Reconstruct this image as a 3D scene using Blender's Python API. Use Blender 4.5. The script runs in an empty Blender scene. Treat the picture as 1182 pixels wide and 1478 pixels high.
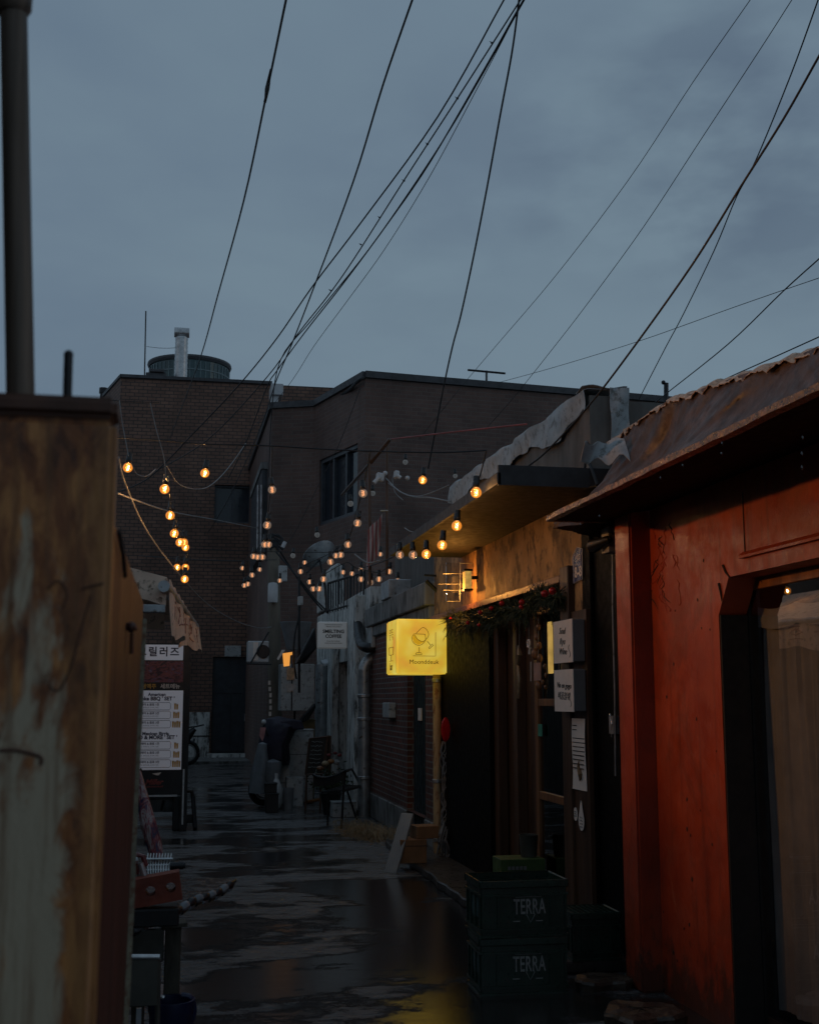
import bpy, bmesh, math, random
from mathutils import Vector as V, Matrix
random.seed(7)
R = math.radians
SC = bpy.context.scene
COL = SC.collection

# ---------------------------------------------------------------- camera (also used to measure real distances)
F, CX, CY, EYE = 1750.0, 591.0, 739.0, 1.6
PITCH = math.atan(270 / F)
YAW = math.atan(336 * math.cos(PITCH) / F)
_fw = V((math.sin(YAW) * math.cos(PITCH), math.cos(YAW) * math.cos(PITCH), math.sin(PITCH)))
_rt = V((math.cos(YAW), -math.sin(YAW), 0))
_up = V((-math.sin(YAW) * math.sin(PITCH), -math.cos(YAW) * math.sin(PITCH), math.cos(PITCH)))
def ray(x, y): return _rt * (x - CX) + _up * (CY - y) + _fw * F
def P(x, y, X=None, Y=None, Z=None):
    r = ray(x, y)
    t = X / r.x if X is not None else (Y / r.y if Y is not None else (Z - EYE) / r.z)
    return V((0, 0, EYE)) + r * t
def PW(x, y, A, B):
    """point where the sight line meets the vertical plane through plan points A, B -> (distance along, height)"""
    r = ray(x, y); n = V((-(B[1] - A[1]), B[0] - A[0], 0)); t = (n.x * A[0] + n.y * A[1]) / (n.x * r.x + n.y * r.y)
    p = V((0, 0, EYE)) + r * t; d = V((B[0] - A[0], B[1] - A[1], 0)).normalized()
    return (p.x - A[0]) * d.x + (p.y - A[1]) * d.y, p.z

cam = bpy.data.cameras.new('camera'); co = bpy.data.objects.new('camera', cam); COL.objects.link(co)
co.location = (0, 0, EYE); co.rotation_euler = (R(90) + PITCH, 0, -YAW)
cam.sensor_fit = 'VERTICAL'; cam.sensor_height = 24; cam.lens = 24 * F / 1478
cam.clip_start = .05; cam.clip_end = 3000
cam.dof.use_dof = True; cam.dof.focus_distance = 11; cam.dof.aperture_fstop = 6.6
SC.camera = co

# ---------------------------------------------------------------- materials
def nodes(name):
    m = bpy.data.materials.new(name); m.use_nodes = True
    nt = m.node_tree; b = nt.nodes['Principled BSDF']
    return m, nt, b
def N(nt, typ, **kw):
    n = nt.nodes.new(typ)
    for k, v in kw.items():
        if k.startswith('i_'): n.inputs[int(k[2:]) if k[2:].isdigit() else k[2:].replace('_', ' ')].default_value = v
        else: setattr(n, k, v)
    return n
def c4(c): return (c[0], c[1], c[2], 1)
def ramp(nt, src, stops):
    r = N(nt, 'ShaderNodeValToRGB'); e = r.color_ramp.elements
    while len(e) < len(stops): e.new(.5)
    for i, (p, c) in enumerate(stops):
        e[i].position = p; e[i].color = c4(c) if hasattr(c, '__len__') else (c, c, c, 1)
    nt.links.new(src, r.inputs[0]); return r.outputs[0]
def noise(nt, scale=5, detail=4, stretch=(1, 1, 1), rough=.6, dist=0):
    tc = N(nt, 'ShaderNodeTexCoord'); mp = N(nt, 'ShaderNodeMapping')
    mp.inputs['Scale'].default_value = stretch
    nt.links.new(tc.outputs['Object'], mp.inputs['Vector'])
    n = N(nt, 'ShaderNodeTexNoise'); n.inputs['Scale'].default_value = scale; n.inputs['Detail'].default_value = detail
    n.inputs['Roughness'].default_value = rough; n.inputs['Distortion'].default_value = dist
    nt.links.new(mp.outputs[0], n.inputs['Vector']); return n.outputs['Fac']
def mixc(nt, f, a, b, mode='MIX'):
    m = N(nt, 'ShaderNodeMix', data_type='RGBA', blend_type=mode)
    for s, v in ((0, f), (6, a), (7, b)):
        if hasattr(v, 'is_linked') or hasattr(v, 'links'): nt.links.new(v, m.inputs[s])
        else: m.inputs[s].default_value = (c4(v) if s and len(v) == 3 else v) if s else v
    return m.outputs[2]
def bump(nt, b, h, strength=.3, dist=.01):
    bp = N(nt, 'ShaderNodeBump'); bp.inputs['Strength'].default_value = strength; bp.inputs['Distance'].default_value = dist
    nt.links.new(h, bp.inputs['Height']); nt.links.new(bp.outputs[0], b.inputs['Normal']); return bp
def mat(name, col, rough=.6, metal=0, var=.35, vs=6, bs=0, bscale=40, stretch=(1, 1, 1), dirt=None, dirt_amt=.5, trans=0, spec=.5):
    """plain painted / worn surface: mottled colour, optional dirt patches with an uneven edge, fine bump"""
    m, nt, b = nodes(name)
    n1 = noise(nt, vs, 5, stretch)
    lo = tuple(max(0, x * (1 - var)) for x in col); hi = tuple(min(1, x * (1 + var)) for x in col)
    c = ramp(nt, n1, [(.3, lo), (.7, hi)])
    if dirt:
        n2 = noise(nt, vs * 2.3, 7, stretch, .7)
        f = ramp(nt, n2, [(.62 - .25 * dirt_amt, 0), (.7 - .2 * dirt_amt, 1)])
        c = mixc(nt, f, c, dirt)
    nt.links.new(c, b.inputs['Base Color'])
    b.inputs['Roughness'].default_value = rough; b.inputs['Metallic'].default_value = metal
    b.inputs['Specular IOR Level'].default_value = spec
    if trans: b.inputs['Transmission Weight'].default_value = trans
    r = ramp(nt, noise(nt, vs * 3, 3, stretch), [(.3, max(.02, rough - .12)), (.7, min(1, rough + .12))])
    nt.links.new(r, b.inputs['Roughness'])
    if bs: bump(nt, b, noise(nt, bscale, 5, stretch), bs, .008)
    return m
def emis(name, col, strength, var=0, vs=4):
    m, nt, b = nodes(name)
    b.inputs['Base Color'].default_value = c4(tuple(x * .4 for x in col)); b.inputs['Emission Strength'].default_value = strength
    b.inputs['Emission Color'].default_value = c4(col)
    if var:
        nt.links.new(ramp(nt, noise(nt, vs, 2), [(.3, tuple(x * (1 - var) for x in col)), (.7, col)]), b.inputs['Emission Color'])
    return m
def brick(name, c1, c2, mortar, bw=.2, bh=.067, ms=.009, rough=.75, var=.4):
    m, nt, b = nodes(name)
    tc = N(nt, 'ShaderNodeTexCoord'); sp = N(nt, 'ShaderNodeSeparateXYZ'); nt.links.new(tc.outputs['Object'], sp.inputs[0])
    ad = N(nt, 'ShaderNodeMath', operation='ADD'); nt.links.new(sp.outputs[0], ad.inputs[0]); nt.links.new(sp.outputs[1], ad.inputs[1])
    cb = N(nt, 'ShaderNodeCombineXYZ'); nt.links.new(ad.outputs[0], cb.inputs[0]); nt.links.new(sp.outputs[2], cb.inputs[1])
    bt = N(nt, 'ShaderNodeTexBrick'); nt.links.new(cb.outputs[0], bt.inputs['Vector'])
    bt.inputs['Scale'].default_value = 1; bt.inputs['Brick Width'].default_value = bw; bt.inputs['Row Height'].default_value = bh
    bt.inputs['Mortar Size'].default_value = ms; bt.inputs['Mortar Smooth'].default_value = .3; bt.inputs['Bias'].default_value = 0
    bt.inputs['Color1'].default_value = c4(c1); bt.inputs['Color2'].default_value = c4(c2); bt.inputs['Mortar'].default_value = c4(mortar)
    n = ramp(nt, noise(nt, .9, 6), [(.25, 1 - var), (.75, 1 + var)])
    c = mixc(nt, 1., bt.outputs['Color'], n, 'MULTIPLY')
    n3 = ramp(nt, noise(nt, 1.5, 6, (1, 1, .2)), [(.5, 0), (.75, .55)])
    c = mixc(nt, n3, c, tuple(x * .45 for x in c1))
    nt.links.new(c, b.inputs['Base Color']); b.inputs['Roughness'].default_value = rough
    inv = N(nt, 'ShaderNodeMath', operation='SUBTRACT'); inv.inputs[0].default_value = 1; nt.links.new(bt.outputs['Fac'], inv.inputs[1])
    ad2 = N(nt, 'ShaderNodeMath', operation='MULTIPLY_ADD'); nt.links.new(noise(nt, 60, 3), ad2.inputs[0]); ad2.inputs[1].default_value = .4
    nt.links.new(inv.outputs[0], ad2.inputs[2]); bump(nt, b, ad2.outputs[0], .6, .008)
    return m

M = {}
M['far_brick'] = brick('far_brick', (.22, .118, .082), (.16, .088, .063), (.045, .04, .038), .24, .1, .012)
M['mid_brick'] = brick('mid_brick', (.15, .086, .068), (.112, .067, .056), (.14, .105, .09), .24, .085, .01)
M['red_brick'] = brick('red_brick', (.15, .042, .025), (.08, .028, .02), (.16, .145, .13), .2, .067, .009)
M['coping'] = mat('coping', (.06, .06, .065), .6, bs=.2)
M['concrete'] = mat('concrete', (.2, .2, .195), .75, var=.3, vs=3, bs=.3, dirt=(.07, .068, .06), dirt_amt=.5, stretch=(1, 1, .35))
M['pale_plaster'] = mat('pale_plaster', (.6, .61, .59), .7, var=.25, vs=4, bs=.2, dirt=(.09, .09, .085), stretch=(1, 1, .25))
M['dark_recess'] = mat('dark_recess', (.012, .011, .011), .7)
M['black_metal'] = mat('black_metal', (.018, .018, .02), .4, .3, bs=.05)
M['grey_metal'] = mat('grey_metal', (.36, .37, .38), .4, .6, bs=.05, dirt=(.1, .07, .05), dirt_amt=.2)
M['galv'] = mat('galv', (.5, .5, .5), .35, .8, var=.25, vs=9)
M['white_plastic'] = mat('white_plastic', (.5, .51, .52), .45, var=.12)
M['grey_plastic'] = mat('grey_plastic', (.38, .39, .39), .5, var=.18, bs=.05, dirt=(.14, .14, .13), dirt_amt=.35)
M['cable'] = mat('cable', (.012, .013, .016), .5)
M['pale_cable'] = mat('pale_cable', (.22, .22, .22), .5)
M['window_glass'] = mat('window_glass', (.02, .026, .035), .08, var=.2)
M['window_frame'] = mat('window_frame', (.05, .055, .065), .4)
M['dark_door'] = mat('dark_door', (.02, .026, .034), .45)
M['wood_dark'] = mat('wood_dark', (.075, .035, .018), .45, var=.5, vs=10, bs=.15, stretch=(1, 1, .08))
M['wood_mid'] = mat('wood_mid', (.22, .095, .04), .4, var=.45, vs=12, bs=.15, stretch=(1, 1, .08))
M['black_door'] = mat('black_door', (.0045, .0042, .004), .6, spec=.08)
M['teal_door'] = mat('teal_door', (.03, .05, .06), .4, .2)
M['ochre_stucco'] = mat('ochre_stucco', (.38, .21, .085), .7, var=.55, vs=2.6, bs=.9, bscale=9, dirt=(.11, .06, .03), dirt_amt=.5, stretch=(1, 1, .8))
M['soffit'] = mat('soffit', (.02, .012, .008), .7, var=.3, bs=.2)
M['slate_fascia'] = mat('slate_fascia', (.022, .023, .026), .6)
M['tarp_white'] = mat('tarp_white', (.32, .34, .35), .5, var=.25, vs=7, bs=.3, bscale=25, dirt=(.15, .15, .14), dirt_amt=.4)
M['tarp_brown'] = mat('tarp_brown', (.085, .05, .036), .5, var=.5, vs=6, bs=.9, bscale=12, dirt=(.05, .03, .022), dirt_amt=.5)
M['shed_wall'] = mat('shed_wall', (.12, .11, .1), .8, var=.3, bs=.3, stretch=(1, 1, .3))
M['paper'] = mat('paper', (.85, .73, .65), .7, var=.08)
M['ink'] = mat('ink', (.03, .028, .03), .7)
M['box_side'] = mat('box_side', (.2, .185, .18), .6, var=.1)
M['fir'] = mat('fir', (.03, .045, .018), .6, var=.5, vs=20)
M['bauble'] = mat('bauble', (.5, .02, .015), .15, .3, var=.1)
M['crate_green'] = mat('crate_green', (.012, .034, .023), .35, var=.35, vs=14, bs=.1, dirt=(.03, .035, .028), dirt_amt=.25)
M['crate_print'] = mat('crate_print', (.28, .31, .3), .6, var=.4, vs=30, dirt=(.1, .12, .11), dirt_amt=.2)
M['card_green'] = mat('card_green', (.06, .1, .025), .6)
M['cardboard'] = mat('cardboard', (.22, .12, .055), .8, var=.2, vs=8)
M['board'] = mat('board', (.24, .27, .28), .5, var=.15)
M['straw'] = mat('straw', (.3, .23, .14), .8, var=.3)
M['orange_wood'] = mat('orange_wood', (.26, .11, .03), .5, var=.3)
M['purple_cloth'] = mat('purple_cloth', (.02, .018, .035), .7, var=.3, bs=.3)
M['white_cloth'] = mat('white_cloth', (.17, .185, .2), .6, var=.2, bs=.3)
M['canvas'] = mat('canvas', (.75, .55, .42), .8, var=.2, vs=6, bs=.2, dirt=(.19, .13, .09), dirt_amt=.3)
M['banner_ink'] = mat('banner_ink', (.36, .14, .1), .7)
M['sign_white'] = emis('sign_white', (.62, .64, .74), .09); M['sign_white'].node_tree.nodes['Principled BSDF'].inputs['Base Color'].default_value = (.72, .73, .8, 1)  # faint glow added so the menu board face reads brighter
M['coffee_face'] = emis('coffee_face', (.6, .62, .62), .07); M['coffee_face'].node_tree.nodes['Principled BSDF'].inputs['Base Color'].default_value = (.6, .6, .6, 1)  # faint emission added to brighten the coffee sign face
M['sign_black'] = mat('sign_black', (.012, .012, .014), .4)
M['navy'] = mat('navy', (.02, .02, .06), .5)
M['beer'] = mat('beer', (.75, .4, .07), .5, var=.2)
M['logo_red'] = mat('logo_red', (.3, .06, .05), .5)
M['tray'] = mat('tray', (.09, .085, .07), .45, .3, var=.3)
M['brick_block'] = mat('brick_block', (.2, .04, .02), .7, var=.3, vs=14, bs=.3)
M['post_wood'] = mat('post_wood', (.07, .062, .045), .8, var=.5, vs=18, bs=.5, stretch=(1, 1, .3))
M['blue_plastic'] = mat('blue_plastic', (.006, .012, .05), .4)
M['pole_conc'] = mat('pole_conc', (.14, .12, .095), .8, var=.35, vs=5, bs=.3, stretch=(1, 1, .3))
M['rock'] = mat('rock', (.06, .045, .032), .45, var=.6, vs=14, bs=1, bscale=22, dirt=(.02, .018, .015))
M['red_plastic'] = mat('red_plastic', (.4, .01, .02), .35, var=.1)
M['socket'] = mat('socket', (.01, .01, .011), .35)
M['glass_dark'] = mat('glass_dark', (.05, .085, .09), .15, .2, var=.2)
M['rib_teal'] = mat('rib_teal', (.14, .19, .2), .4)
M['yellow_face'] = None; M['flower_red'] = mat('flower_red', (.12, .015, .015), .7)

# corrugated pole steel
M['pole_steel'] = mat('pole_steel', (.12, .085, .062), .5, .3, var=.55, vs=60, stretch=(1, 1, .03))
# rust stained pale sheet steel
def rust_sheet(name, base, edge_x=None):
    m, nt, b = nodes(name)
    n1 = noise(nt, 13, 8, (1.5, 1, .55), .68, 1.2); n2 = noise(nt, 45, 6, (1, 1, .35), .7, .6)
    n3 = noise(nt, 5, 3, (1, 1, .8))
    tc = N(nt, 'ShaderNodeTexCoord'); sp = N(nt, 'ShaderNodeSeparateXYZ'); nt.links.new(tc.outputs['Object'], sp.inputs[0])
    # more rust towards the top of the sheet; edge band mixes rust with painted warm light
    mr = N(nt, 'ShaderNodeMapRange'); mr.inputs[1].default_value = 1.45; mr.inputs[2].default_value = 1.8; mr.inputs[3].default_value = .0; mr.inputs[4].default_value = .2
    nt.links.new(sp.outputs[2], mr.inputs[0])
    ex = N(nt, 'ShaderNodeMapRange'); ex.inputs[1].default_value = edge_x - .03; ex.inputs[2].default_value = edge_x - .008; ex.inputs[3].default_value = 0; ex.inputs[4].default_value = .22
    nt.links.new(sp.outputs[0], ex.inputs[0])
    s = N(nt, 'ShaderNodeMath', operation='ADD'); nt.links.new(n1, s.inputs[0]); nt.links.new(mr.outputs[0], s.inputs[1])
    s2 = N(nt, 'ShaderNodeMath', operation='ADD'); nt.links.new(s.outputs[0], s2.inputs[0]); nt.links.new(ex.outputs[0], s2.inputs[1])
    f = ramp(nt, s2.outputs[0], [(.53, 0), (.64, 1)])
    rust = ramp(nt, n2, [(.36, (.1, .032, .013)), (.5, (.32, .105, .032)), (.64, (.62, .26, .08))])
    pale = ramp(nt, n3, [(.3, tuple(x * .75 for x in base)), (.7, base)])
    c = mixc(nt, f, pale, rust)
    drip = ramp(nt, noise(nt, 60, 6, (1, 1, .045), .65), [(.5, 0), (.66, .85)])
    c = mixc(nt, drip, c, (.2, .085, .03))
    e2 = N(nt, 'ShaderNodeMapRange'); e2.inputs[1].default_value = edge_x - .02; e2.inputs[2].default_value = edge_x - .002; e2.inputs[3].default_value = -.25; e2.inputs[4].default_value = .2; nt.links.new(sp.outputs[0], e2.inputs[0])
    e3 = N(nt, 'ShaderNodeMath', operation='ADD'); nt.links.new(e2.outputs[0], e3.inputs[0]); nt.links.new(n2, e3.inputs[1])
    c = mixc(nt, ramp(nt, e3.outputs[0], [(.42, 0), (.75, .8)]), c, (.42, .19, .06))  # tan strip paints the warm light caught by the right edge
    nt.links.new(c, b.inputs['Base Color']); b.inputs['Roughness'].default_value = .45
    bump(nt, b, s2.outputs[0], .5, .004)
    return m
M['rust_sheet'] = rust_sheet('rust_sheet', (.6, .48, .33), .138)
M['rust_side'] = mat('rust_side', (.075, .017, .009), .5, 0, var=.45, vs=16, bs=.3, dirt=(.06, .022, .012), dirt_amt=.35, stretch=(1, 1, .12))
M['rust_cap'] = mat('rust_cap', (.1, .04, .022), .6, var=.4, vs=20)
M['peeled_edge'] = mat('peeled_edge', (.2, .17, .11), .6, var=.4, vs=40, dirt=(.14, .06, .025), dirt_amt=.5)

# oxide-red painted wall
m, nt, b = nodes('red_paint')
base = ramp(nt, noise(nt, 2.2, 6), [(.3, (.26, .036, .013)), (.7, (.4, .06, .019))])
st = ramp(nt, noise(nt, 22, 8, (1, 1, .12), .75), [(.55, 0), (.72, .6)])
base = mixc(nt, st, base, (.19, .03, .012))
sp_ = ramp(nt, noise(nt, 55, 2, (1, 1, .5)), [(.76, 0), (.79, 1)])
base = mixc(nt, sp_, base, (.04, .015, .01))
pt = ramp(nt, noise(nt, 1.6, 10, (1, 1, .8), .78, .8), [(.5, 0), (.57, .6)]); base = mixc(nt, pt, base, (.2, .04, .018))
pt2 = ramp(nt, noise(nt, 3.1, 12, (1, 1, .5), .82, .5), [(.62, 0), (.65, .7)]); base = mixc(nt, pt2, base, (.42, .12, .06))
dr = ramp(nt, noise(nt, 14, 5, (1, 1, .04), .6), [(.56, 0), (.7, .55)]); base = mixc(nt, dr, base, (.11, .022, .011))
gz = N(nt, 'ShaderNodeTexCoord'); gs_ = N(nt, 'ShaderNodeSeparateXYZ'); nt.links.new(gz.outputs['Object'], gs_.inputs[0])
gm = N(nt, 'ShaderNodeMapRange'); gm.inputs[1].default_value = 0; gm.inputs[2].default_value = .5; gm.inputs[3].default_value = .38; gm.inputs[4].default_value = 0; nt.links.new(gs_.outputs[2], gm.inputs[0])
ga = N(nt, 'ShaderNodeMath', operation='ADD'); nt.links.new(gm.outputs[0], ga.inputs[0]); nt.links.new(noise(nt, 9, 7, (1, 1, .6), .7), ga.inputs[1])
base = mixc(nt, ramp(nt, ga.outputs[0], [(.68, 0), (.8, .8)]), base, (.07, .03, .018))
nt.links.new(base, b.inputs['Base Color']); nt.links.new(ramp(nt, noise(nt, 6, 5), [(.35, .28), (.65, .6)]), b.inputs['Roughness'])
bump(nt, b, noise(nt, 30, 6, (1, 1, .5)), .35, .006)
M['red_paint'] = m
M['roof_edge'] = mat('roof_edge', (.24, .12, .06), .3, 0, var=.8, vs=14, bs=.9, bscale=40, dirt=(.04, .02, .015), dirt_amt=.6)
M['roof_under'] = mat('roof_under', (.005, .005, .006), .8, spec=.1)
M['curtain'] = mat('curtain', (.5, .52, .53), .85, var=.2, vs=5)
_nt = M['curtain'].node_tree; _o = _nt.nodes['Material Output']; _t = N(_nt, 'ShaderNodeBsdfTransparent'); _m = N(_nt, 'ShaderNodeMixShader'); _m.inputs[0].default_value = .68
_nt.links.new(_t.outputs[0], _m.inputs[1]); _nt.links.new(_nt.nodes['Principled BSDF'].outputs[0], _m.inputs[2]); _nt.links.new(_m.outputs[0], _o.inputs[0])

# wet asphalt
m, nt, b = nodes('wet_asphalt')
fine = noise(nt, 120, 4, (1, 1, 1), .75)
tc = N(nt, 'ShaderNodeTexCoord'); sx_ = N(nt, 'ShaderNodeSeparateXYZ'); nt.links.new(tc.outputs['Object'], sx_.inputs[0])
lo = N(nt, 'ShaderNodeMapRange', interpolation_type='SMOOTHSTEP'); lo.inputs[1].default_value = .75; lo.inputs[2].default_value = 1.7; lo.inputs[3].default_value = 0; lo.inputs[4].default_value = .13; nt.links.new(sx_.outputs[0], lo.inputs[0])
lo2 = N(nt, 'ShaderNodeMapRange', interpolation_type='SMOOTHSTEP'); lo2.inputs[1].default_value = 12.5; lo2.inputs[2].default_value = 10; lo2.inputs[3].default_value = 0; lo2.inputs[4].default_value = 1; nt.links.new(sx_.outputs[1], lo2.inputs[0])
lm = N(nt, 'ShaderNodeMath', operation='MULTIPLY'); nt.links.new(lo.outputs[0], lm.inputs[0]); nt.links.new(lo2.outputs[0], lm.inputs[1])
gr = N(nt, 'ShaderNodeMath', operation='MULTIPLY_ADD'); nt.links.new(noise(nt, 55, 5, (1, 1, 1), .8), gr.inputs[0]); gr.inputs[1].default_value = .2; nt.links.new(lm.outputs[0], gr.inputs[2])
pa = N(nt, 'ShaderNodeMath', operation='ADD'); nt.links.new(noise(nt, .9, 7, (.7, 1.2, 1), .62, .1), pa.inputs[0]); nt.links.new(gr.outputs[0], pa.inputs[1])
mask = ramp(nt, pa.outputs[0], [(.6, 0), (.64, 1)]); mid = noise(nt, 5, 7, (.7, 1.8, 1), .7); strk = noise(nt, 3, 6, (.9, 3.6, 1), .68, 0)
dry = mixc(nt, mid, (.035, .038, .043), (.13, .135, .145)); dry = mixc(nt, ramp(nt, fine, [(.4, 0), (.75, .7)]), dry, (.2, .195, .185))
nt.links.new(mixc(nt, mask, dry, (.016, .015, .014)), b.inputs['Base Color'])
rr = ramp(nt, strk, [(.38, .1), (.56, .4)]); b.inputs['Specular IOR Level'].default_value = 1.0
nt.links.new(mixc(nt, mask, rr, (.05, .05, .05)), b.inputs['Roughness'])
inv = N(nt, 'ShaderNodeMath', operation='SUBTRACT'); inv.inputs[0].default_value = 1; nt.links.new(mask, inv.inputs[1])
def mul(a, k, add=None):
    m_ = N(nt, 'ShaderNodeMath', operation='MULTIPLY_ADD'); nt.links.new(a, m_.inputs[0])
    if hasattr(k, 'links'): nt.links.new(k, m_.inputs[1])
    else: m_.inputs[1].default_value = k
    if add is None: m_.inputs[2].default_value = 0
    elif hasattr(add, 'links'): nt.links.new(add, m_.inputs[2])
    else: m_.inputs[2].default_value = add
    return m_.outputs[0]
h = mul(fine, .5, mul(mid, 1.0, mul(strk, 1.1)))
amp = mul(inv.outputs[0], .94, .06)
bump(nt, b, mul(h, amp), .8, .02); b.inputs['Coat Weight'].default_value = .6; b.inputs['Coat Roughness'].default_value = .1; nt.links.new(nt.nodes['Principled BSDF'].inputs['Normal'].links[0].from_socket, b.inputs['Coat Normal'])
M['asphalt'] = m

# glazed pane that reflects the lane and shows the curtain behind
def pane_mat(name, tint=(.9, .9, .9), ior=1.5, boost=1.6):
    m, nt, b = nodes(name); nt.nodes.remove(b); out = nt.nodes['Material Output']
    t = N(nt, 'ShaderNodeBsdfTransparent'); t.inputs[0].default_value = c4(tint)
    g = N(nt, 'ShaderNodeBsdfGlossy'); g.inputs['Roughness'].default_value = 0.0
    fr = N(nt, 'ShaderNodeFresnel'); fr.inputs[0].default_value = ior
    ml = N(nt, 'ShaderNodeMath', operation='MULTIPLY', use_clamp=True); ml.inputs[1].default_value = boost
    ge = N(nt, 'ShaderNodeNewGeometry'); ib = N(nt, 'ShaderNodeMath', operation='SUBTRACT'); ib.inputs[0].default_value = 1; nt.links.new(ge.outputs['Backfacing'], ib.inputs[1]); m3 = N(nt, 'ShaderNodeMath', operation='MULTIPLY'); nt.links.new(ml.outputs[0], m3.inputs[0]); nt.links.new(ib.outputs[0], m3.inputs[1])
    nt.links.new(fr.outputs[0], ml.inputs[0]); mx = N(nt, 'ShaderNodeMixShader')
    nt.links.new(m3.outputs[0], mx.inputs[0]); nt.links.new(t.outputs[0], mx.inputs[1]); nt.links.new(g.outputs[0], mx.inputs[2])
    nt.links.new(mx.outputs[0], out.inputs[0]); return m
M['pane'] = pane_mat('pane', boost=3.6); M['door_pane'] = pane_mat('door_pane', (.6, .55, .5))
def bulb_glass(name, col, s, a):
    m, nt, b = nodes(name); nt.nodes.remove(b); out = nt.nodes['Material Output']
    t = N(nt, 'ShaderNodeBsdfTransparent'); g = N(nt, 'ShaderNodeBsdfGlossy'); g.inputs['Roughness'].default_value = .05
    fr = N(nt, 'ShaderNodeFresnel'); fr.inputs[0].default_value = 1.5
    ml = N(nt, 'ShaderNodeMath', operation='MULTIPLY', use_clamp=True); ml.inputs[1].default_value = 1.8; nt.links.new(fr.outputs[0], ml.inputs[0])
    m1 = N(nt, 'ShaderNodeMixShader'); nt.links.new(ml.outputs[0], m1.inputs[0]); nt.links.new(t.outputs[0], m1.inputs[1]); nt.links.new(g.outputs[0], m1.inputs[2])
    e = N(nt, 'ShaderNodeEmission'); e.inputs[0].default_value = c4(col); e.inputs[1].default_value = s
    m2 = N(nt, 'ShaderNodeMixShader'); m2.inputs[0].default_value = a
    nt.links.new(m1.outputs[0], m2.inputs[1]); nt.links.new(e.outputs[0], m2.inputs[2]); nt.links.new(m2.outputs[0], out.inputs[0]); return m
M['globe_bright'] = bulb_glass('globe_bright', (1, .31, .035), .95, .5)
M['globe_faint'] = bulb_glass('globe_faint', (.9, .6, .42), .26, .25)
M['fil_bright'] = emis('fil_bright', (1, .5, .11), 4.5)
M['globe_unlit'] = bulb_glass('globe_unlit', (.6, .65, .68), .12, .35); M['fil_unlit'] = mat('fil_unlit', (.45, .42, .4), .5)  # faint emission stands in for pale light in the unlit glass
M['fil_faint'] = emis('fil_faint', (1, .42, .17), 1.3)
M['lit_paper'] = emis('lit_paper', (1, .42, .12), .55, .4, 30)
M['lit_strip'] = emis('lit_strip', (.8, .5, .12), .6, .4, 9)

# lantern sign face: tubes inside make it uneven
def lantern(name, s):
    m, nt, b = nodes(name)
    n = noise(nt, 3.2, 2)
    c = ramp(nt, n, [(.3, (.6, .27, .03)), (.47, (.62, .42, .035)), (.66, (.66, .56, .1))])
    b.inputs['Base Color'].default_value = (.6, .45, .1, 1); nt.links.new(c, b.inputs['Emission Color']); b.inputs['Emission Strength'].default_value = s
    b.inputs['Roughness'].default_value = .3; return m
M['yellow_face'] = lantern('yellow_face', .85)
M['yellow_line'] = mat('yellow_line', (.2, .1, .01), .5)
M['yellow_side'] = emis('yellow_side', (.75, .42, .06), .6, .3)

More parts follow.
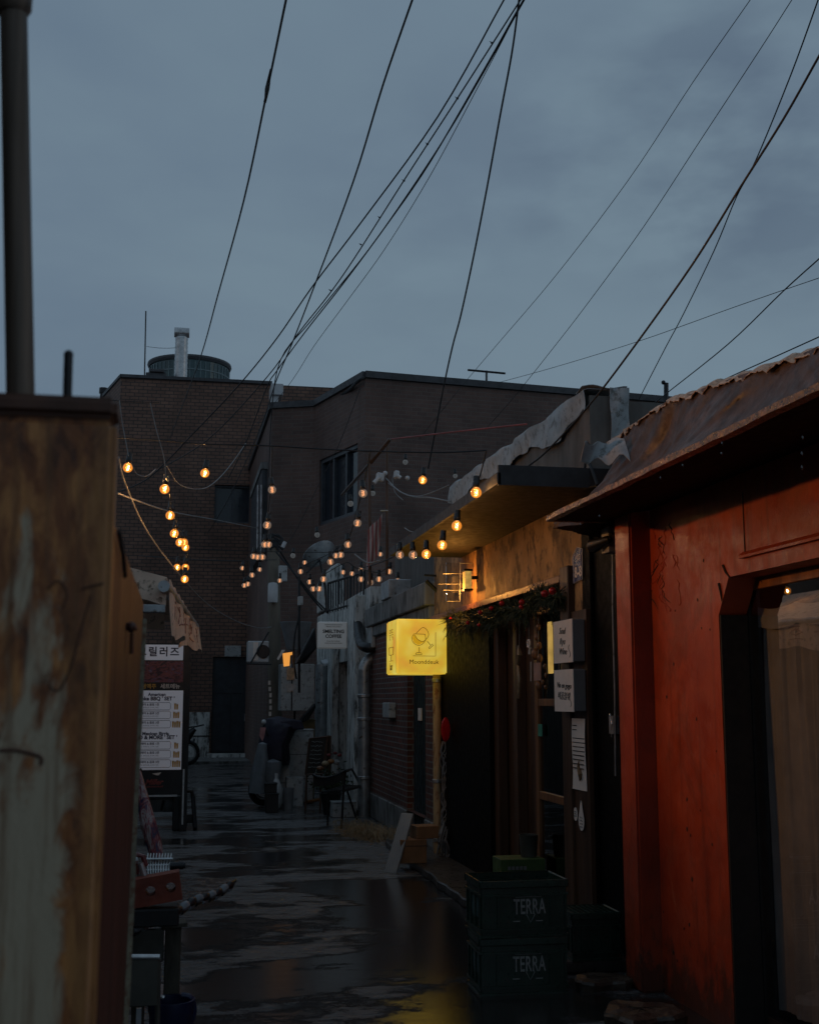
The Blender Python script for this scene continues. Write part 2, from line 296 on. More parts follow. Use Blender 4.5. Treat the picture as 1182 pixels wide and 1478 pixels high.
# ---------------------------------------------------------------- mesh builder
class MB:
    def __init__(s): s.v = []; s.f = []
    def add(s, vs, fs):
        o = len(s.v); s.v += [V(p) for p in vs]; s.f += [tuple(i + o for i in f) for f in fs]; return s
    def box(s, x0, x1, y0, y1, z0, z1):
        return s.add([(x0, y0, z0), (x1, y0, z0), (x1, y1, z0), (x0, y1, z0), (x0, y0, z1), (x1, y0, z1), (x1, y1, z1), (x0, y1, z1)],
                     [(0, 3, 2, 1), (4, 5, 6, 7), (0, 1, 5, 4), (1, 2, 6, 5), (2, 3, 7, 6), (3, 0, 4, 7)])
    def obox(s, c, size, rot=(0, 0, 0)):
        from mathutils import Euler
        m = Euler(rot).to_matrix(); hx, hy, hz = [q / 2 for q in size]
        vs = [m @ V((x, y, z)) + V(c) for z in (-hz, hz) for x, y in ((-hx, -hy), (hx, -hy), (hx, hy), (-hx, hy))]
        return s.add(vs, [(0, 3, 2, 1), (4, 5, 6, 7), (0, 1, 5, 4), (1, 2, 6, 5), (2, 3, 7, 6), (3, 0, 4, 7)])
    def hexa(s, p): return s.add(p, [(0, 3, 2, 1), (4, 5, 6, 7), (0, 1, 5, 4), (1, 2, 6, 5), (2, 3, 7, 6), (3, 0, 4, 7)])
    def prism(s, poly, z0, z1):
        n = len(poly); z0s = z0 if hasattr(z0, '__len__') else [z0] * n; z1s = z1 if hasattr(z1, '__len__') else [z1] * n
        vs = [(p[0], p[1], z) for p, z in zip(poly, z0s)] + [(p[0], p[1], z) for p, z in zip(poly, z1s)]
        return s.add(vs, [tuple(range(n - 1, -1, -1)), tuple(range(n, 2 * n))] + [(i, (i + 1) % n, n + (i + 1) % n, n + i) for i in range(n)])
    def slab(s, pts, nrm, t):
        """flat outline pts given a thickness t along nrm"""
        n = len(pts); nv = V(nrm).normalized() * t
        return s.add(list(pts) + [V(p) + nv for p in pts], [tuple(range(n)), tuple(range(2 * n - 1, n - 1, -1))] + [((i + 1) % n, i, n + i, n + (i + 1) % n) for i in range(n)])
    def tube(s, pts, r, n=8, caps=True):
        pts = [V(p) for p in pts]; rs = r if hasattr(r, '__len__') else [r] * len(pts)
        up = None; rings = []
        for i, p in enumerate(pts):
            d = (pts[min(i + 1, len(pts) - 1)] - pts[max(i - 1, 0)])
            if d.length < 1e-9: d = V((0, 0, 1))
            d.normalize()
            if up is None: up = V((0, 0, 1)) if abs(d.z) < .9 else V((1, 0, 0))
            a = d.cross(up); a.normalize(); b = a.cross(d); up = b
            rings.append([p + (a * math.cos(2 * math.pi * k / n) + b * math.sin(2 * math.pi * k / n)) * rs[i] for k in range(n)])
        fs = []
        for i in range(len(pts) - 1):
            for k in range(n): fs.append((i * n + k, i * n + (k + 1) % n, (i + 1) * n + (k + 1) % n, (i + 1) * n + k))
        if caps: fs += [tuple(range(n - 1, -1, -1)), tuple((len(pts) - 1) * n + k for k in range(n))]
        return s.add([q for r_ in rings for q in r_], fs)
    def lathe(s, prof, c=(0, 0, 0), n=16, axis=V((0, 0, 1))):
        q = V((0, 0, 1)).rotation_difference(V(axis).normalized()).to_matrix(); vs = []
        for r, z in prof:
            for k in range(n): vs.append(q @ V((r * math.cos(2 * math.pi * k / n), r * math.sin(2 * math.pi * k / n), z)) + V(c))
        fs = []
        for i in range(len(prof) - 1):
            for k in range(n): fs.append((i * n + k, i * n + (k + 1) % n, (i + 1) * n + (k + 1) % n, (i + 1) * n + k))
        fs += [tuple(range(n - 1, -1, -1)), tuple((len(prof) - 1) * n + k for k in range(n))]
        return s.add(vs, fs)
    def ball(s, c, r, n=12, sz=1):
        m = 8; prof = [(max(1e-4, r * math.sin(math.pi * i / m)), -r * sz * math.cos(math.pi * i / m)) for i in range(m + 1)]
        return s.lathe(prof, c, n)
    def grid(s, fn, nu, nv, t=.004):
        """a sheet fn(u,v) -> point, with real thickness t"""
        a = [[V(fn(i / nu, j / nv)) for j in range(nv + 1)] for i in range(nu + 1)]
        o = V((0, 0, 0)); d = (a[1][0] - a[0][0]).cross(a[0][1] - a[0][0])
        top = []; bot = []
        for i in range(nu + 1):
            for j in range(nv + 1):
                du = a[min(i + 1, nu)][j] - a[max(i - 1, 0)][j]; dv = a[i][min(j + 1, nv)] - a[i][max(j - 1, 0)]
                nn = du.cross(dv); nn = nn.normalized() if nn.length > 1e-12 else V((0, 0, 1))
                top.append(a[i][j]); bot.append(a[i][j] - nn * t)
        K = nv + 1; L = len(top); fs = []
        for i in range(nu):
            for j in range(nv):
                q = (i * K + j, (i + 1) * K + j, (i + 1) * K + j + 1, i * K + j + 1); fs.append(q); fs.append(tuple(L + x for x in reversed(q)))
        ed = [i * K for i in range(nu + 1)] + [nu * K + j for j in range(1, nv + 1)] + [i * K + nv for i in range(nu - 1, -1, -1)] + [j for j in range(nv - 1, 0, -1)]
        for i in range(len(ed)): x, y = ed[i], ed[(i + 1) % len(ed)]; fs.append((y, x, L + x, L + y))
        return s.add(top + bot, fs)
    def wall(s, A, B, z0, z1, holes=(), depth=.15):
        """outer face of a wall from plan point A to B with rectangular openings (u0,u1,v0,v1) and their reveals; camera side is left of B->A"""
        A = V((A[0], A[1], 0)); B = V((B[0], B[1], 0)); L = (B - A).length; d = (B - A) / L; n = V((-d.y, d.x, 0))
        us = sorted({0, L} | {h[0] for h in holes} | {h[1] for h in holes}); zs = sorted({z0, z1} | {h[2] for h in holes} | {h[3] for h in holes})
        pt = lambda u, z, k=0: A + d * u + V((0, 0, z)) + n * k
        for i in range(len(us) - 1):
            for j in range(len(zs) - 1):
                uc = (us[i] + us[i + 1]) / 2; zc = (zs[j] + zs[j + 1]) / 2
                if any(h[0] < uc < h[1] and h[2] < zc < h[3] for h in holes): continue
                s.add([pt(us[i], zs[j]), pt(us[i + 1], zs[j]), pt(us[i + 1], zs[j + 1]), pt(us[i], zs[j + 1])], [(0, 1, 2, 3)])
        for h in holes:
            c = [(h[0], h[2]), (h[1], h[2]), (h[1], h[3]), (h[0], h[3])]
            for k in range(4):
                a, b_ = c[k], c[(k + 1) % 4]
                s.add([pt(*a), pt(*b_), pt(*b_, depth), pt(*a, depth)], [(0, 1, 2, 3)])
        return s

ORG = {}
def tagp(o, label=None, cat=None, group=None, kind=None):
    if label: o['label'] = label
    if cat: o['category'] = cat
    if group: o['group'] = group
    if kind: o['kind'] = kind
    return o
def thing(name, label, cat, base, group=None):
    o = bpy.data.objects.new(name, None); COL.objects.link(o); o.location = V(base); o.empty_display_size = .1
    ORG[o] = V(base); return tagp(o, label, cat, group)
def build(name, mb, mt, parent=None, bevel=0, smooth=False, base=None, label=None, segs=1):
    me = bpy.data.meshes.new(name)
    if parent is not None: o0 = ORG[parent]
    elif base is not None: o0 = V(base)
    else:
        xs = [p.x for p in mb.v]; ys = [p.y for p in mb.v]; zs = [p.z for p in mb.v]
        o0 = V(((min(xs) + max(xs)) / 2, (min(ys) + max(ys)) / 2, min(zs)))
    me.from_pydata([tuple(p - o0) for p in mb.v], [], mb.f)
    bm = bmesh.new(); bm.from_mesh(me)
    bmesh.ops.remove_doubles(bm, verts=bm.verts, dist=1e-5)
    bmesh.ops.recalc_face_normals(bm, faces=bm.faces)
    if bevel:
        es = [e for e in bm.edges if len(e.link_faces) == 2 and e.calc_face_angle(0) > .5]
        bmesh.ops.bevel(bm, geom=es, offset=bevel, segments=segs, affect='EDGES', clamp_overlap=True)
    bm.to_mesh(me); bm.free()
    if smooth:
        for p in me.polygons: p.use_smooth = True
        me.set_sharp_from_angle(angle=R(40))
    me.materials.append(M[mt] if isinstance(mt, str) else mt)
    o = bpy.data.objects.new(name, me); COL.objects.link(o)
    if parent is not None:
        o.parent = parent; ORG[o] = ORG[parent]
    else:
        o.location = o0; ORG[o] = o0
    if label: o['label'] = label
    return o
part = build
def parts(name, mbs, mt, parent, **kw): return [build(name, m_, mt, parent, **kw) for m_ in mbs]
def solo(name, mb, mt, label, cat, group=None, **kw):
    return tagp(build(name, mb, mt, **kw), label, cat, group)
def struct(name, mb, mt, kind='structure', **kw):
    return tagp(build(name, mb, mt, base=(0, 0, 0), **kw), kind=kind)
def lettering(body, size, mt, parent, pos, right, up, name='lettering', ext=.001, align='CENTER', shear=0, sx=1.0, spacing=1, off=0):
    c = bpy.data.curves.new('t', 'FONT'); c.body = body; c.size = size; c.align_x = align; c.align_y = 'CENTER'; c.extrude = ext
    c.shear = shear; c.space_character = spacing; c.offset = off; c.resolution_u = 3
    o = bpy.data.objects.new('t', c); COL.objects.link(o)
    dg = bpy.context.evaluated_depsgraph_get(); me = bpy.data.meshes.new_from_object(o.evaluated_get(dg))
    bpy.data.objects.remove(o); right = V(right).normalized(); up = V(up).normalized(); n = right.cross(up)
    mb = MB(); mb.add([V(pos) + right * v.co.x * sx + up * v.co.y + n * v.co.z for v in me.vertices], [tuple(p.vertices) for p in me.polygons])
    bpy.data.meshes.remove(me)
    return build(name, mb, mt, parent)
def arc(p0, p1, sag, n=14):
    p0 = V(p0); p1 = V(p1); return [p0.lerp(p1, i / n) - V((0, 0, sag * 4 * (i / n) * (1 - i / n))) for i in range(n + 1)]
def smoothpath(pts, n=6):
    pts = [V(p) for p in pts]; out = []
    for i in range(len(pts) - 1):
        a, b, c, d = pts[max(i - 1, 0)], pts[i], pts[i + 1], pts[min(i + 2, len(pts) - 1)]
        for k in range(n):
            t = k / n
            out.append(.5 * ((2 * b) + (c - a) * t + (2 * a - 5 * b + 4 * c - d) * t * t + (3 * b - a - 3 * c + d) * t ** 3))
    out.append(pts[-1]); return out
def hsh(a, b=0): return (math.sin(a * 127.1 + b * 311.7) * 43758.5453) % 1

# ================================================================ SETTING
W = 2.68                                       # the shop fronts on the right stand on this line
g = MB(); g.box(-300, 300, -100, 500, -.3, 0)
struct('asphalt_lane', g, 'asphalt')
# raised concrete step with a broken edge along the shop fronts
g = MB(); rnd = random.Random(3); pts = []
ys = [7.15 + i * .22 for i in range(30)]
for y in ys: pts.append((2.2 + .012 * (y - 7) + rnd.uniform(-.025, .025), y))
g.prism([(W + .4, ys[0])] + [(W + .4, ys[-1])][::-1] + pts[::-1] if False else pts + [(W + .6, ys[-1]), (W + .6, ys[0])], 0, .07)
struct('concrete_step', g, mat('step_wet', (.045, .04, .036), .35, var=.45, vs=4, bs=.5, bscale=30), bevel=.01)
g = MB(); g.prism([(-6, 31.5), (1.9, 31.5), (1.9, 34), (-6, 34)], 0, .05)
struct('far_pavement', g, 'concrete')

# ================================================================ FAR BRICK BUILDING
def window_at(root, A, B, rect, depth, nx=2, mt='window_glass', fr='window_frame', fw=.06, nz=1, name='window'):
    """framed window set inside an opening; rect = (u0,u1,v0,v1)"""
    A = V((A[0], A[1], 0)); B = V((B[0], B[1], 0)); d = (B - A).normalized(); n = V((-d.y, d.x, 0)); u0, u1, v0, v1 = rect
    pt = lambda u, z, k: A + d * u + V((0, 0, z)) + n * k
    def bar(mb, a, b, c, e, k0, k1): mb.hexa([pt(a, c, k0), pt(b, c, k0), pt(b, c, k1), pt(a, c, k1), pt(a, e, k0), pt(b, e, k0), pt(b, e, k1), pt(a, e, k1)])
    f = MB()
    bar(f, u0, u0 + fw, v0, v1, depth - .08, depth); bar(f, u1 - fw, u1, v0, v1, depth - .08, depth)
    bar(f, u0 + fw, u1 - fw, v0, v0 + fw, depth - .08, depth); bar(f, u0 + fw, u1 - fw, v1 - fw, v1, depth - .08, depth)
    for i in range(1, nx): c = u0 + (u1 - u0) * i / nx; bar(f, c - fw / 2, c + fw / 2, v0 + fw, v1 - fw, depth - .07, depth)
    for j in range(1, nz): c = v0 + (v1 - v0) * j / nz; bar(f, u0 + fw, u1 - fw, c - fw / 2, c + fw / 2, depth - .065, depth)
    fo = build(name, f, fr, root)
    p = MB(); bar(p, u0, u1, v0, v1, depth + .002, depth + .02); build('pane', p, mt, fo)
    return fo
FA, FB = (P(175, 545, Y=34).x, 34.0), (7.0, 34.0)
ztf = P(175, 545, Y=34).z
far = thing('brick_building', 'tall dark brick building closing the end of the lane, aerial and duct on its roof', 'building', (1, 37, 0))
def hole(A, B, x0, x1, y0, y1):
    a = PW(x0, (y0 + y1) / 2, A, B)[0]; b = PW(x1, (y0 + y1) / 2, A, B)[0]
    return (a, b, PW((x0 + x1) / 2, y1, A, B)[1], PW((x0 + x1) / 2, y0, A, B)[1])
hw = hole(FA, FB, 310, 363, 700, 755); hd = hole(FA, FB, 306, 362, 948, 1089); hd = (hd[0], hd[1], .14, hd[3])
chm = P(150, 573, Z=ztf); chm = (chm.x, chm.y)
w = MB(); w.wall(FA, FB, 0, ztf, [hw, hd], .35); w.wall(chm, FA, 0, ztf); w.wall((chm[0], 46), chm, 0, ztf)
w.add([(chm[0], 46, 0), (FB[0], 46, 0), (FB[0], 46, ztf), (chm[0], 46, ztf), (FB[0], 34, 0), (FB[0], 34, ztf)], [(0, 1, 2, 3), (1, 4, 5, 2)])
w.add([(FA[0], 34, ztf), (FB[0], 34, ztf), (FB[0], 46, ztf), (chm[0], 46, ztf), (chm[0], chm[1], ztf)], [(0, 1, 2, 3, 4)])
part('brick_wall', w, 'far_brick', far)
w = MB(); w.box(FA[0], P(393, 553, Y=34).x, 33.93, 34.2, ztf + .003, ztf + .09)
w.prism([(chm[0] - .04, chm[1]), (FA[0] - .02, 33.93), (FA[0] + .2, 34.1), (chm[0] + .2, chm[1])], ztf + .004, ztf + .09)
part('coping', w, 'coping', far)
window_at(far, FA, FB, hw, .2, 2)
w = MB(); u0 = hd[0] + FA[0]; u1 = hd[1] + FA[0]; zl = .15 + (hd[3] - .15) * .62
w.box(u0, u1, 34.12, 34.2, .14, zl); w.box(u0, u1, 34.1, 34.2, zl + .001, zl + .08); w.box(u0 + .03, (u0 + u1) / 2 - .02, 34.1, 34.13, .2, zl - .05); w.box((u0 + u1) / 2 + .02, u1 - .03, 34.1, 34.13, .2, zl - .05)
w.box(u0, u1, 34.13, 34.2, zl + .08, hd[3])
d = part('door', w, 'dark_door', far)
w = MB(); w.box(u1 - .16, u1 - .1, 34.05, 34.1, 1.0, 1.2); part('handle', w, 'grey_metal', d)
zp = P(285, 1028, Y=34).z
w = MB(); w.box(FA[0], u0 - .05, 33.9, 33.99, .0, zp); w.box(u1 + .05, 2.6, 33.9, 33.99, 0, zp); w.box(u0 - .1, u1 + .1, 33.6, 34.1, 0, .14)
part('white_plinth', w, 'pale_plaster', far)
w = MB(); w.box(FA[0], u0 - .06, 33.88, 33.9, zp * .48, zp * .5); part('plinth_joint', w, 'dark_recess', far)

s = MB(); a = P(325, 932, Y=33.95); b = P(348, 948, Y=33.95); s.box(a.x, b.x, 33.88, 33.985, b.z, a.z)
solo('wall_plaque', s, 'grey_plastic', 'small blank pale plaque on brick above the dark door closing the lane', 'sign', bevel=.01)
# roof: duct, aerial, box
r = P(262, 545, Y=35.5); k = 35.5 / 1750
duct = thing('exhaust_duct', 'silver spiral duct with a T-shaped cap standing on the far brick roof', 'duct', (r.x, r.y, ztf))
pr = []; ztop = P(260, 487, Y=35.5).z
nseg = 16
for i in range(nseg * 2 + 1):
    z = ztf - .2 + (ztop - ztf + .2) * i / (nseg * 2); pr.append((.18 + (.012 if i % 2 else 0), z))
dd = MB(); dd.lathe(pr, (r.x - .02, r.y, 0), 14); part('spiral_pipe', dd, 'galv', duct, smooth=True)
dd = MB(); zc = P(260, 480, Y=35.5).z; dd.tube([(r.x - .24, 35.5, zc), (r.x + .2, 35.5, zc)], .15, 14); part('cap', dd, 'galv', duct, smooth=True)
a = P(211, 449, Y=35); b = P(209, 548, Y=35)
s = MB(); s.tube([b, a], .022, 6); solo('roof_aerial', s, 'cable', 'thin upright aerial rod left of the silver duct on the far roof', 'aerial')
s = MB(); s.tube(arc(P(212, 500, Y=35), P(254, 502, Y=35.4), .03), .007, 5); solo('aerial_stay', s, 'cable', 'fine stay wire running level from the roof aerial to the silver duct', 'wire')
a = P(211, 533, Y=35.2); b = P(240, 549, Y=35.2)
s = MB(); s.box(a.x, b.x, 35.2, 36, ztf - .1, a.z - .08); s.box(a.x + .1, b.x - .05, 35.15, 36, a.z - .08, a.z + .02); solo('roof_box', s, 'coping', 'low dark box on the far roof at the foot of the aerial', 'box', bevel=.02)
a = P(145, 560, Y=37.5); b = P(155, 560, Y=37.5)
s = MB(); s.lathe([(.1, ztf - 1.5), (.1, a.z - .18), (.13, a.z - .17), (.13, a.z), (.05, a.z + .01)], ((a.x + b.x) / 2, 37.5, 0), 12); solo('vent_stub', s, 'black_metal', 'short black round vent stub on the roof edge just right of the rusty cabinet top', 'vent', smooth=True)
# round glass building far behind
twr = thing('round_tower', 'round glass tower top with ribs rising far behind the end building', 'building', (P(274, 540, Y=150).x, 150, 0))
tc = P(274, 535, Y=150); zt = P(274, 530, Y=150).z
s = MB(); s.lathe([(4.9, 0), (4.9, zt)], (tc.x, 150, 0), 48); part('glass_drum', s, 'glass_dark', twr)
s = MB(); s.lathe([(5.05, zt - .3), (5.2, zt), (5.15, zt + .25), (4.6, zt + .3)], (tc.x, 150, 0), 48); part('roof_rim', s, 'coping', twr)
s = MB()
for i in range(48):
    an = 2 * math.pi * i / 48; s.obox((tc.x + 4.93 * math.cos(an), 150 + 4.93 * math.sin(an), zt / 2), (.12, .1, zt - 1), (0, 0, an))
s.lathe([(4.98, zt - 1.6), (4.98, zt - 1.45)], (tc.x, 150, 0), 48); s.lathe([(4.98, zt - 3.1), (4.98, zt - 2.95)], (tc.x, 150, 0), 48)
part('ribs', s, 'rib_teal', twr)

# ================================================================ MIDDLE BRICK BUILDING
ZM = 8.0
A = P(393, 590, Z=ZM); B = P(455, 587, Z=ZM); C = P(527, 546, Z=ZM); D = P(962, 582, Z=ZM)
D = C + (D - C) * 1.4
A, B, C, D = [(p.x, p.y) for p in (A, B, C, D)]
E_ = (A[0] - .05, 34.0)
mid = thing('brick_building', 'two-storey dark brick building with a splayed corner and framed window, behind the shops', 'building', (4.5, 28, 0))
hb = hole(B, C, 461, 516, 652, 750)
w = MB(); w.wall(E_, A, 0, ZM); w.wall(A, B, 0, ZM); w.wall(B, C, 0, ZM, [hb], .25); w.wall(C, D, 0, ZM)
w.add([(D[0], D[1], 0), (D[0], 40, 0), (D[0], 40, ZM), (D[0], D[1], ZM)], [(0, 1, 2, 3)])
w.add([(E_[0], 34, ZM), (A[0], A[1], ZM), (B[0], B[1], ZM), (C[0], C[1], ZM), (D[0], D[1], ZM), (D[0], 40, ZM), (E_[0], 40, ZM)], [(0, 1, 2, 3, 4, 5, 6)])
part('brick_wall', w, 'mid_brick', mid)
w = MB()
def coping(mb, a, b, z, t=.14, o=.06, e=.0):
    a = V((a[0], a[1], 0)); b = V((b[0], b[1], 0)); d = (b - a).normalized(); n = V((-d.y, d.x, 0))
    q = [a - n * o - d * e, b - n * o + d * e, b + n * .25 + d * e, a + n * .25 - d * e]
    mb.prism([(p.x, p.y) for p in q], z + .003, z + t)
coping(w, A, B, ZM); coping(w, B, C, ZM + .004); coping(w, C, D, ZM + .008); coping(w, E_, A, ZM + .01)
part('coping', w, 'coping', mid)
window_at(mid, B, C, hb, .12, 3, fw=.08)
a = P(596, 560, Y=C[1] + 1.0)
w = MB(); w.tube([P(595, 562, Y=C[1] + .2), P(597, 800, Y=C[1] + .2)], .05, 8); part('downpipe', w, 'black_metal', mid)
w = MB(); yb = A[1] + .9; x1 = P(393, 670, Y=yb).x; x0 = P(377, 670, Y=yb).x; zz = P(385, 667, Y=yb).z
w.box(x0, x1, yb, yb + 4.2, zz - .16, zz); part('window_hood', w, 'concrete', mid)
w = MB(); w.box(x0 + .03, x0 + .1, yb + .02, yb + 4.1, zz - 2.1, zz - .17); w.box(x0 + .1, x1, yb + .05, yb + 4.1, zz - 2.1, zz - .17)
part('window_bay', w, 'window_frame', mid)
parts('grey_pipe', [MB().tube([P(px, 700, Y=yb - .05), P(px - 1, 800, Y=yb - .05)], .028, 6) for px in (373, 378)], 'grey_metal', mid)
# loose black hose lying on its coping at the splayed corner
s = MB(); s.tube(smoothpath([P(470, 581, Y=B[1] - .2), P(500, 566, Y=C[1] + .9), P(518, 549, Y=C[1]), P(535, 542, Y=C[1] + .1), P(556, 544, Y=C[1] + .2), P(580, 553, Y=C[1] + .3)]), .035, 6)
solo('black_hose', s, 'cable', 'thick black hose curling over the splayed roof corner of the middle brick building', 'hose', smooth=True)
# white gutter box between the two brick buildings
s = MB(); a = P(392, 553, Y=32); b = P(409, 570, Y=32); s.box(a.x, b.x, 32, 32.8, b.z, a.z); s.hexa([(a.x, 32.1, b.z - .9), (a.x + .06, 32.1, b.z - .9), (a.x + .06, 32.3, b.z - .9), (a.x, 32.3, b.z - .9), (a.x, 32.1, b.z), (b.x - .1, 32.1, b.z), (b.x - .1, 32.3, b.z), (a.x, 32.3, b.z)])
solo('gutter_hopper', s, 'white_plastic', 'white gutter hopper caught between the two brick rooflines', 'gutter', bevel=.01)
# aerial T on the middle roof and a small post
s = MB(); s.tube([P(702, 560, Y=26), P(702, 535, Y=26)], .025, 6); s.tube([P(675, 534, Y=26), P(729, 539, Y=26)], .025, 6)
solo('roof_aerial', s, 'cable', 'small T-shaped aerial standing on the middle brick roof', 'aerial')
s = MB(); s.tube([P(961, 583, Y=20), P(961, 553, Y=20)], .045, 8); s.ball(P(957, 552, Y=20), .04, 8)
solo('roof_post', s, 'black_metal', 'short black post with a ring at its top, against the sky above the tarpaulin', 'post')

# ================================================================ COFFEE SHOP with pilasters, stair railing
cof = thing('coffee_shop_building', 'narrow grey-plastered shop behind the brick wall, with pilaster, drainpipe and black doorway', 'building', (3.2, 20, 0))
XC = W
ya, yb_ = P(457, 1000, X=XC).y, P(534, 1000, X=XC).y
hdoor = (0, 0, 0, 0)
Af, Bf = (XC, ya), (XC, yb_)
hdoor = hole(Af, Bf, 488, 503, 955, 1160); hdoor = (hdoor[0], hdoor[1], .1, hdoor[3])
zc0 = P(480, 878, X=XC).z
w = MB(); w.wall(Af, Bf, 0, zc0, [hdoor], .3); w.add([(XC, ya, 0), (5, ya, 0), (5, ya, zc0), (XC, ya, zc0), (5, yb_, 0), (5, yb_, zc0), (XC, yb_, 0), (XC, yb_, zc0)], [(0, 1, 2, 3), (1, 4, 5, 2), (4, 6, 7, 5), (3, 2, 5, 7)])
part('plaster_wall', w, 'pale_plaster', cof)
dw = MB(); dw.box(XC + .22, XC + .3, ya - hdoor[1], ya - hdoor[0], .1, hdoor[3]); part('door', dw, 'black_door', cof)
yp0, yp1 = P(503, 1000, X=XC - .12).y, P(514, 1000, X=XC - .12).y
w = MB(); w.box(XC - .14, XC + .02, yp1, yp0, 0, P(512, 860, X=XC - .12).z); part('pilaster', w, 'pale_plaster', cof, bevel=.012)
w = MB(); yq = P(481, 1000, X=XC - .1).y; w.box(XC - .12, XC, yq, yq + .6, 0, P(483, 915, X=XC).z); part('pilaster', w, 'pale_plaster', cof, bevel=.012)
# big grey drainpipe with an elbow
yd = P(524, 1000, X=XC - .12).y
w = MB(); zt_ = P(524, 955, X=XC - .12).z; w.tube(smoothpath([(XC - .1, yd, 0), (XC - .1, yd, zt_ - .35), (XC - .1, yd, zt_ - .1), (XC - .02, yd - .0, zt_ + .03), (XC + .15, yd, zt_ + .05)]), .085, 12)
part('drainpipe', w, 'grey_metal', cof, smooth=True)
parts('pipe_collar', [MB().lathe([(.093, zz), (.1, zz + .01), (.1, zz + .04), (.093, zz + .05)], (XC - .1, yd, 0), 12) for zz in (.5, 1.3, zt_ - .5)], 'grey_metal', cof)
ye = P(464, 1000, X=XC - .15).y
w = MB(); w.tube(smoothpath([(XC - .15, ye, 0), (XC - .15, ye, P(464, 975, X=XC - .15).z), (XC - .13, ye, P(464, 962, X=XC - .15).z), (XC + .05, ye, P(464, 958, X=XC - .15).z)]), .11, 12)
part('drainpipe', w, 'grey_metal', cof, smooth=True)
yk = P(527, 930, X=XC - .1).y
w = MB(); w.tube(smoothpath([P(518, 890, X=XC - .05), P(517, 905, X=XC - .1), P(521, 928, X=XC - .14), P(530, 935, X=XC - .1), P(541, 934, X=XC)]), .07, 10)
part('cast_pipe', w, 'black_metal', cof, smooth=True)
w = MB(); a = P(537, 925, X=XC - .02); w.box(XC - .06, XC - .001, a.y - .2, a.y + .2, a.z - .1, a.z + .2); part('junction_box', w, 'grey_plastic', cof, bevel=.01)
# railing of the roof stair
rail = thing('stair_railing', 'dark steel railing climbing over the plaster wall toward the water tank', 'railing', (XC, 18, zc0))
p0, p1 = P(526, 826, X=XC), P(474, 842, X=XC); q0, q1 = P(526, 872, X=XC), P(474, 886, X=XC)
w = MB(); w.tube([p0, p1], .022, 6); part('handrail', w, 'black_metal', rail)
w = MB(); w.tube([q0 + V((0, 0, .05)), q1 + V((0, 0, .05))], .016, 6); part('bottom_rail', w, 'black_metal', rail)
parts('baluster', [MB().tube([q0.lerp(q1, i / 12), p0.lerp(p1, i / 12)], .013 if i % 4 else .024, 5) for i in range(13)], 'black_metal', rail)
# white rooftop shed / tank behind the rail + dish
s = MB(); a = P(472, 832, Y=24.5); b = P(505, 880, Y=24.5); s.prism([(a.x, 24.5), (b.x, 24.5), (b.x, 26), (a.x, 26)], zc0 - 1.0, [a.z - .05, a.z - .35, a.z - .35, a.z - .05])
c = P(488, 818, Y=24.5)
s = MB(); s.slab([P(468, 880, Y=24.5), P(505, 880, Y=24.5), P(505, 838, Y=24.5), P(497, 818, Y=24.5), P(489, 812, Y=24.5), P(478, 818, Y=24.5), P(468, 836, Y=24.5)], (0, 1, 0), 1.3)
solo('water_tank', s, 'pale_plaster', 'pale rooftop water tank with a sloping top behind the stair railing', 'tank', bevel=.02)
dish = thing('satellite_dish', 'grey satellite dish tilted on the roof above the coffee shop sign', 'satellite dish', P(470, 840, Y=22))
c = P(464, 806, Y=22)
s = MB(); ax = V((.35, -.45, -.62)).normalized(); s.lathe([(.02, 0), (.14, -.02), (.24, -.06), (.33, -.13), (.335, -.12), (.24, -.04), (.14, .0), (.02, .02)], c, 20, ax)
part('reflector', s, 'grey_metal', dish, smooth=True)
s = MB(); s.tube([c, c + V((-.28, -.1, -.28))], .016, 6); s.tube([c + V((-.02, 0, -.05)), P(470, 850, Y=22), P(472, 885, Y=22)], .025, 6); part('arm', s, 'black_metal', dish)

# coffee sign: square box on a bracket, faint glow added to its face
cs = thing('coffee_sign', 'square white SMELTING COFFEE box sign jutting from the plaster wall', 'sign', P(480, 936, Y=19.5))
ysn = 19.5
a = P(460, 897, Y=ysn); b = P(501, 936, Y=ysn)
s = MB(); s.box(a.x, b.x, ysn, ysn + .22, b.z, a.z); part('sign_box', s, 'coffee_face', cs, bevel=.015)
parts('bracket', [MB().box(b.x + .002, W - .002, ysn + .08, ysn + .12, z_, z_ + .04) for z_ in (b.z + .1, a.z - .14)], 'black_metal', cs)
cx = (a.x + b.x) / 2; h = a.z - b.z; zc = (a.z + b.z) / 2
for t, sz, py, sh in (('SMELTING', .076, 911.5, 1), ('COFFEE', .076, 918.5, 1), ('SPECIALTY ROASTERY', .024, 904.5, 0), ('HAND DRIP ESPRESSO', .022, 925.5, 0)):
    q_ = P(480, py, Y=ysn - .003); lettering(t, sz, 'ink', cs, (cx + .01, ysn - .003, q_.z), (1, 0, 0), (0, 0, 1), off=.0022 * sh)
parts('rule', [MB().box(cx - .13, cx + .15, ysn - .006, ysn - .0005, z_, z_ + .006) for z_ in (P(480, 902, Y=ysn).z, P(480, 928.5, Y=ysn).z)], 'ink', cs)

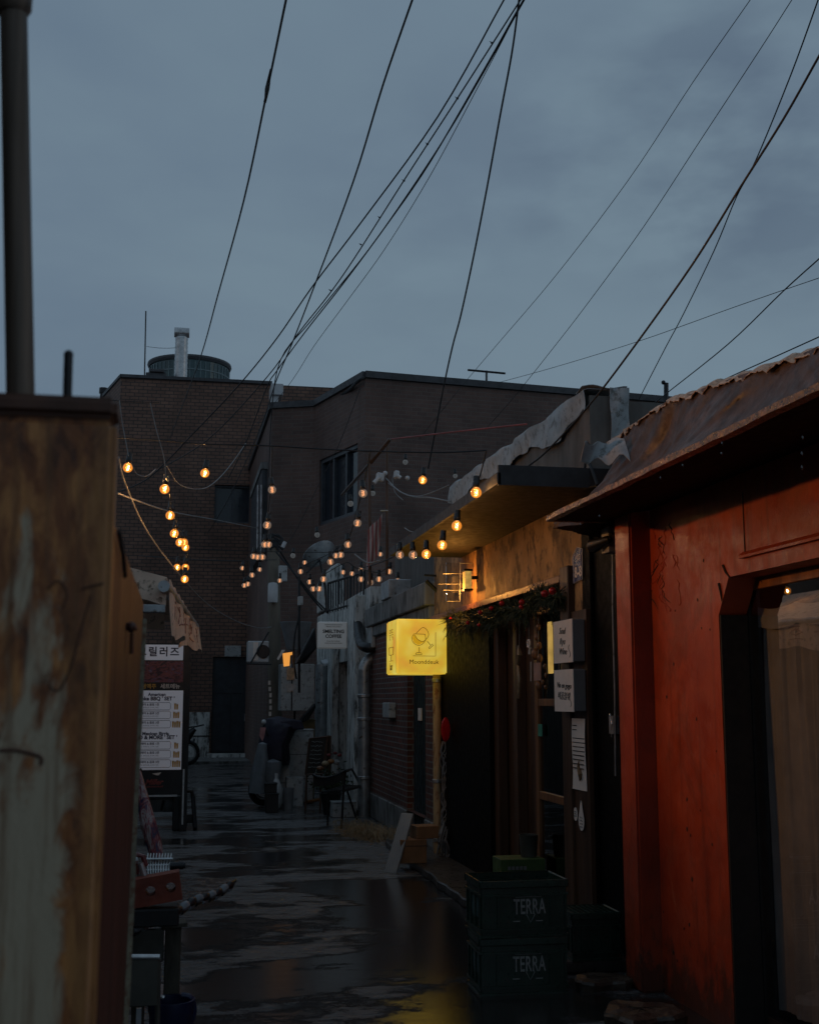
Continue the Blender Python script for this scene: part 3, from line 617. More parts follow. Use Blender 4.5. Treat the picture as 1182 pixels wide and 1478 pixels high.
# ================================================================ BRICK WALL HOUSE with concrete canopy
bh = thing('brick_house', 'low red brick house with blue-grey metal door under a thick concrete canopy', 'building', (3.2, 15, 0))
y0b, y1b = yb_ - .02, 12.75
Ab, Bb = (W, y0b), (W, y1b)
hdb = hole(Ab, Bb, 588, 614, 930, 1200); hdb = (hdb[0], hdb[1], .12, 2.42)
hr = P(572, 1000, X=W).y
w = MB(); w.wall(Ab, Bb, .32, 2.44, [(hdb[0], hdb[1], .32, 2.42)], .22)
w.add([(W, y1b, .32), (4.5, y1b, .32), (4.5, y1b, 2.44), (W, y1b, 2.44)], [(0, 1, 2, 3)])
part('brick_wall', w, 'red_brick', bh)
w = MB(); w.box(W - .02, W + .08, y1b + (hdb[0] and 0), y0b - hdb[1], 0, .32); w.box(W - .02, W + .08, y0b - hdb[0], y0b, 0, .32)
part('plinth', w, 'concrete', bh, bevel=.01)
w = MB(); yA, yB = y0b - hdb[1], y0b - hdb[0]; w.box(W + .1, W + .15, yA, yB, .1, 2.42)
nr = 9
for i in range(nr): yy = yA + (yB - yA) * (i + .5) / nr; w.box(W + .07, W + .1, yy - .025, yy + .025, .14, 2.38)
dr = part('door', w, 'teal_door', bh)
s = MB(); a = P(606, 1031, X=W + .06); s.box(W + .055, W + .068, a.y - .09, a.y + .09, a.z - .07, a.z + .07); part('notice', s, 'paper', dr)
s = MB(); s.box(W - .09, W - .001, P(572, 1025, X=W).y, P(562, 1025, X=W).y, P(567, 1036, X=W).z, P(567, 1014, X=W).z); part('meter_box', s, 'grey_plastic', bh, bevel=.01)
ycn, ycf = 11.95, 17.4
yn = 12.74; XK = P(613, 839, Y=yn).x; zt0 = P(613, 839, X=XK).z; zb0 = P(614, 892, X=XK).z; ycf = 17.0
w = MB(); w.box(XK, W + 1.2, yn, ycf, zb0 + .14, zt0); part('concrete_canopy', w, 'concrete', bh, bevel=.012)
w = MB(); w.box(XK + .05, W + 1.2, yn + .02, ycf - .1, zb0, zb0 + .138); part('canopy_soffit', w, 'concrete', bh, bevel=.01)
w = MB(); w.box(W + .3, 5, yn + .5, 16.8, zt0, zt0 + .9); part('upper_wall', w, 'shed_wall', bh)
parts('stay_bar', [MB().tube([P(615, 838, Y=12.6), P(644, 866, Y=12.6)], .022, 6), MB().tube([P(612, 830, Y=12.6), P(645, 832, Y=12.6)], .012, 6)], 'black_metal', bh)
# roof-top unit and conduit on the canopy
s = MB(); a = P(562, 848, X=2.62); s.box(2.56, 2.85, a.y - .3, a.y + .3, zt0, a.z + .08); solo('electric_box', s, 'grey_metal', 'small grey electrical box on top of the concrete canopy', 'electrical box', bevel=.01)
# vertical pipe lit by the lantern
pipe = thing('downpipe', 'orange-lit rusty downpipe between the brick pier and the black shop front', 'pipe', (W - .05, 12.35, 0))
px_ = P(631, 1100, Y=12.3).x
s = MB(); s.tube([(px_, 12.3, .05), (px_, 12.3, P(631, 970, Y=12.3).z + .5)], .042, 14); part('pipe', s, 'rust_pipe' if 'rust_pipe' in M else mat('rust_pipe', (.42, .31, .17), .5, var=.3, vs=10, dirt=(.2, .08, .03), dirt_amt=.35, bs=.1, stretch=(1, 1, .4)), pipe, smooth=True)
parts('collar', [MB().lathe([(.044, zz), (.052, zz + .005), (.052, zz + .035), (.044, zz + .04)], (px_, 12.3, 0), 14) for zz in [P(631, py, Y=12.3).z for py in (985, 1130, 1215)]], 'galv', pipe, smooth=True)
s = MB(); c = P(643, 1053, Y=11.85); s.lathe([(.001, -.012), (.045, -.01), (.05, 0), (.045, .01), (.001, .012)], (0, 0, 0), 20, (0.25, -1, 0)); s.v = [V((v.x, v.y, v.z * 2.4)) + c for v in s.v]
solo('reflector_disc', s, 'red_plastic', 'red oval disc hung beside the rusty downpipe', 'disc', smooth=True)
# trailing wires and rags beside the black door
s = MB()
rg = random.Random(5)
for i in range(5):
    z = 1.25; pts = []
    for j in range(14): pts.append(P(640 + 3 * math.sin(j * 1.7 + i) + rg.uniform(-2.5, 2.5), 1070 + j * 13, Y=12.1)); 
    s.tube(smoothpath(pts, 3), .005, 5)
for i in range(14):
    a = P(636 + rg.uniform(0, 10), 1170 + rg.uniform(0, 50), Y=12.0 + rg.uniform(-.05, .05)); s.tube([a, a + V((rg.uniform(-.05, .05), 0, -.12)), a + V((rg.uniform(-.06, .06), .02, -.25))], [.006, .011, .003], 5)
solo('dry_vine', s, 'pale_cable', 'tangle of pale dry stems and wires hanging beside the black shop front', 'vine')

# ================================================================ YELLOW LANTERN SIGN
ysl = 12.0
a = P(573, 893, Y=ysl); b = P(645, 973, Y=ysl); dy = .62
ls = thing('lantern_sign', 'glowing yellow Moonddeuk box sign with two drawn wine glasses, jutting over the lane', 'sign', ((a.x + b.x) / 2, ysl, b.z))
s = MB(); s.box(a.x, b.x, ysl, ysl + dy, b.z, a.z); part('sign_box', s, 'yellow_face', ls, bevel=.012, segs=2)
def q(px, py): return P(px, py, Y=ysl - .006)
t = .0028
def qs(pts, n=5): return smoothpath([q(x, y) for x, y in pts], n)
s = MB(); s.tube([q(597.3, 914.8), q(613.4, 915.4)] + qs([(613.4, 915.4), (614.2, 922), (611, 928.5), (604, 931.5), (597, 928), (594.3, 921.4), (597.3, 914.8)]), t, 6); part('glass_drawing', s, 'yellow_line', ls)
s = MB(); s.tube(qs([(598.6, 916.3), (602.4, 922.2), (609, 925.8), (614.4, 924)]), t, 6); part('glass_drawing', s, 'yellow_line', ls)
s = MB(); s.tube([q(600.5, 914)] + qs([(607, 907.6), (610.8, 905.7), (615.5, 908.5), (618.5, 914.6), (617.5, 919.5), (614.2, 923.2)]), t, 6); part('glass_drawing', s, 'yellow_line', ls)
for pl in ([(605, 934), (605, 941.5)], [(599.5, 944.4), (601, 942), (607.6, 942), (609.2, 944.4), (599.5, 944.4)], [(616.3, 925.2), (621.4, 931.1)], [(619.7, 936.4), (618.4, 934.8), (624.4, 929.2), (625.8, 930.9), (619.7, 936.4)], [(628.6, 912.5), (628.6, 947), (596, 946.6)]):
    s = MB(); s.tube([q(*w_) for w_ in pl], t, 6); part('glass_drawing', s, 'yellow_line', ls)
s = MB(); s.slab([q(597.3, 915.6), q(595.1, 921.4), q(597.4, 927.4), q(604, 930.6), q(610.2, 928), q(613, 925), q(609, 926.4), q(602.4, 923), q(598.6, 917.2)], (0, 1, 0), .003)
part('wine_fill', s, emis('wine_fill', (.62, .34, .01), .75), ls)
lettering('Moonddeuk', .062, 'yellow_line', ls, q(612, 955.5), (1, 0, 0), (0, 0, 1))
lettering('문득', .13, 'yellow_line', ls, (a.x - .004, ysl + dy * .5, b.z + (a.z - b.z) * .72), (0, -1, 0), (0, 0, 1), off=-.002)
s = MB(); sx = a.x - .004
def sp2(u, v): return V((sx, ysl + dy * (1 - u), b.z + (a.z - b.z) * v))
s.tube([sp2(.3, .5), sp2(.32, .36), sp2(.68, .36), sp2(.7, .5), sp2(.3, .5)], t, 5); s.tube([sp2(.5, .36), sp2(.5, .26)], t, 5); s.tube([sp2(.35, .25), sp2(.65, .25)], t, 5); part('side_drawing', s, 'yellow_line', ls)
lettering('bar', .11, 'yellow_line', ls, sp2(.5, .14), (0, -1, 0), (0, 0, 1))
parts('bracket', [MB().box(b.x + .002, W - .002, ysl + .28, ysl + .33, z_, z_ + .05) for z_ in (a.z - .12, b.z + .07)], 'black_metal', ls)

# ================================================================ OCHRE SHOP (stucco, dark timber front)
och = thing('wine_bar_building', 'ochre stucco bar with a dark timber front under a deep flat overhang', 'building', (3.5, 10, 0))
YF, YN = 12.7, P(841, 900, X=W).y
ZO = 3.0
Ao, Bo = (W, YF), (W, YN)
yo1 = P(822, 1000, X=W).y; yo0 = 12.66
zh = P(725, 868, X=W).z
w = MB(); w.wall(Ao, Bo, .0, ZO + .5, [(YF - yo0, YF - yo1, .0, zh)], .3)
w.add([(W, YN, 0), (4.5, YN, 0), (4.5, YN, 3.5), (W, YN, 3.5)], [(0, 1, 2, 3)])
part('stucco_wall', w, 'ochre_stucco', och)
xo = W + .05
def yx(px, X=None): return P(px, 1000, X=X or xo).y
w = MB(); w.box(W - .012, W + .05, yx(716), yo0, .07, zh - .02); part('black_leaf', w, 'black_door', och)
w = MB(); w.box(xo + .07, xo + .119, yx(748), yx(716), .07, zh - .02); part('timber_panel', w, 'wood_dark', och)
w = MB(); w.box(xo - .02, xo + .06, yx(722), yx(715), .07, zh - .05); w.box(xo - .02, xo + .06, yx(749), yx(744), .07, zh - .05); part('door_post', w, 'wood_dark', och, bevel=.004)
# glazed timber door, two muntins
y0d, y1d = yx(772), yx(822)
fr_ = MB()
yl, yr = y0d, y1d
for yy in ((yl - .06, yl + .02), (yr, yr + .1)): fr_.box(xo, xo + .05, yy[0], yy[1], .08, zh - .08)
for zz, hh in ((P(795, 1014, X=xo).z, .055), (P(795, 1152, X=xo).z, .06), (.14, .14), (zh - .14, .06)): fr_.box(xo + .004, xo + .046, yr + .1, yl - .06, zz - hh / 2, zz + hh / 2)
gd = part('glazed_door', fr_, 'wood_mid', och, bevel=.004)
w = MB(); w.box(xo + .02, xo + .026, yr + .1, yl - .06, .1, zh - .1); part('pane', w, 'door_pane', gd)
s = MB(); a = P(780, 1054, X=xo - .003); s.box(xo - .006, xo - .001, a.y - .04, a.y + .06, a.z - .045, a.z + .045); part('green_sticker', s, mat('sticker', (.05, .3, .2), .4), gd)
w = MB(); w.box(xo + .06, xo + .1, yx(770), yx(749), .07, zh - .05); part('side_panel', w, 'wood_dark', och)
w = MB(); w.box(W - .05, W + .12, P(820, 900, X=W - .05).y, P(808, 900, X=W - .05).y, .07, zh + .1); part('door_post', w, 'wood_dark', och, bevel=.006)
w = MB(); w.box(W - .04, W + .1, P(806, 900, X=W - .05).y, yo0 + .1, zh, zh + .055); part('door_header', w, 'wood_mid', och, bevel=.005)
yh = P(850, 1000, X=W - .02).y
w = MB(); w.box(W - .03, W - .001, yh, P(821, 1000, X=W - .02).y, .07, P(835, 893, X=W).z + .05); part('timber_board', w, 'wood_dark', och)
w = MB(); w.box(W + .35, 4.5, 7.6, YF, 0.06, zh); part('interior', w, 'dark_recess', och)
# overhang slab
yn_ = P(721, 690, X=2.0).y; zs = P(721, 700, X=2.0).z; zs2 = P(721, 672, X=2.0).z; yf_ = P(566, 800, X=2.0).y
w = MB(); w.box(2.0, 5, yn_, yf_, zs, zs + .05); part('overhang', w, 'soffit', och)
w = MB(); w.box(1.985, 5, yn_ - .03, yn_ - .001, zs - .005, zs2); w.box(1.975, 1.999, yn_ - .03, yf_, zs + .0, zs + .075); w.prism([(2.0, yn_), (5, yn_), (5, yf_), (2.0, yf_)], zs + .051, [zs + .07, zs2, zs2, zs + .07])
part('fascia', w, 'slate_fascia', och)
# parapet on it, draped in a white sheet
T0 = P(846, 566, X=2.62); T1 = P(650, 706, X=2.62)
w = MB(); z_a, z_b = T0.z - .02, T1.z - .02
w.prism([(2.64, T0.y), (2.8, T0.y), (2.8, T1.y), (2.64, T1.y)], zs2 + .002, [z_a, z_a, z_b, z_b]); w.box(2.8, 5, T0.y, T0.y + .14, zs2 + .002, z_a - .03)
part('parapet', w, 'shed_wall', och)
def sheet(u, v):
    p = T1.lerp(T0, u); hang = .17 + .05 * math.sin(u * 17) + .05 * hsh(int(u * 24)) ; wv = .012 * math.sin(u * 60) + .01 * math.sin(u * 23 + v * 5)
    if v < .35: return p + V((.22 * (1 - v / .35) - .0, 0, .03 + .015 * math.sin(u * 31)))
    return p + V((-.015 + wv, 0, .03 - hang * (v - .35) / .65))
s = MB(); s.grid(sheet, 90, 12, .004)
tagp(build('plastic_sheet', s, 'tarp_white', smooth=True), 'grey-white plastic sheet draped along the sloping parapet above the bar', 'tarpaulin')
def sheet2(u, v):
    return V((2.78 + .2 * u, T0.y - .03 - .04 * math.sin(v * 3.1), T0.z + .04 - .012 * math.sin(u * 9) - v * (.52 + .05 * math.sin(u * 11)) - .05 * u * u)) + V((0, .015 * math.sin(u * 14 + v * 4), 0))
s = MB(); s.grid(lambda u, v: sheet2(u, v) - V((.02, 0, 0)) if u > .62 or v < .12 else sheet2(.62 + u * .1, v), 14, 20, .004)
s = MB(); s.grid(lambda u, v: V((2.77 + .13 * u, T0.y - .04 + .012 * math.sin(v * 9 + u * 5), T0.z + .03 - v * (.45 + .04 * math.sin(u * 9)))), 8, 16, .004); s.grid(lambda u, v: V((2.6 + .3 * u, T0.y - .02 + .18 * v, T0.z + .04 + .01 * math.sin(u * 8 + v * 5) )), 10, 5, .004)
tagp(build('plastic_sheet', s, 'tarp_white', smooth=True), 'short grey-white sheet end hanging down at the near end of the parapet', 'tarpaulin')

# ================================================================ RED BUILDING (near right)
red = thing('red_building', 'oxide-red painted shop wall with a deep doorway and low sheet roof, filling the right edge', 'building', (3.6, 5, 0))
YR = 6.62
Ar, Br = (W, YR), (W, 1.2)
yj = P(1041, 1000, X=W).y
w = MB(); w.wall(Ar, Br, 0, 2.75, [(YR - yj, YR - 3.2, 0, 2.2)], .15)
# sloping plaster brace at the upper corner of the doorway
c1 = P(1041, 905, X=W); 
w.add([(W, yj, 2.02), (W, yj - .13, 2.2), (W + .15, yj - .13, 2.2), (W + .15, yj, 2.02), (W, yj, 2.2), (W + .15, yj, 2.2)], [(0, 1, 2, 3), (0, 4, 1), (3, 2, 5)])
part('painted_wall', w, 'red_paint', red)
w = MB(); w.box(W - .002, W + .5, YR + .001, YR + .2, 0, 2.75); w.box(W - .14, W + .5, YR + .201 - .2, YR + .42, 0, 2.7)
w = MB(); w.box(W - .125, W + .3, YR + .003, YR + .25, 0, 2.69); part('pilaster', w, 'red_paint', red, bevel=.012, segs=2)
# raised band over the doorway, plaster scars
def RW(px, py, k=0): return P(px, py, X=W - k)
w = MB(); a = P(1071, 803, X=W); b = P(1178, 782, X=W)
w.hexa([(W - .022, a.y, a.z - .012), (W - .022, 2.4, a.z - .012), (W - .0015, 2.4, a.z - .012), (W - .0015, a.y, a.z - .012), (W - .022, a.y, a.z), (W - .022, 2.4, a.z), (W - .0015, 2.4, a.z + .02), (W - .0015, a.y, a.z + .02)])
part('plaster_ledge', w, 'red_paint', red)
w = MB(); w.box(W - .004, W - .0012, RW(1071, 700).y - .0025, RW(1071, 700).y + .0025, a.z, 2.6); part('joint_strip', w, 'dark_recess', red)
for ps in (((1043, 816), (1047, 826), (1054, 836)), ((1037, 842), (1040, 856), (1041, 868))):
    w = MB(); w.tube([RW(x, y, .003) for x, y in ps], [.008, .007, .002], 5); part('plaster_crack', w, 'dark_recess', red)
rg = random.Random(17)
for i in range(26):
    x_, y_ = rg.gauss(957, 9), rg.uniform(752, 856); pts_ = [(x_, y_)]
    for k in range(rg.randint(3, 6)): pts_.append((pts_[-1][0] + rg.uniform(-5, 5), pts_[-1][1] + rg.uniform(2, 9)))
    w = MB(); w.tube([RW(a_, b_2, .001) for a_, b_2 in pts_], [.0012] + [rg.uniform(.002, .0045) for _ in pts_[2:]] + [.0006], 5); part('paint_crack', w, 'red_paint' if i % 3 else 'dark_recess', red)
rg = random.Random(11)
for i in range(22):
    x_, y_ = rg.uniform(955, 1035), rg.uniform(790, 1440); c = RW(x_, y_)
    w = MB(); s_ = rg.uniform(.004, .009); w.slab([(W - .002, c.y + s_ * math.cos(k * 1.05) * rg.uniform(.6, 1.3), c.z + s_ * 1.4 * math.sin(k * 1.05) * rg.uniform(.6, 1.3)) for k in range(6)], (1, 0, 0), .0015); part('paint_chip', w, 'dark_recess', red)
# recess window: timber head, pane, curtains
XP = W + .16
yfar = yj
w = MB(); w.box(W + .152, W + .2, yfar - .02, yfar + .1, 0, 2.2)
w.box(W + .004, W + .15, yj - .014, yj - .002, 0, 2.02); part('window_jamb_shade', w, 'dark_recess', red)  # dark board laid over the reveal stands in for its shade
zhd = P(1095, 850, X=XP).z; zhu = P(1095, 838, X=XP).z
w = MB(); w.box(XP - .012, XP + .03, 3.2, yfar - .05, zhd, zhd + .095); hd_ = part('window_head', w, 'wood_mid', red, bevel=.003)
w = MB(); w.box(XP, XP + .03, 3.2, yfar, zhd + .098, 2.2); w.box(XP - .005, XP + .04, 3.2, yfar, 0, .09); part('window_top', w, 'dark_recess', red)
w = MB(); w.box(XP, XP + .006, 3.2, yfar, .09, zhd); part('pane', w, 'pane', red)
def cur(y0, y1, z0, z1, fr, am, X0):
    from mathutils import noise as Z
    return lambda u, v: V((X0 + am * 1.6 * Z.noise(V((u * fr * .42 + .5 * v, v * .7, 2))) * (.4 + .6 * v) + am * .7 * Z.noise(V((u * fr * 1.3, v * 1.5, 7))), y0 + (y1 - y0) * u + .01 * math.sin(v * 5 + u * 9), z1 - (z1 - z0) * v))
s = MB(); s.grid(cur(yfar - .03, 3.1, .12, 2.0, 95, .02, XP + .07), 260, 10, .002)
cu = part('curtain', s, 'curtain', red, smooth=True)
s = MB(); s.grid(lambda u, v: V((XP + .04 + .008 * math.sin(u * 60), yfar - .03 - (yfar - 3.1) * u, 2.06 - .1 * v - .02 * abs(math.sin(u * 22)))), 120, 4, .002); part('valance', s, 'curtain', red, smooth=True)
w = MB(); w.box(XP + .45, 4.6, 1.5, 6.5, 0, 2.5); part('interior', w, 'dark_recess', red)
# lean-to sheet roof: low edge over the lane
E0 = P(791, 751, X=2.0); ZE = E0.z
def rz(x): return ZE + (x - 2.0) * .16
ft = [(2.0, E0.y), (2.0, 1.0), (4.6, 1.0), (4.6, 8.6), (W + .02, P(890, 752, X=W).y)]
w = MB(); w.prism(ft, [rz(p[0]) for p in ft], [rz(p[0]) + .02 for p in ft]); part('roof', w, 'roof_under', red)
w = MB(); rg = random.Random(2); n = 60
top = [(1.985 + rg.uniform(-.004, .004), E0.y - (E0.y - 1.0) * i / n, 0) for i in range(n + 1)]
for i in range(n):
    a, b = top[i], top[i + 1]; j1 = .016 + .009 * hsh(i); j2 = .016 + .009 * hsh(i + 1); l1 = -.002 - .005 * hsh(i, 3); l2 = -.002 - .005 * hsh(i + 1, 3)
    w.hexa([(a[0], a[1], ZE + l1), (b[0], b[1], ZE + l2), (2.03, b[1], ZE + l2), (2.03, a[1], ZE + l1), (a[0], a[1], ZE + j1), (b[0], b[1], ZE + j2), (2.03, b[1], ZE + j2), (2.03, a[1], ZE + j1)])
w.hexa([(2.0, E0.y + .0, ZE - .004), (2.0, E0.y + .03, ZE - .004), (W, ft[4][1] + .03, rz(W)), (W, ft[4][1], rz(W)), (2.0, E0.y, ZE + .03), (2.0, E0.y + .03, ZE + .03), (W, ft[4][1] + .03, rz(W) + .035), (W, ft[4][1], rz(W) + .035)])
part('roof_edge', w, 'roof_edge', red)
# water drops on the edge
drops = [(1042, 640), (1041, 655), (1158, 632), (1157, 655), (1157, 675), (838, 757), (953, 690), (985, 672), (865, 745)]
for i, (x_, y_) in enumerate(drops):
    c = P(x_, y_, X=1.995); s = MB(); s.ball((0, 0, 0), .0045, 8, 1.8); s.v = [v + c for v in s.v]
    solo('water_drop', s, 'pane', 'water drops falling from the sheet roof edge of the red shop', 'water drop', 'water drops under the roof edge', smooth=True)

# tarpaulin bundled over the roof
ridge_px = [(882, 640), (905, 626), (930, 606), (965, 583), (1010, 566), (1060, 548), (1120, 528), (1182, 505), (1260, 472)]
XT = 2.75
ridge = smoothpath([P(x, y, X=XT) for x, y in ridge_px], 5)
def rg_at(u):
    f = u * (len(ridge) - 1); i = min(int(f), len(ridge) - 2); return ridge[i].lerp(ridge[i + 1], f - i)
from mathutils import noise as _nz
def nz(x, y=0, z=0): return _nz.noise(V((x, y, z)))
def tarp(u, v):
    p = rg_at(u); k = v; zb = rz(2.2) + .035
    sk = u + .22 * k                                     # folds run slanting down toward the near end
    fold = .1 * nz(sk * 7, k * .8, 1) + .11 * abs(nz(sk * 13, k * 1.6, 4)) + .04 * abs(nz(sk * 34, k * 4, 2))
    bag = .16 * math.sin(k * 3.14) * (.7 + .5 * nz(u * 4, 0, 9))
    return V((p.x - .03 - .52 * min(1, .12 + u * 5) * k + bag * .9 + fold * (.25 + k), p.y + .12 * fold, p.z - .02 * (k > 0) + (zb - p.z) * k - bag * .25 + fold * .5 * math.sin(k * 3.14)))
s = MB(); s.grid(tarp, 180, 26, .005)
tp = thing('tarpaulin', 'brown wrinkled tarpaulin heaped over the red shop roof, ragged pale hem along its top', 'tarpaulin', (2.6, 5, 2.7))
part('sheet', s, 'tarp_brown', tp, smooth=True)
nn = 260
def hem(u, v):
    p = rg_at(u); rag = .03 + .03 * nz(u * 38, 0, 5) + .018 * nz(u * 110, 0, 6)
    lift = .018 * nz(u * 26, 3, 1) + .008 * nz(u * 90, 2, 1)
    return p + V((-.05 + .16 * v + .02 * nz(u * 60, v, 3), .01 * nz(u * 80, v * 3, 7), .012 + lift + .02 * math.sin(v * 3.1) - rag * max(0, 1 - v * 2.4)))
s = MB(); s.grid(hem, nn, 8, .003)
part('hem', s, mat('tarp_hem_lit', (.5, .33, .22), .55, var=.55, vs=40, bs=.5), tp, smooth=True)  # brighter colour stands in for light caught along the hem
f0 = P(893, 628, X=2.62)
s = MB(); s.grid(lambda u, v: V((f0.x - .24 + .26 * u, f0.y - .05 + .1 * math.sin(u * 3 + v), f0.z - .02 - .045 * (1 - u) - v * (.10 + .05 * u + .02 * math.sin(u * 13)) + .012 * math.sin(u * 17))), 16, 10, .004)
part('flap', s, 'tarp_white', tp, smooth=True)
# strut in the dark gap under the flap
s = MB(); s.tube([P(845, 655, Y=7.5), P(862, 700, Y=7.3)], .012, 6); s.tube([P(862, 700, Y=7.3), P(841, 706, Y=7.5), P(846, 650, Y=7.5)], .009, 6)
solo('bent_strut', s, 'black_metal', 'bent thin black strut in the gap between the two roofs', 'strut')
s = MB(); s.box(W + .02, W + .07, 7.0, 7.04, 2.7, 3.05); solo('roof_prop', s, 'red_paint', 'short red-painted prop standing between the sheet roof and the tarpaulin', 'prop')

# dark service gap between the two shops
gap = thing('service_gap_panel', 'black boarded gap between the red pilaster and the ochre bar', 'panel', (W + .1, 7.4, 0))
w = MB(); w.box(W + .03, W + .08, YR + .26, YN - .002, 0, 2.95); part('board', w, 'black_door', gap)
w = MB(); w.box(W + .0, W + .028, YN - .16, YN - .003, 0.02, 2.9); part('edge_post', w, 'black_door', gap, bevel=.004)
yc = P(884, 900, X=W).y
w = MB(); w.tube([P(884, 800, X=W), P(884, 880, X=W), P(887, 1000, X=W), P(888, 1120, X=W)], .006, 6); part('conduit', w, 'grey_metal', gap)
# spotlight on its switch box
sl = thing('wall_spotlight', 'unlit black spotlight clamped to a pale box beside the red pilaster', 'spotlight', P(886, 800, X=W - .05))
a = P(880, 760, X=W - .03); b = P(891, 797, X=W - .03)
w = MB(); w.box(W - .09, W + .02, b.y, a.y, b.z, P(886, 760, X=W - .05).z); part('switch_box', w, 'grey_plastic', sl, bevel=.005)
h0 = P(880, 778, X=W - .1); h1 = P(846, 792, X=W - .16)
w = MB(); w.lathe([(.02, 0), (.028, .03), (.03, .07), (.04, .15), (.045, .2), (.038, .2)], h0, 14, (h1 - h0)); part('lamp_head', w, 'black_metal', sl, smooth=True)
w = MB(); w.tube([P(884, 770, X=W - .09), h0 + V((0, 0, .02)), h0], .009, 6); part('arm', w, 'black_metal', sl)
# brass-like bracket lower down
c = P(889, 1045, X=W + .02)
w = MB(); w.box(W - .01, W + .029, c.y - .03, c.y + .05, c.z - .06, c.z + .05); w.tube([c + V((-.02, .05, .06)), c + V((-.03, -.01, 0)), c + V((-.02, .03, -.08))], .007, 5)
solo('door_latch', w, 'grey_metal', 'worn metal latch on the black boards left of the red pilaster', 'latch')

# blue house-number plate
XS = W - .005
a = P(829, 790, X=XS); b = P(840, 840, X=XS)
s = MB(); pts_ = [P(827, 804, X=XS), P(833, 790, X=XS), P(840, 792, X=XS), P(840, 836, X=XS), P(828, 842, X=XS)]
hn = thing('number_plate', 'small dark blue pentagonal house-number plate on ochre stucco under the overhang', 'number plate', pts_[4])
s.slab(pts_[::-1], (-1, 0, 0), .008); part('plate', s, mat('plate_blue', (.03, .04, .14), .3), hn)
s = MB(); q5 = [P(827, 804, X=XS - .01), P(833, 790, X=XS - .01), P(840, 792, X=XS - .01), P(840, 836, X=XS - .01), P(828, 842, X=XS - .01)]
s.tube(q5 + [q5[0]], .003, 4); part('rim', s, 'paper', hn)
cc = P(834, 826, X=XS - .011); lettering('8-8', .1, 'paper', hn, cc, (0, -1, 0), (0, 0, 1), off=.002, sx=1.15); cc = P(834.5, 806, X=XS - .011); lettering('연무', .05, 'paper', hn, cc, (0, -1, 0), (0, 0, 1))

# ---- two white box signs with handwriting
def boxsign(name, label, py0, py1, lines):
    X = W - .115; yA = P(800, 930, X=X).y; yB = P(827, 930, X=X).y
    z1 = P(827, py0, X=X).z; z0 = P(827, py1, X=X).z
    t = thing(name, label, 'sign', (X, yB, z0))
    s = MB(); s.box(X, W - .032, yB, yA, z0, z1); part('box', s, 'box_side', t, bevel=.006)
    s = MB(); s.box(X - .006, X - .0005, yB - .002, yA + .002, z0 - .002, z1 + .002); part('face', s, 'paper', t)
    for i, (tx, sz, v, u) in enumerate(lines):
        lettering(tx, sz, 'ink', t, (X - .0075, yA + (yB - yA) * u, z0 + (z1 - z0) * v), (0, -1, -.04), (.0, .0, 1), shear=.35, sx=1.25)
    s = MB(); s.tube([(X - .008, yB + .06 - .02 * math.sin(i * .9), z0 + .03 + .012 * i) for i in range(8)], .0016, 4); part('flourish', s, 'ink', t)
    return t
boxsign('box_sign', 'upper white box sign handwritten Soul Ryu Wine, beside the bar door', 893, 955, [('Soul', .062, .75, .48), ('Ryu', .062, .5, .48), ('Wine', .062, .26, .5)])
boxsign('box_sign', 'lower white box sign with two handwritten lines, directly beneath the Soul one', 966, 1027, [('Vin en gogo', .052, .62, .52), ('비움블뤼', .058, .36, .5)])
# papers on the timber board
XB = W - .034
lp = thing('poster', 'long curling paper notice with printed lines and a small drawing, pinned below the box signs', 'poster', P(836, 1142, X=XB))
yA, yB = P(826, 1090, X=XB).y, P(846, 1090, X=XB).y; z1 = P(836, 1037, X=XB).z; z0 = P(836, 1140, X=XB).z
s = MB(); s.grid(lambda u, v: V((XB - .004 - .03 * max(0, v - .7) * (1 - u) - .004 * math.sin(v * 5), yA + (yB - yA) * u + .05 * (max(0, v - .75)) * (1 - u), z1 - (z1 - z0) * v)), 6, 14, .0015); part('sheet', s, 'paper', lp)
s = []
for i in range(11):
    if i == 2: continue
    zz = z1 - .05 - i * .028; l = (.3 if i < 2 else (.75 + .15 * hsh(i)))
    s.append(MB().box(XB - .0105, XB - .0085, yA + (yB - yA) * (.12 + l), yA + (yB - yA) * .12, zz, zz + .006))
parts('print_line', s, 'ink', lp)
s = MB(); s.tube([(XB - .012, yA + (yB - yA) * (.6 + .08 * math.sin(i)), z0 + .06 + i * .022) for i in range(7)], [.002, .012, .018, .016, .01, .006, .002], 6); part('bottle_drawing', s, 'cardboard', lp)
for (px, py, rr, nm, lb) in ((831, 1175, .035, 'round_tag', 'small round white paper tag stuck left of the larger drop-shaped tag'), (840, 1185, .05, 'drop_tag', 'larger white drop-shaped paper tag with handwriting, low on the timber board')):
    c = P(px, py, X=XB); t = thing(nm, lb, 'tag', c - V((0, 0, rr)))
    k = 0 if nm == 'round_tag' else 1
    o = [(XB - .002 - .003 * k, c.y + rr * 1.15 * math.cos(a), c.z + rr * 1.25 * math.sin(a) + (rr * 1.4 * max(0, math.sin(a)) ** 9 if k else 0)) for a in [2 * math.pi * i / 28 for i in range(28)]]
    s = MB(); s.slab(o, (-1, 0, 0), .002); part('card', s, 'paper', t)
    for j in range(3 + k): 
        s = MB(); s.tube([(XB - .006 - .003 * k, c.y + rr * (.6 - .24 * i), c.z + rr * (.45 - .4 * j) + .005 * math.sin(i * 2.3 + j)) for i in range(6)], .0013, 4); part('pen_line', s, 'ink', t)
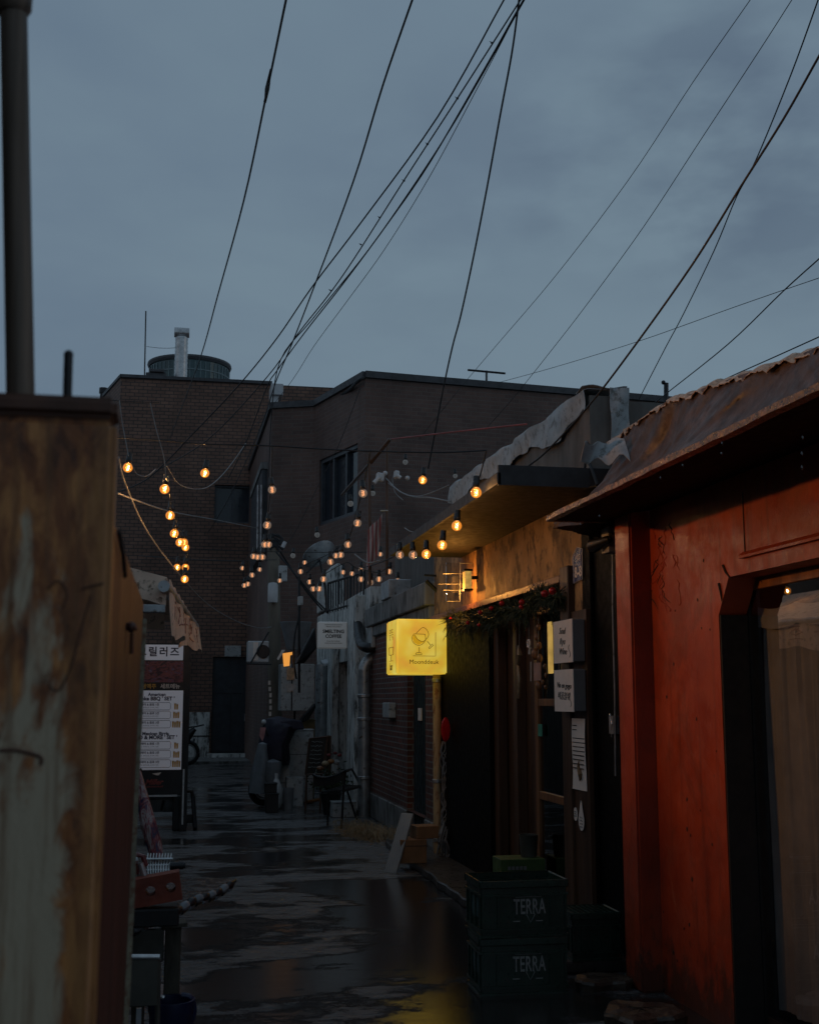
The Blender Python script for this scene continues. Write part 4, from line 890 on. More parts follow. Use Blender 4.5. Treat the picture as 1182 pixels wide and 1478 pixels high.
# ---- hanging trinkets on the glazed door
def P_(x, y): return P(x, y, X=W - .04)
tr = thing('wind_chime', 'long pale carved wind chime hanging left of the other door trinkets', 'wind chime', P_(747, 1010))
s = MB(); s.tube([P_(750, 890), P_(749, 935)], .003, 5); part('cord', s, 'pale_cable', tr)
s = MB(); s.tube([P_(748, 932), P_(750, 945), P_(747, 960), P_(749, 980), P_(748, 1008)], [.008, .022, .014, .02, .012], 8); part('body', s, 'brass_dull' if 'brass_dull' in M else mat('brass_dull', (.32, .22, .13), .35, .4, var=.4, vs=30), tr, smooth=True)
tr = thing('ring_charm', 'white ring charm with a tail hanging in the middle of the bar door', 'charm', P_(764, 985))
s = MB(); s.tube([P_(763, 895), P_(763, 922)], .003, 5); part('cord', s, 'pale_cable', tr)
c = P_(763, 929); s = MB(); s.tube([c + V((0, .028 * math.cos(a), .028 * math.sin(a))) for a in [i * math.pi / 8 for i in range(17)]], .009, 6); s.tube([P_(765, 935), P_(764, 944)], .01, 6); s.tube([P_(766, 955), P_(766, 983)], .004, 5); part('ring', s, 'paper', tr, smooth=True)
tr = thing('shell_charm', 'bundle of dark shells and a pink tag strung beside the bar door glass', 'charm', P_(776, 1000))
s = MB(); s.tube([P_(777, 892), P_(776, 960)], .003, 5); part('cord', s, 'pale_cable', tr)
shb = []
for i, (x_, y_, r_) in enumerate(((777, 905, .018), (775, 920, .02), (778, 932, .02), (772, 944, .03), (779, 950, .022), (777, 990, .024), (786, 962, .014), (788, 975, .014), (783, 985, .014), (787, 992, .012))):
    m_ = MB(); m_.ball(P_(x_, y_), r_, 8, 1.5); shb.append(m_)
parts('shell', shb, 'wood_mid', tr, smooth=True)
s = MB(); a = P_(771, 957); b = P_(781, 982); s.box(a.x - .006, a.x, b.y, a.y, b.z, a.z); part('paper_tag', s, 'banner_pink' if 'banner_pink' in M else mat('banner_pink', (.4, .22, .18), .6), tr)
s = MB(); a = P(793, 898, X=W + .03); b = P(799, 972, X=W + .03); s.box(W + .01, W + .03, b.y, a.y, b.z, a.z)
solo('lit_strip_sign', s, 'lit_strip', 'narrow glowing yellow strip behind the upper white box sign', 'light strip', bevel=.004)

# ---- garland
gar = thing('fir_garland', 'shaggy fir garland with red baubles drooping over the bar door header', 'garland', P(725, 900, X=W - .12))
g0, g1 = P(650, 897, X=W - .1), P(806, 853, X=W - .1)
cl = [g0.lerp(g1, i / 40) + V((0, 0, .03 * math.sin(i * .6) - .05 * math.sin(i / 40 * 3.14))) for i in range(41)]
s = MB(); s.tube(cl, .02, 6); rg = random.Random(4)
for i in range(5200):
    c = cl[0].lerp(cl[-1], 0); f = rg.random() * 40; i0 = min(int(f), 39); c = cl[i0].lerp(cl[i0 + 1], f - i0)
    an = rg.uniform(0, 6.28); ln = rg.uniform(.04, .13) * (1.25 if math.sin(f * 1.3) > 0 else .8); d = V((.75 * math.cos(an), rg.uniform(-.8, .8), math.sin(an) - .25)).normalized()
    st = c + d * rg.uniform(0, .08); en = st + d * ln * .6 + V((0, 0, -.01)); sd = d.cross(V((rg.uniform(-1, 1), rg.uniform(-1, 1), rg.uniform(-1, 1)))).normalized() * .0035
    s.add([st - sd, st + sd, en], [(0, 1, 2)])
for i in range(46):
    f = rg.random() * 40; i0 = min(int(f), 39); c = cl[i0].lerp(cl[i0 + 1], f - i0); tip = c + V((rg.uniform(-.1, .08), rg.uniform(-.2, .2), -rg.uniform(.08, .26)))
    for k in range(60):
        t = k / 60; p = c.lerp(tip, t) ; d = V((rg.uniform(-1, 1), rg.uniform(-1, 1), -.5)).normalized() * .05 * (1.1 - t); sd = d.cross(V((rg.uniform(-1, 1), 1, 0))).normalized() * .003
        s.add([p - sd, p + sd, p + d], [(0, 1, 2)])
part('foliage', s, 'fir', gar)
bb = []
for (x_, y_, r_) in ((724, 871, .022), (709, 878, .02), (753, 869, .022), (752, 876, .018), (786, 857, .026), (797, 853, .026), (675, 899, .018), (650, 893, .015), (693, 884, .02), (691, 902, .016)):
    m_ = MB(); m_.ball(P(x_, y_, X=W - .21), r_, 12); bb.append(m_)
parts('bauble', bb, 'bauble', gar, smooth=True)
# acrylic menu holder / lantern glass at the end of the stucco
ah = thing('acrylic_holder', 'clear acrylic menu holder fixed to the glowing end of the stucco wall', 'holder', P(672, 870, Y=11.0))
s = MB(); a = P(644, 812, Y=11.0); b = P(689, 868, Y=11.0)
s.box(a.x, a.x + .13, 11.0, 11.01, b.z, a.z); part('sheet', s, 'pane', ah)
s = []
for py, x0, x1 in ((828, 640, 690), (843, 632, 690), (852, 640, 688), (813, 664, 690), (868, 645, 664)):
    s.append(MB().tube([P(x0, py, Y=10.98), P(x1, py, Y=10.98)], .0035, 5))
for px in (664, 688): s.append(MB().tube([P(px, 812, Y=10.98), P(px, 868, Y=10.98)], .005, 5))
parts('bar', s, 'grey_metal', ah)

# ---- crates
def crate(name, label, x0, x1, y0, y1, z0, z1, text=True, closed=False, rot=0, group=None):
    cx, cy = (x0 + x1) / 2, (y0 + y1) / 2
    t = thing(name, label, 'crate', (cx, cy, z0), group)
    w_, d_, h_ = (x1 - x0) / 2, (y1 - y0) / 2, z1 - z0
    s = MB(); th = .012; ins = .012
    def wl(z_a, z_b, o): # ring of four walls
        a, b = w_ - o, d_ - o
        s.box(cx - a, cx + a, cy - b, cy - b + th, z_a, z_b); s.box(cx - a, cx + a, cy + b - th, cy + b, z_a, z_b)
        s.box(cx - a, cx - a + th, cy - b + th, cy + b - th, z_a, z_b); s.box(cx + a - th, cx + a, cy - b + th, cy + b - th, z_a, z_b)
    wl(z0 + .0, z1 - .04, ins); s.box(cx - w_ + .03, cx + w_ - .03, cy - d_ + .03, cy + d_ - .03, z0, z0 + .015)
    body = part('body', s, 'crate_green', t, bevel=.002)
    s = MB(); wl(z1 - .04, z1, 0); part('rim', s, 'crate_green', t, bevel=.004)
    rb = []
    for zz in (z0 + .0, z0 + .035, z1 - .085): 
        s = MB(); wl(zz, zz + .012, .002); rb.append(s)
    for u in (-.98, -.62, .62, .98):
        m_ = MB(); m_.box(cx + u * (w_ - .012) - .006, cx + u * (w_ - .012) + .006, cy - d_ + .003, cy - d_ + .013, z0 + .048, z1 - .087); rb.append(m_)
    for u in (-.9, -.3, .3, .9):
        m_ = MB(); m_.box(cx - w_ + .003, cx - w_ + .013, cy + u * (d_ - .02) - .006, cy + u * (d_ - .02) + .006, z0 + .048, z1 - .087); rb.append(m_)
    parts('rib', rb, 'crate_green', t)
    if text:
        yy = cy - d_ + .0105; zc = z0 + h_ * .5
        lettering('TERRA', .115, 'crate_print', t, (cx + .03, yy, zc + .006), (1, 0, 0), (0, 0, 1), sx=.52, off=.0012, spacing=1.05)
        s = MB(); s.box(cx - .05, cx + .1, yy - .001, yy + .001, zc + .06, zc + .063); part('print_rule', s, 'crate_print', t)
        s = MB(); s.tube([(cx + .012, yy, zc - .033), (cx + .035, yy, zc - .075), (cx + .06, yy, zc - .033), (cx + .055, yy, zc - .026)], .002, 4); part('print_mark', s, 'crate_print', t)
        for xx in (-.045, .085): s = MB(); s.box(cx + xx - .02, cx + xx + .02, yy - .001, yy + .001, zc - .07, zc - .065); part('print_rule', s, 'crate_print', t)
        s = MB(); s.box(cx - w_ + .0105, cx - w_ + .0118, cy - .1, cy + .06, zc - .05, zc + .05); part('side_label', s, 'crate_print' if False else mat('side_print', (.07, .12, .12), .5, var=.6, vs=60), t)
    if closed:
        gs = MB()
        for i in range(9): xx = x0 + .02 + (x1 - x0 - .04) * i / 8; gs.box(xx - .004, xx + .004, y0 + .013, y1 - .013, z1 - .012, z1 - .002)
        for i in range(9): yy = y0 + .02 + (y1 - y0 - .04) * i / 8; gs.box(x0 + .013, x1 - .013, yy - .004, yy + .004, z1 - .011, z1 - .003)
        part('grille', gs, 'crate_green', t)
    t.rotation_euler.z = rot
    return t
a = P(695, 1437, Z=.0); b = P(822, 1437, Z=0)
x0c, x1c, yc_ = P(694, 1400, Y=6.72).x, P(822, 1400, Y=6.72).x, 6.72
crate('beer_crate', 'lower dark green TERRA beer crate, bottom of the stack by the kerb', x0c, x1c, yc_, yc_ + .36, 0.0, .3, rot=R(-2))
crate('beer_crate', 'upper dark green TERRA beer crate, open and standing on another one', x0c - .003, x1c + .003, yc_ + .003, yc_ + .366, .302, .605, rot=R(0.5))
a = P(826, 1400, Y=7.15).x; b = P(898, 1400, Y=7.15).x
crate('small_crate', 'small plain green crate with a grid top, between the stacked crates and red wall', a, b, 7.15, 7.45, .07, .345, text=False, closed=True)
# green carton and white tub inside the bar door
bx = thing('bottle_carton', 'olive green printed carton lying on the step behind the crates', 'box', P(770, 1265, Y=8.9))
a = P(723, 1241, Y=8.9); b = P(808, 1266, Y=8.9)
s = MB(); s.box(a.x, min(b.x, W + .03), 8.9, 9.15, .3, a.z); part('body', s, 'card_green', bx, bevel=.004)
parts('print_block', [MB().box(a.x + .05 + i * .03, a.x + .072 + i * .03, 8.894, 8.899, a.z - .075, a.z - .05) for i in range(5)], 'box_side', bx)
s = MB(); s.box(a.x + .03, W, 8.87, 9.2, .07, .299); solo('wooden_block', s, 'wood_dark', 'dark timber block carrying the olive carton on the step', 'block', bevel=.006)
s = MB(); c = P(762, 1241, Y=9.05); c.z = a.z + .002
s.lathe([(.06, 0), (.07, .15), (.075, .16), (.068, .16), (.055, .02)], (c.x, 9.03, a.z + .002), 18); solo('plastic_tub', s, 'tray', 'small pale plastic tub standing on the olive carton', 'tub', smooth=True)
# rock slab and debris at the foot of the red wall
rg = random.Random(6)
def rock(name, label, cx, cy, rx, ry, h, mt='rock', cat='stone', z=0):
    s = MB(); n = 18; prof = []
    for (f, zz) in ((1.0, 0), (1.02, h * .7), (.95, h * .95), (.6, h * 1.05), (.01, h)):
        ring = []
        for k in range(n):
            an = 2 * math.pi * k / n; q_ = 1 + .16 * math.sin(an * 3 + cx) + .1 * math.sin(an * 5 + cy) + .16 * (hsh(k, cx) - .5)
            ring.append((cx + rx * f * q_ * math.cos(an), cy + ry * f * q_ * math.sin(an), z + zz + (.1 * h * math.sin(an * 4 + f * 5) if 0 < zz else 0)))
        prof.append(ring)
    fs = [(i * n + k, i * n + (k + 1) % n, (i + 1) * n + (k + 1) % n, (i + 1) * n + k) for i in range(4) for k in range(n)] + [tuple(range(n - 1, -1, -1)), tuple(4 * n + k for k in range(n))]
    s.add([p for r_ in prof for p in r_], fs); return solo(name, s, mt, label, cat)
c = P(925, 1462, Z=.05); rock('stone_slab', 'flat brownish stone slab on the ground before the red wall', c.x, c.y, .2, .2, .07)
c = P(870, 1425, Z=.03); rock('concrete_lump', 'low broken concrete lump between the small crate and the red pilaster', c.x + .05, c.y + .15, .17, .14, .05)
s = MB(); c = P(970, 1476, Z=.1); s.lathe([(.1, 0), (.16, .05), (.17, .06), (.16, .065), (.1, .02)], (c.x + .02, c.y - .04, .0), 20); solo('black_pan', s, 'black_metal', 'black dish at the bottom edge in front of the stone slab', 'dish', smooth=True)

# leaning board, cardboard, weeds
lb = P(553, 1258, Z=0); lt = P(580, 1174, Y=lb.y + .35)
s = MB(); b0 = P(554, 1259, Z=0); b1 = P(567, 1263, Z=0)
d_ = V((b1.x - b0.x, b1.y - b0.y, 0)).normalized(); 
top0 = P(579, 1173, Y=b0.y + .18); upv = top0 - b0; ww = d_ * .13; nn_ = upv.cross(ww).normalized() * .03
wv = V((.10, -.09, 0)); nn_ = upv.cross(wv).normalized() * .025
s.add([b0, b0 + wv, b0 + wv + upv, b0 + upv, b0 + nn_, b0 + wv + nn_, b0 + wv + upv + nn_, b0 + upv + nn_], [(0, 3, 2, 1), (4, 5, 6, 7), (0, 1, 5, 4), (1, 2, 6, 5), (2, 3, 7, 6), (3, 0, 4, 7)])
solo('leaning_board', s, 'board', 'pale grey narrow board leaning against cardboard boxes below the yellow sign', 'board', bevel=.004)
cb = P(578, 1247, Z=.07); x0 = cb.x; x1 = P(616, 1245, Y=cb.y).x
s = MB(); zt = P(600, 1212, Y=cb.y).z; s.box(x0, min(x1, W - .03), cb.y, cb.y + .3, .071, zt); t = thing('cardboard_box', 'larger brown cardboard box beneath a flatter one, beside the leaning board', 'box', (x0, cb.y, .07)); part('carton', s, 'cardboard', t, bevel=.004)
s = MB(); s.box(x0 + .0, min(x1, W - .03), cb.y - .002, cb.y - .0005, zt - .06, zt - .055); part('flap_seam', s, 'ink', t)
z2 = P(600, 1192, Y=cb.y + .1).z
s = MB(); s.obox(((x0 + W) / 2 - .03, cb.y + .14, (zt + z2) / 2 + .002), (.22, .22, z2 - zt), (0, 0, R(6))); solo('cardboard_box', s, 'cardboard', 'smaller flat cardboard box on top of the larger brown box', 'box', bevel=.004)
s = MB(); rg = random.Random(12)
for (cx_, cy_, n_) in ((P(530, 1210, Z=0).x, P(530, 1210, Z=0).y, 220), (P(515, 1205, Z=0).x, P(515, 1200, Z=0).y, 120), (P(548, 1208, Z=0).x, P(548, 1208, Z=0).y, 120)):
    for i in range(n_):
        c = V((cx_ + rg.gauss(0, .1), cy_ + rg.gauss(0, .22), 0)); an = rg.uniform(0, 6.28); l = rg.uniform(.1, .34); d = V((math.cos(an), math.sin(an), 0)); h = rg.uniform(.02, .15)
        s.tube([c, c + d * l * .4 + V((0, 0, h)), c + d * l + V((0, 0, h * rg.uniform(.2, .9)))], [.004, .003, .001], 3, False)
tagp(solo('dry_grass', s, 'straw', 'clump of dry straw-coloured grass at the foot of the brick wall behind the leaning board', 'grass'), kind='stuff')

# ================================================================ LEFT FOREGROUND: rusty steel cabinet, pole, post
KY = 1.0; KX = P(165, 700, Y=KY).x; KZ = P(150, 572, Y=KY).z
cabn = thing('rusty_cabinet', 'tall rust-streaked steel cabinet with dark cap, blurred and close at the left edge', 'cabinet', (-.2, KY + .4, 0))
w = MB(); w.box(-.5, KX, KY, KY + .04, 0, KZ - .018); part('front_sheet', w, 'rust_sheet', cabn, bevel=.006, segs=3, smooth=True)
w = MB(); w.box(-.5, KX + .0005, KY - .002, KY + .05, KZ - .018, KZ); part('cap', w, 'rust_cap', cabn, bevel=.005, segs=3)
zs_ = P(168, 742, X=KX).z; KF = P(209, 900, X=KX).y
pb_ = P(182, 1478, X=KX); zr_ = P(209, 900, X=KX).z
def KFz(z): return KF + (pb_.y - KF) * (zr_ - z) / (zr_ - pb_.z)
w = MB(); rg = random.Random(9)
w.add([(KX - .003, KY + .041, 0), (KX - .003, KFz(0), 0), (KX - .003, KFz(zs_), zs_ + .005), (KX - .003, KY + .041, zs_), (-.5, KY + .041, 0), (-.5, KFz(0), 0), (-.5, KFz(zs_), zs_ + .005), (-.5, KY + .041, zs_)], [(0, 1, 2, 3), (4, 7, 6, 5), (0, 4, 5, 1), (3, 2, 6, 7), (1, 5, 6, 2), (0, 3, 7, 4)])
part('side_sheet', w, 'rust_side', cabn, bevel=.004, segs=2)
n = 60; ze = P(208, 890, X=KX).z
w = MB(); 
for i in range(n):
    za, zb = ze * i / n, ze * (i + 1) / n; ra, rb_ = .03 + .014 * hsh(i) + .02 * (hsh(i // 7) > .6), .03 + .014 * hsh(i + 1) + .02 * (hsh((i + 1) // 7) > .6)
    xa_, xb_ = KX + .002 + .006 * (1 - za / ze) ** 1.6 + .0015 * hsh(i // 3), KX + .002 + .006 * (1 - zb / ze) ** 1.6 + .0015 * hsh((i + 1) // 3)
    ka, kb = KFz(za), KFz(zb); w.hexa([(KX - .004, ka + .001, za), (xa_, ka + .001, za), (xa_, ka + .008, za), (KX - .004, ka + .008, za), (KX - .004, kb + .001, zb), (xb_, kb + .001, zb), (xb_, kb + .008, zb), (KX - .004, kb + .008, zb)])
part('peeling_edge', w, 'peeled_edge', cabn)
w = MB(); c = P(187, 905, X=KX); w.ball(c + V((.002, 0, 0)), .006, 10); w.tube([c, c + V((.006, .03, .0))], .003, 6); w.tube([c + V((.003, 0, -.006)), c + V((.003, .006, -.03))], .0025, 6); part('latch', w, 'rust_side', cabn, smooth=True)
w = MB(); w.tube([P(172, 768, X=KX + .0012), P(178, 800, X=KX + .0012), P(181, 832, X=KX + .0012)], .0022, 5); part('slot', w, 'dark_recess', cabn)
for ps, rr_ in (([(0, 1083), (25, 1083), (58, 1092), (60, 1104)], .0016), ([(132, 860), (120, 900), (104, 960), (86, 996), (72, 990)], .0009), ([(118, 850), (132, 846), (150, 842)], .0011), ([(70, 850), (84, 838), (98, 855), (90, 880)], .0008)):
    w = MB(); w.tube(smoothpath([P(x, y, Y=KY - .0002) for x, y in ps], 5), rr_, 6); part('rust_scar', w, 'rust_cap', cabn, smooth=True)
PY = 1.1
gp = thing('steel_pole', 'upright brown steel pole with a clamp at its top, rising behind the rusty cabinet', 'pole', P(30, 575, Y=PY))
s = MB(); b0 = P(30, 580, Y=PY); b0.z = 1.2; s.tube([P(33, 900, Y=PY), P(30, 560, Y=PY), P(20, 0, Y=PY), P(19, -60, Y=PY)], .0125, 20)
part('tube', s, 'pole_steel', gp, smooth=True)
s = MB(); c = P(19, 4, Y=PY); s.lathe([(.0135, -.012), (.0175, -.005), (.018, .012), (.014, .02)], c, 18); s.tube([P(36, 22, Y=PY), P(42, 14, Y=PY), P(40, 2, Y=PY)], .0035, 6); part('clamp', s, 'pole_steel', gp, smooth=True)
s = MB(); a = P(99, 520, Y=1.12); s.tube([P(97, 640, Y=1.12), P(98, 560, Y=1.12), P(99.5, 512, Y=1.12)], .0042, 12); s.ball(P(99.5, 512, Y=1.12), .0045, 10)
solo('steel_rod', s, 'black_metal', 'short black rod sticking up behind the rusty cabinet cap', 'rod', smooth=True)

# ================================================================ LEFT STALL with awning and banner
st = thing('food_stall', 'food stall on the left with beige canvas awning, roller and dark body', 'stall', (-2, 10, 0))
n0 = P(241, 834, Y=7.6); f0_ = P(283, 905, Y=12.6)
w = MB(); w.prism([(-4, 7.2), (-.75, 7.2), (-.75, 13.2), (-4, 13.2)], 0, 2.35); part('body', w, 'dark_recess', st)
ax0 = V((-1.25, 7.4, n0.z + .42)); ax1 = V((-1.0, 12.8, f0_.z + .42))
s = MB(); s.grid(lambda u, v: ax0.lerp(ax1, u).lerp(n0.lerp(f0_, u), v) - V((0, 0, .05 * math.sin(v * 3.1) + .012 * math.sin(u * 40) * v)), 50, 10, .006); part('awning', s, 'canvas', st, smooth=True)
s = MB(); gn = [P(205, 838, Y=7.5), P(212, 830, Y=7.5), P(241, 838, Y=7.55), P(238, 872, Y=7.55), P(205, 868, Y=7.5)]
g0_ = P(200, 828, Y=7.5); s.grid(lambda u, v: V((P(150, 0, Y=7.5).x + (n0.x - P(150, 0, Y=7.5).x) * u, 7.5 + .1 * u, (n0.z + .12 * (1 - u)) - v * .17 + .003 * math.sin(u * 18))), 20, 8, .005)
part('end_valance', s, 'canvas', st, smooth=True)
s = MB(); a = P(237, 846, Y=7.45); s.tube([a + V((-.0, 0, 0)), a.lerp(f0_, .995)], .036, 12); part('roller', s, 'grey_metal', st, smooth=True)
s = MB(); a = P(190, 872, Y=7.5); b = P(239, 884, Y=7.5); s.box(a.x, b.x, 7.5, 7.56, b.z, a.z); part('awning_beam', s, 'grey_metal', st, bevel=.004)
s = MB(); a = P(185, 886, Y=8.2); b = P(237, 908, Y=8.2); s.box(a.x, b.x, 8.2, 8.24, b.z, a.z); part('inner_panel', s, 'canvas', st)
lr = thing('shop_row', 'dark low shop row beyond the food stall on the left side of the lane', 'building', (-3, 23, 0))
w = MB(); w.box(-6, -1.15, 13.4, 30.5, 0, 3.1); part('wall', w, 'shed_wall', lr)
w = MB(); w.box(-6, -1.0, 13.35, 30.6, 3.103, 3.22); part('roof', w, 'coping', lr)
for i in range(4): w = MB(); w.box(-1.155, -1.148, 15 + i * 4, 16.1 + i * 4, .05, 2.1); part('door', w, 'dark_door', lr)
nr_ = thing('corner_shop', 'dark shop front beside and behind the rusty cabinet, off the left edge', 'building', (-3, 2, 0))
w = MB(); w.box(-6, -1.25, -6, 5.85, 0, 3.0); part('wall', w, 'shed_wall', nr_)
w = MB(); w.box(-6, -1.1, -6.05, 5.87, 3.003, 3.12); part('roof', w, 'coping', nr_)
ban = thing('awning_banner', 'wavy pale cloth banner with brushed reddish lettering hanging from the awning edge', 'banner', n0 - V((0, 0, .3)))
def bnr(u, v): 
    p = (n0 + V((.015, 0, -.01))).lerp(f0_ + V((.03, 0, -.01)), u); hgt = .30 + .03 * math.sin(u * 19) + .05 * math.sin(u * 3.1 + 2)
    return p + V((.03 * math.sin(u * 26 + v) * v + .02 * v * math.sin(u * 9), 0, -hgt * v + .008 * math.sin(u * 60)))
s = MB(); s.grid(bnr, 90, 8, .003); part('cloth', s, 'canvas', ban, smooth=True)
gl = [[[(0, .2), (.3, .45), (0, .8)], [(.1, .9), (.6, .9)], [(.3, .2), (.3, .6)]], [[(.1, .15), (.6, .15)], [(0, .5), (.3, .3), (.6, .5), (.3, .7), (0, .5)], [(0, .9), (.7, .9)]],
      [[(0, .2), (0, .7)], [(.4, .15), (.4, .85)], [(0, .45), (.4, .45)], [(.6, .4), (.8, .4)]], [[(0, .2), (.6, .2)], [(.1, .4), (.5, .4)], [(.0, .6), (.6, .6)], [(.3, .6), (.3, .9)]]]
gs = []
for side in (1,):
    for j, u0 in enumerate((.1, .2, .34, .43, .53, .66, .76, .86)):
        for st_ in gl[(j * 3 + 1) % 4]:
            pts = []
            for a, b in zip(st_[:-1], st_[1:]):
                for k in range(4): t = k / 4; pts.append((a[0] + (b[0] - a[0]) * t, a[1] + (b[1] - a[1]) * t))
            pts.append(st_[-1]); m_ = MB(); m_.tube([bnr(u0 + .08 * x, .18 + .6 * y) + V((.003, 0, 0)) for x, y in pts], .0055, 5); gs.append(m_)
parts('brush_stroke', gs, 'banner_ink', ban)

# ---- standing menu board
YS = 15.5; k = YS / 1750 / math.cos(YAW) 
def S(px, py, dy=0): return P(px, py, Y=YS - dy)
mb_ = thing('menu_board', 'tall white standing menu board with barbecue photo and beer glasses, under the banner', 'sign', S(225, 1195))
def panel(x0, x1, y0, y1, mt, nm, d0=.003, t=.003, **kw):
    a = S(x0, y0); b = S(x1, y1); w = MB(); w.box(a.x, b.x, YS - d0 - t, YS - d0, b.z, a.z); return part(nm, w, mt, mb_, **kw)
XL, XR = 168, 264.5
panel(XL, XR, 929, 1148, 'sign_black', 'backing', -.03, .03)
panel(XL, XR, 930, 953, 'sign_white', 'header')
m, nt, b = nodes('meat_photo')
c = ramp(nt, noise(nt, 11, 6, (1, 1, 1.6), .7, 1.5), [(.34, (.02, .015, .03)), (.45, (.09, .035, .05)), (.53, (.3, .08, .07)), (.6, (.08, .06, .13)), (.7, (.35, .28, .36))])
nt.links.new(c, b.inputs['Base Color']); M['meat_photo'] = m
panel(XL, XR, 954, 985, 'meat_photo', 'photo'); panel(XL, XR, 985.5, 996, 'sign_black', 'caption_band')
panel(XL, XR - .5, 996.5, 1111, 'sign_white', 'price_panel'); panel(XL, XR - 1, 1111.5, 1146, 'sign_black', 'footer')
def T(body, cx, cy, hpx, mt='navy', **kw): return lettering(body, hpx / 113 * 1.35, mt, mb_, S(cx, cy, .008), (1, 0, 0), (0, 0, 1), **kw)
T('그릴러즈', 229, 941.5, 10.5, spacing=1.28, off=.003)
T('수제 훈제 위 생맥주', 194, 991, 5.5, 'beer', off=.001); T('세트메뉴', 246, 991, 5.5, 'paper', off=.001)
T('American', 227, 1002.5, 4.6, off=.002); T("Smoke BBQ ' SET '", 224, 1008.5, 5.2, off=.0025)
T('Mexican Birria', 225, 1059, 4.6, off=.002); T("TACO & MORE ' SET '", 221, 1064.5, 5.2, off=.0025)
frs = []
for gi, g in enumerate(((1014, 1026.5, 1040), (1070.5, 1083.5, 1097))):
    for i, y in enumerate(g):
        T(('1인 플래터 & 음료 1잔', '2인 플래터 & 음료 2잔', '3인 플래터 & 음료 3잔')[i], 212, y + 3.2, 2.8, off=.0008); T('풀드포크, 브리스킷, 소시지, 치킨', 213, y + 7.4, 1.7)
        a = S(181, y); b = S(246.5, y + 10.5); e = .0022
        m_ = MB(); y_ = YS - .009
        m_.tube([(a.x, y_, a.z), (b.x - .015, y_, a.z), (b.x, y_, a.z - .015), (b.x, y_, b.z + .015), (b.x - .015, y_, b.z), (a.x, y_, b.z)], e, 4); frs.append(m_)
        ng = i + 2
        for j in range(ng):
            xx = 255 - ng * 1.55 + j * 3.1 + (1.5 if j % 2 else 0) * 0
            a = S(xx, y + .5 + (j % 2) * 1.2 - (.8 * (i == 2) * j * .4)); b = S(xx + 2.6, y + 10)
            m2 = MB(); m2.slab([(a.x, YS - .008, a.z), (b.x, YS - .008, a.z), (b.x - .003, YS - .008, b.z), (a.x + .003, YS - .008, b.z)], (0, 1, 0), .003); part('beer_glass', m2, 'beer', mb_)
            m2 = MB(); m2.box(a.x, b.x, YS - .0095, YS - .0075, a.z - .01, a.z); part('beer_foam', m2, 'paper', mb_)
parts('price_frame', frs, 'navy', mb_)
T('Miller', 222, 1129, 7.5, 'logo_red', shear=.4, off=.003); T('GENUINE DRAFT', 224, 1135.5, 2.2, 'logo_red', off=.001)
w = MB(); c = S(226, 1119, .008); w.slab([c, c + V((-.05, 0, .02)), c + V((.06, 0, .035)), c + V((.03, 0, 0))], (0, 1, 0), .003); part('logo_wing', w, 'paper', mb_)
w = MB(); a = S(XR + 2.5, 925); b = S(XR + 5, 1192); w.box(a.x, b.x, YS - .01, YS + .03, 0, a.z); part('frame_post', w, 'black_metal', mb_)
w = MB(); a = S(XR - 1, 1146); b = S(XR + .2, 1190); w.box(a.x, b.x, YS - .012, YS - .002, b.z, a.z + .3); part('edge_strip', w, 'galv', mb_)
w = MB(); a = S(206, 1147.5); b = S(256, 1149.5); w.box(a.x, b.x, YS - .02, YS - .01, b.z, a.z); part('lower_rail', w, 'galv', mb_)
w = MB(); a = S(250, 1150); b = S(268, 1196); w.box(a.x, b.x, YS + .1, YS + .5, 0, a.z); part('stand_box', w, 'black_metal', mb_, bevel=.01)
w = MB(); a = S(200, 1153); b = S(252, 1157); w.box(a.x, b.x, YS + .3, YS + .34, b.z, a.z); part('cross_bar', w, 'black_metal', mb_)
for (xa, ya, xb, yb2) in ((237, 1155, 233, 1170), (214, 1157, 210, 1198)):
    w = MB(); w.tube([S(xa, ya, -.3), S(xb, yb2, -.3)], .017, 6); part('leg', w, 'black_metal', mb_)
w = MB(); a = S(196, 1150, -.6); b = S(250, 1172, -.6); w.box(a.x, b.x, YS + .6, YS + .64, b.z, a.z); part('rear_panel', w, 'concrete', mb_)
# black folding trestle right behind the board
tr_ = thing('folding_trestle', 'black folding trestle standing just right of the white menu board', 'trestle', P(275, 1195, Z=0))
YT = 16.0
w = MB(); w.tube([P(266, 1141, Y=YT), P(277, 1142, Y=YT), P(279, 1150, Y=YT), P(282, 1196, Y=YT - .3)], .028, 8); part('leg', w, 'black_metal', tr_, smooth=True)
w = MB(); w.tube([P(267, 1145, Y=YT), P(268, 1194, Y=YT - .2)], .022, 8); part('leg', w, 'black_metal', tr_)
w = MB(); a = P(266, 1174, Y=YT); w.box(a.x, P(280, 1174, Y=YT).x, YT - .2, YT - .1, P(270, 1186, Y=YT).z, a.z); part('foot_plate', w, 'black_metal', tr_)

# ---- motorcycle behind the board (far end)
YM = 30.5
mc = thing('motorcycle', 'dark parked motorcycle half hidden behind the menu board at the lane end', 'motorcycle', P(285, 1100, Y=YM))
def Mm(px, py, dy=0): return P(px, py, Y=YM + dy)
def ringw(c, r, r2, axis=V((.3, 1, 0))): 
    w = MB(); axis = axis.normalized(); u = axis.cross(V((0, 0, 1))).normalized(); w.tube([c + (u * math.cos(a) + V((0, 0, 1)) * math.sin(a)) * r for a in [i * math.pi / 12 for i in range(25)]], r2, 8); return w
wc = Mm(271, 1083); wc.z = .31
wh = part('wheel', ringw(wc, .26, .05), 'black_metal', mc, smooth=True)
part('rim', ringw(wc, .19, .012), 'grey_metal', wh, smooth=True)
w = MB(); w.tube([wc, wc + V((0, .05, 0))], .06, 10); part('hub', w, 'grey_metal', wh)
w2 = Mm(205, 1083); w2.z = .31; part('wheel', ringw(w2, .26, .05), 'black_metal', mc, smooth=True)
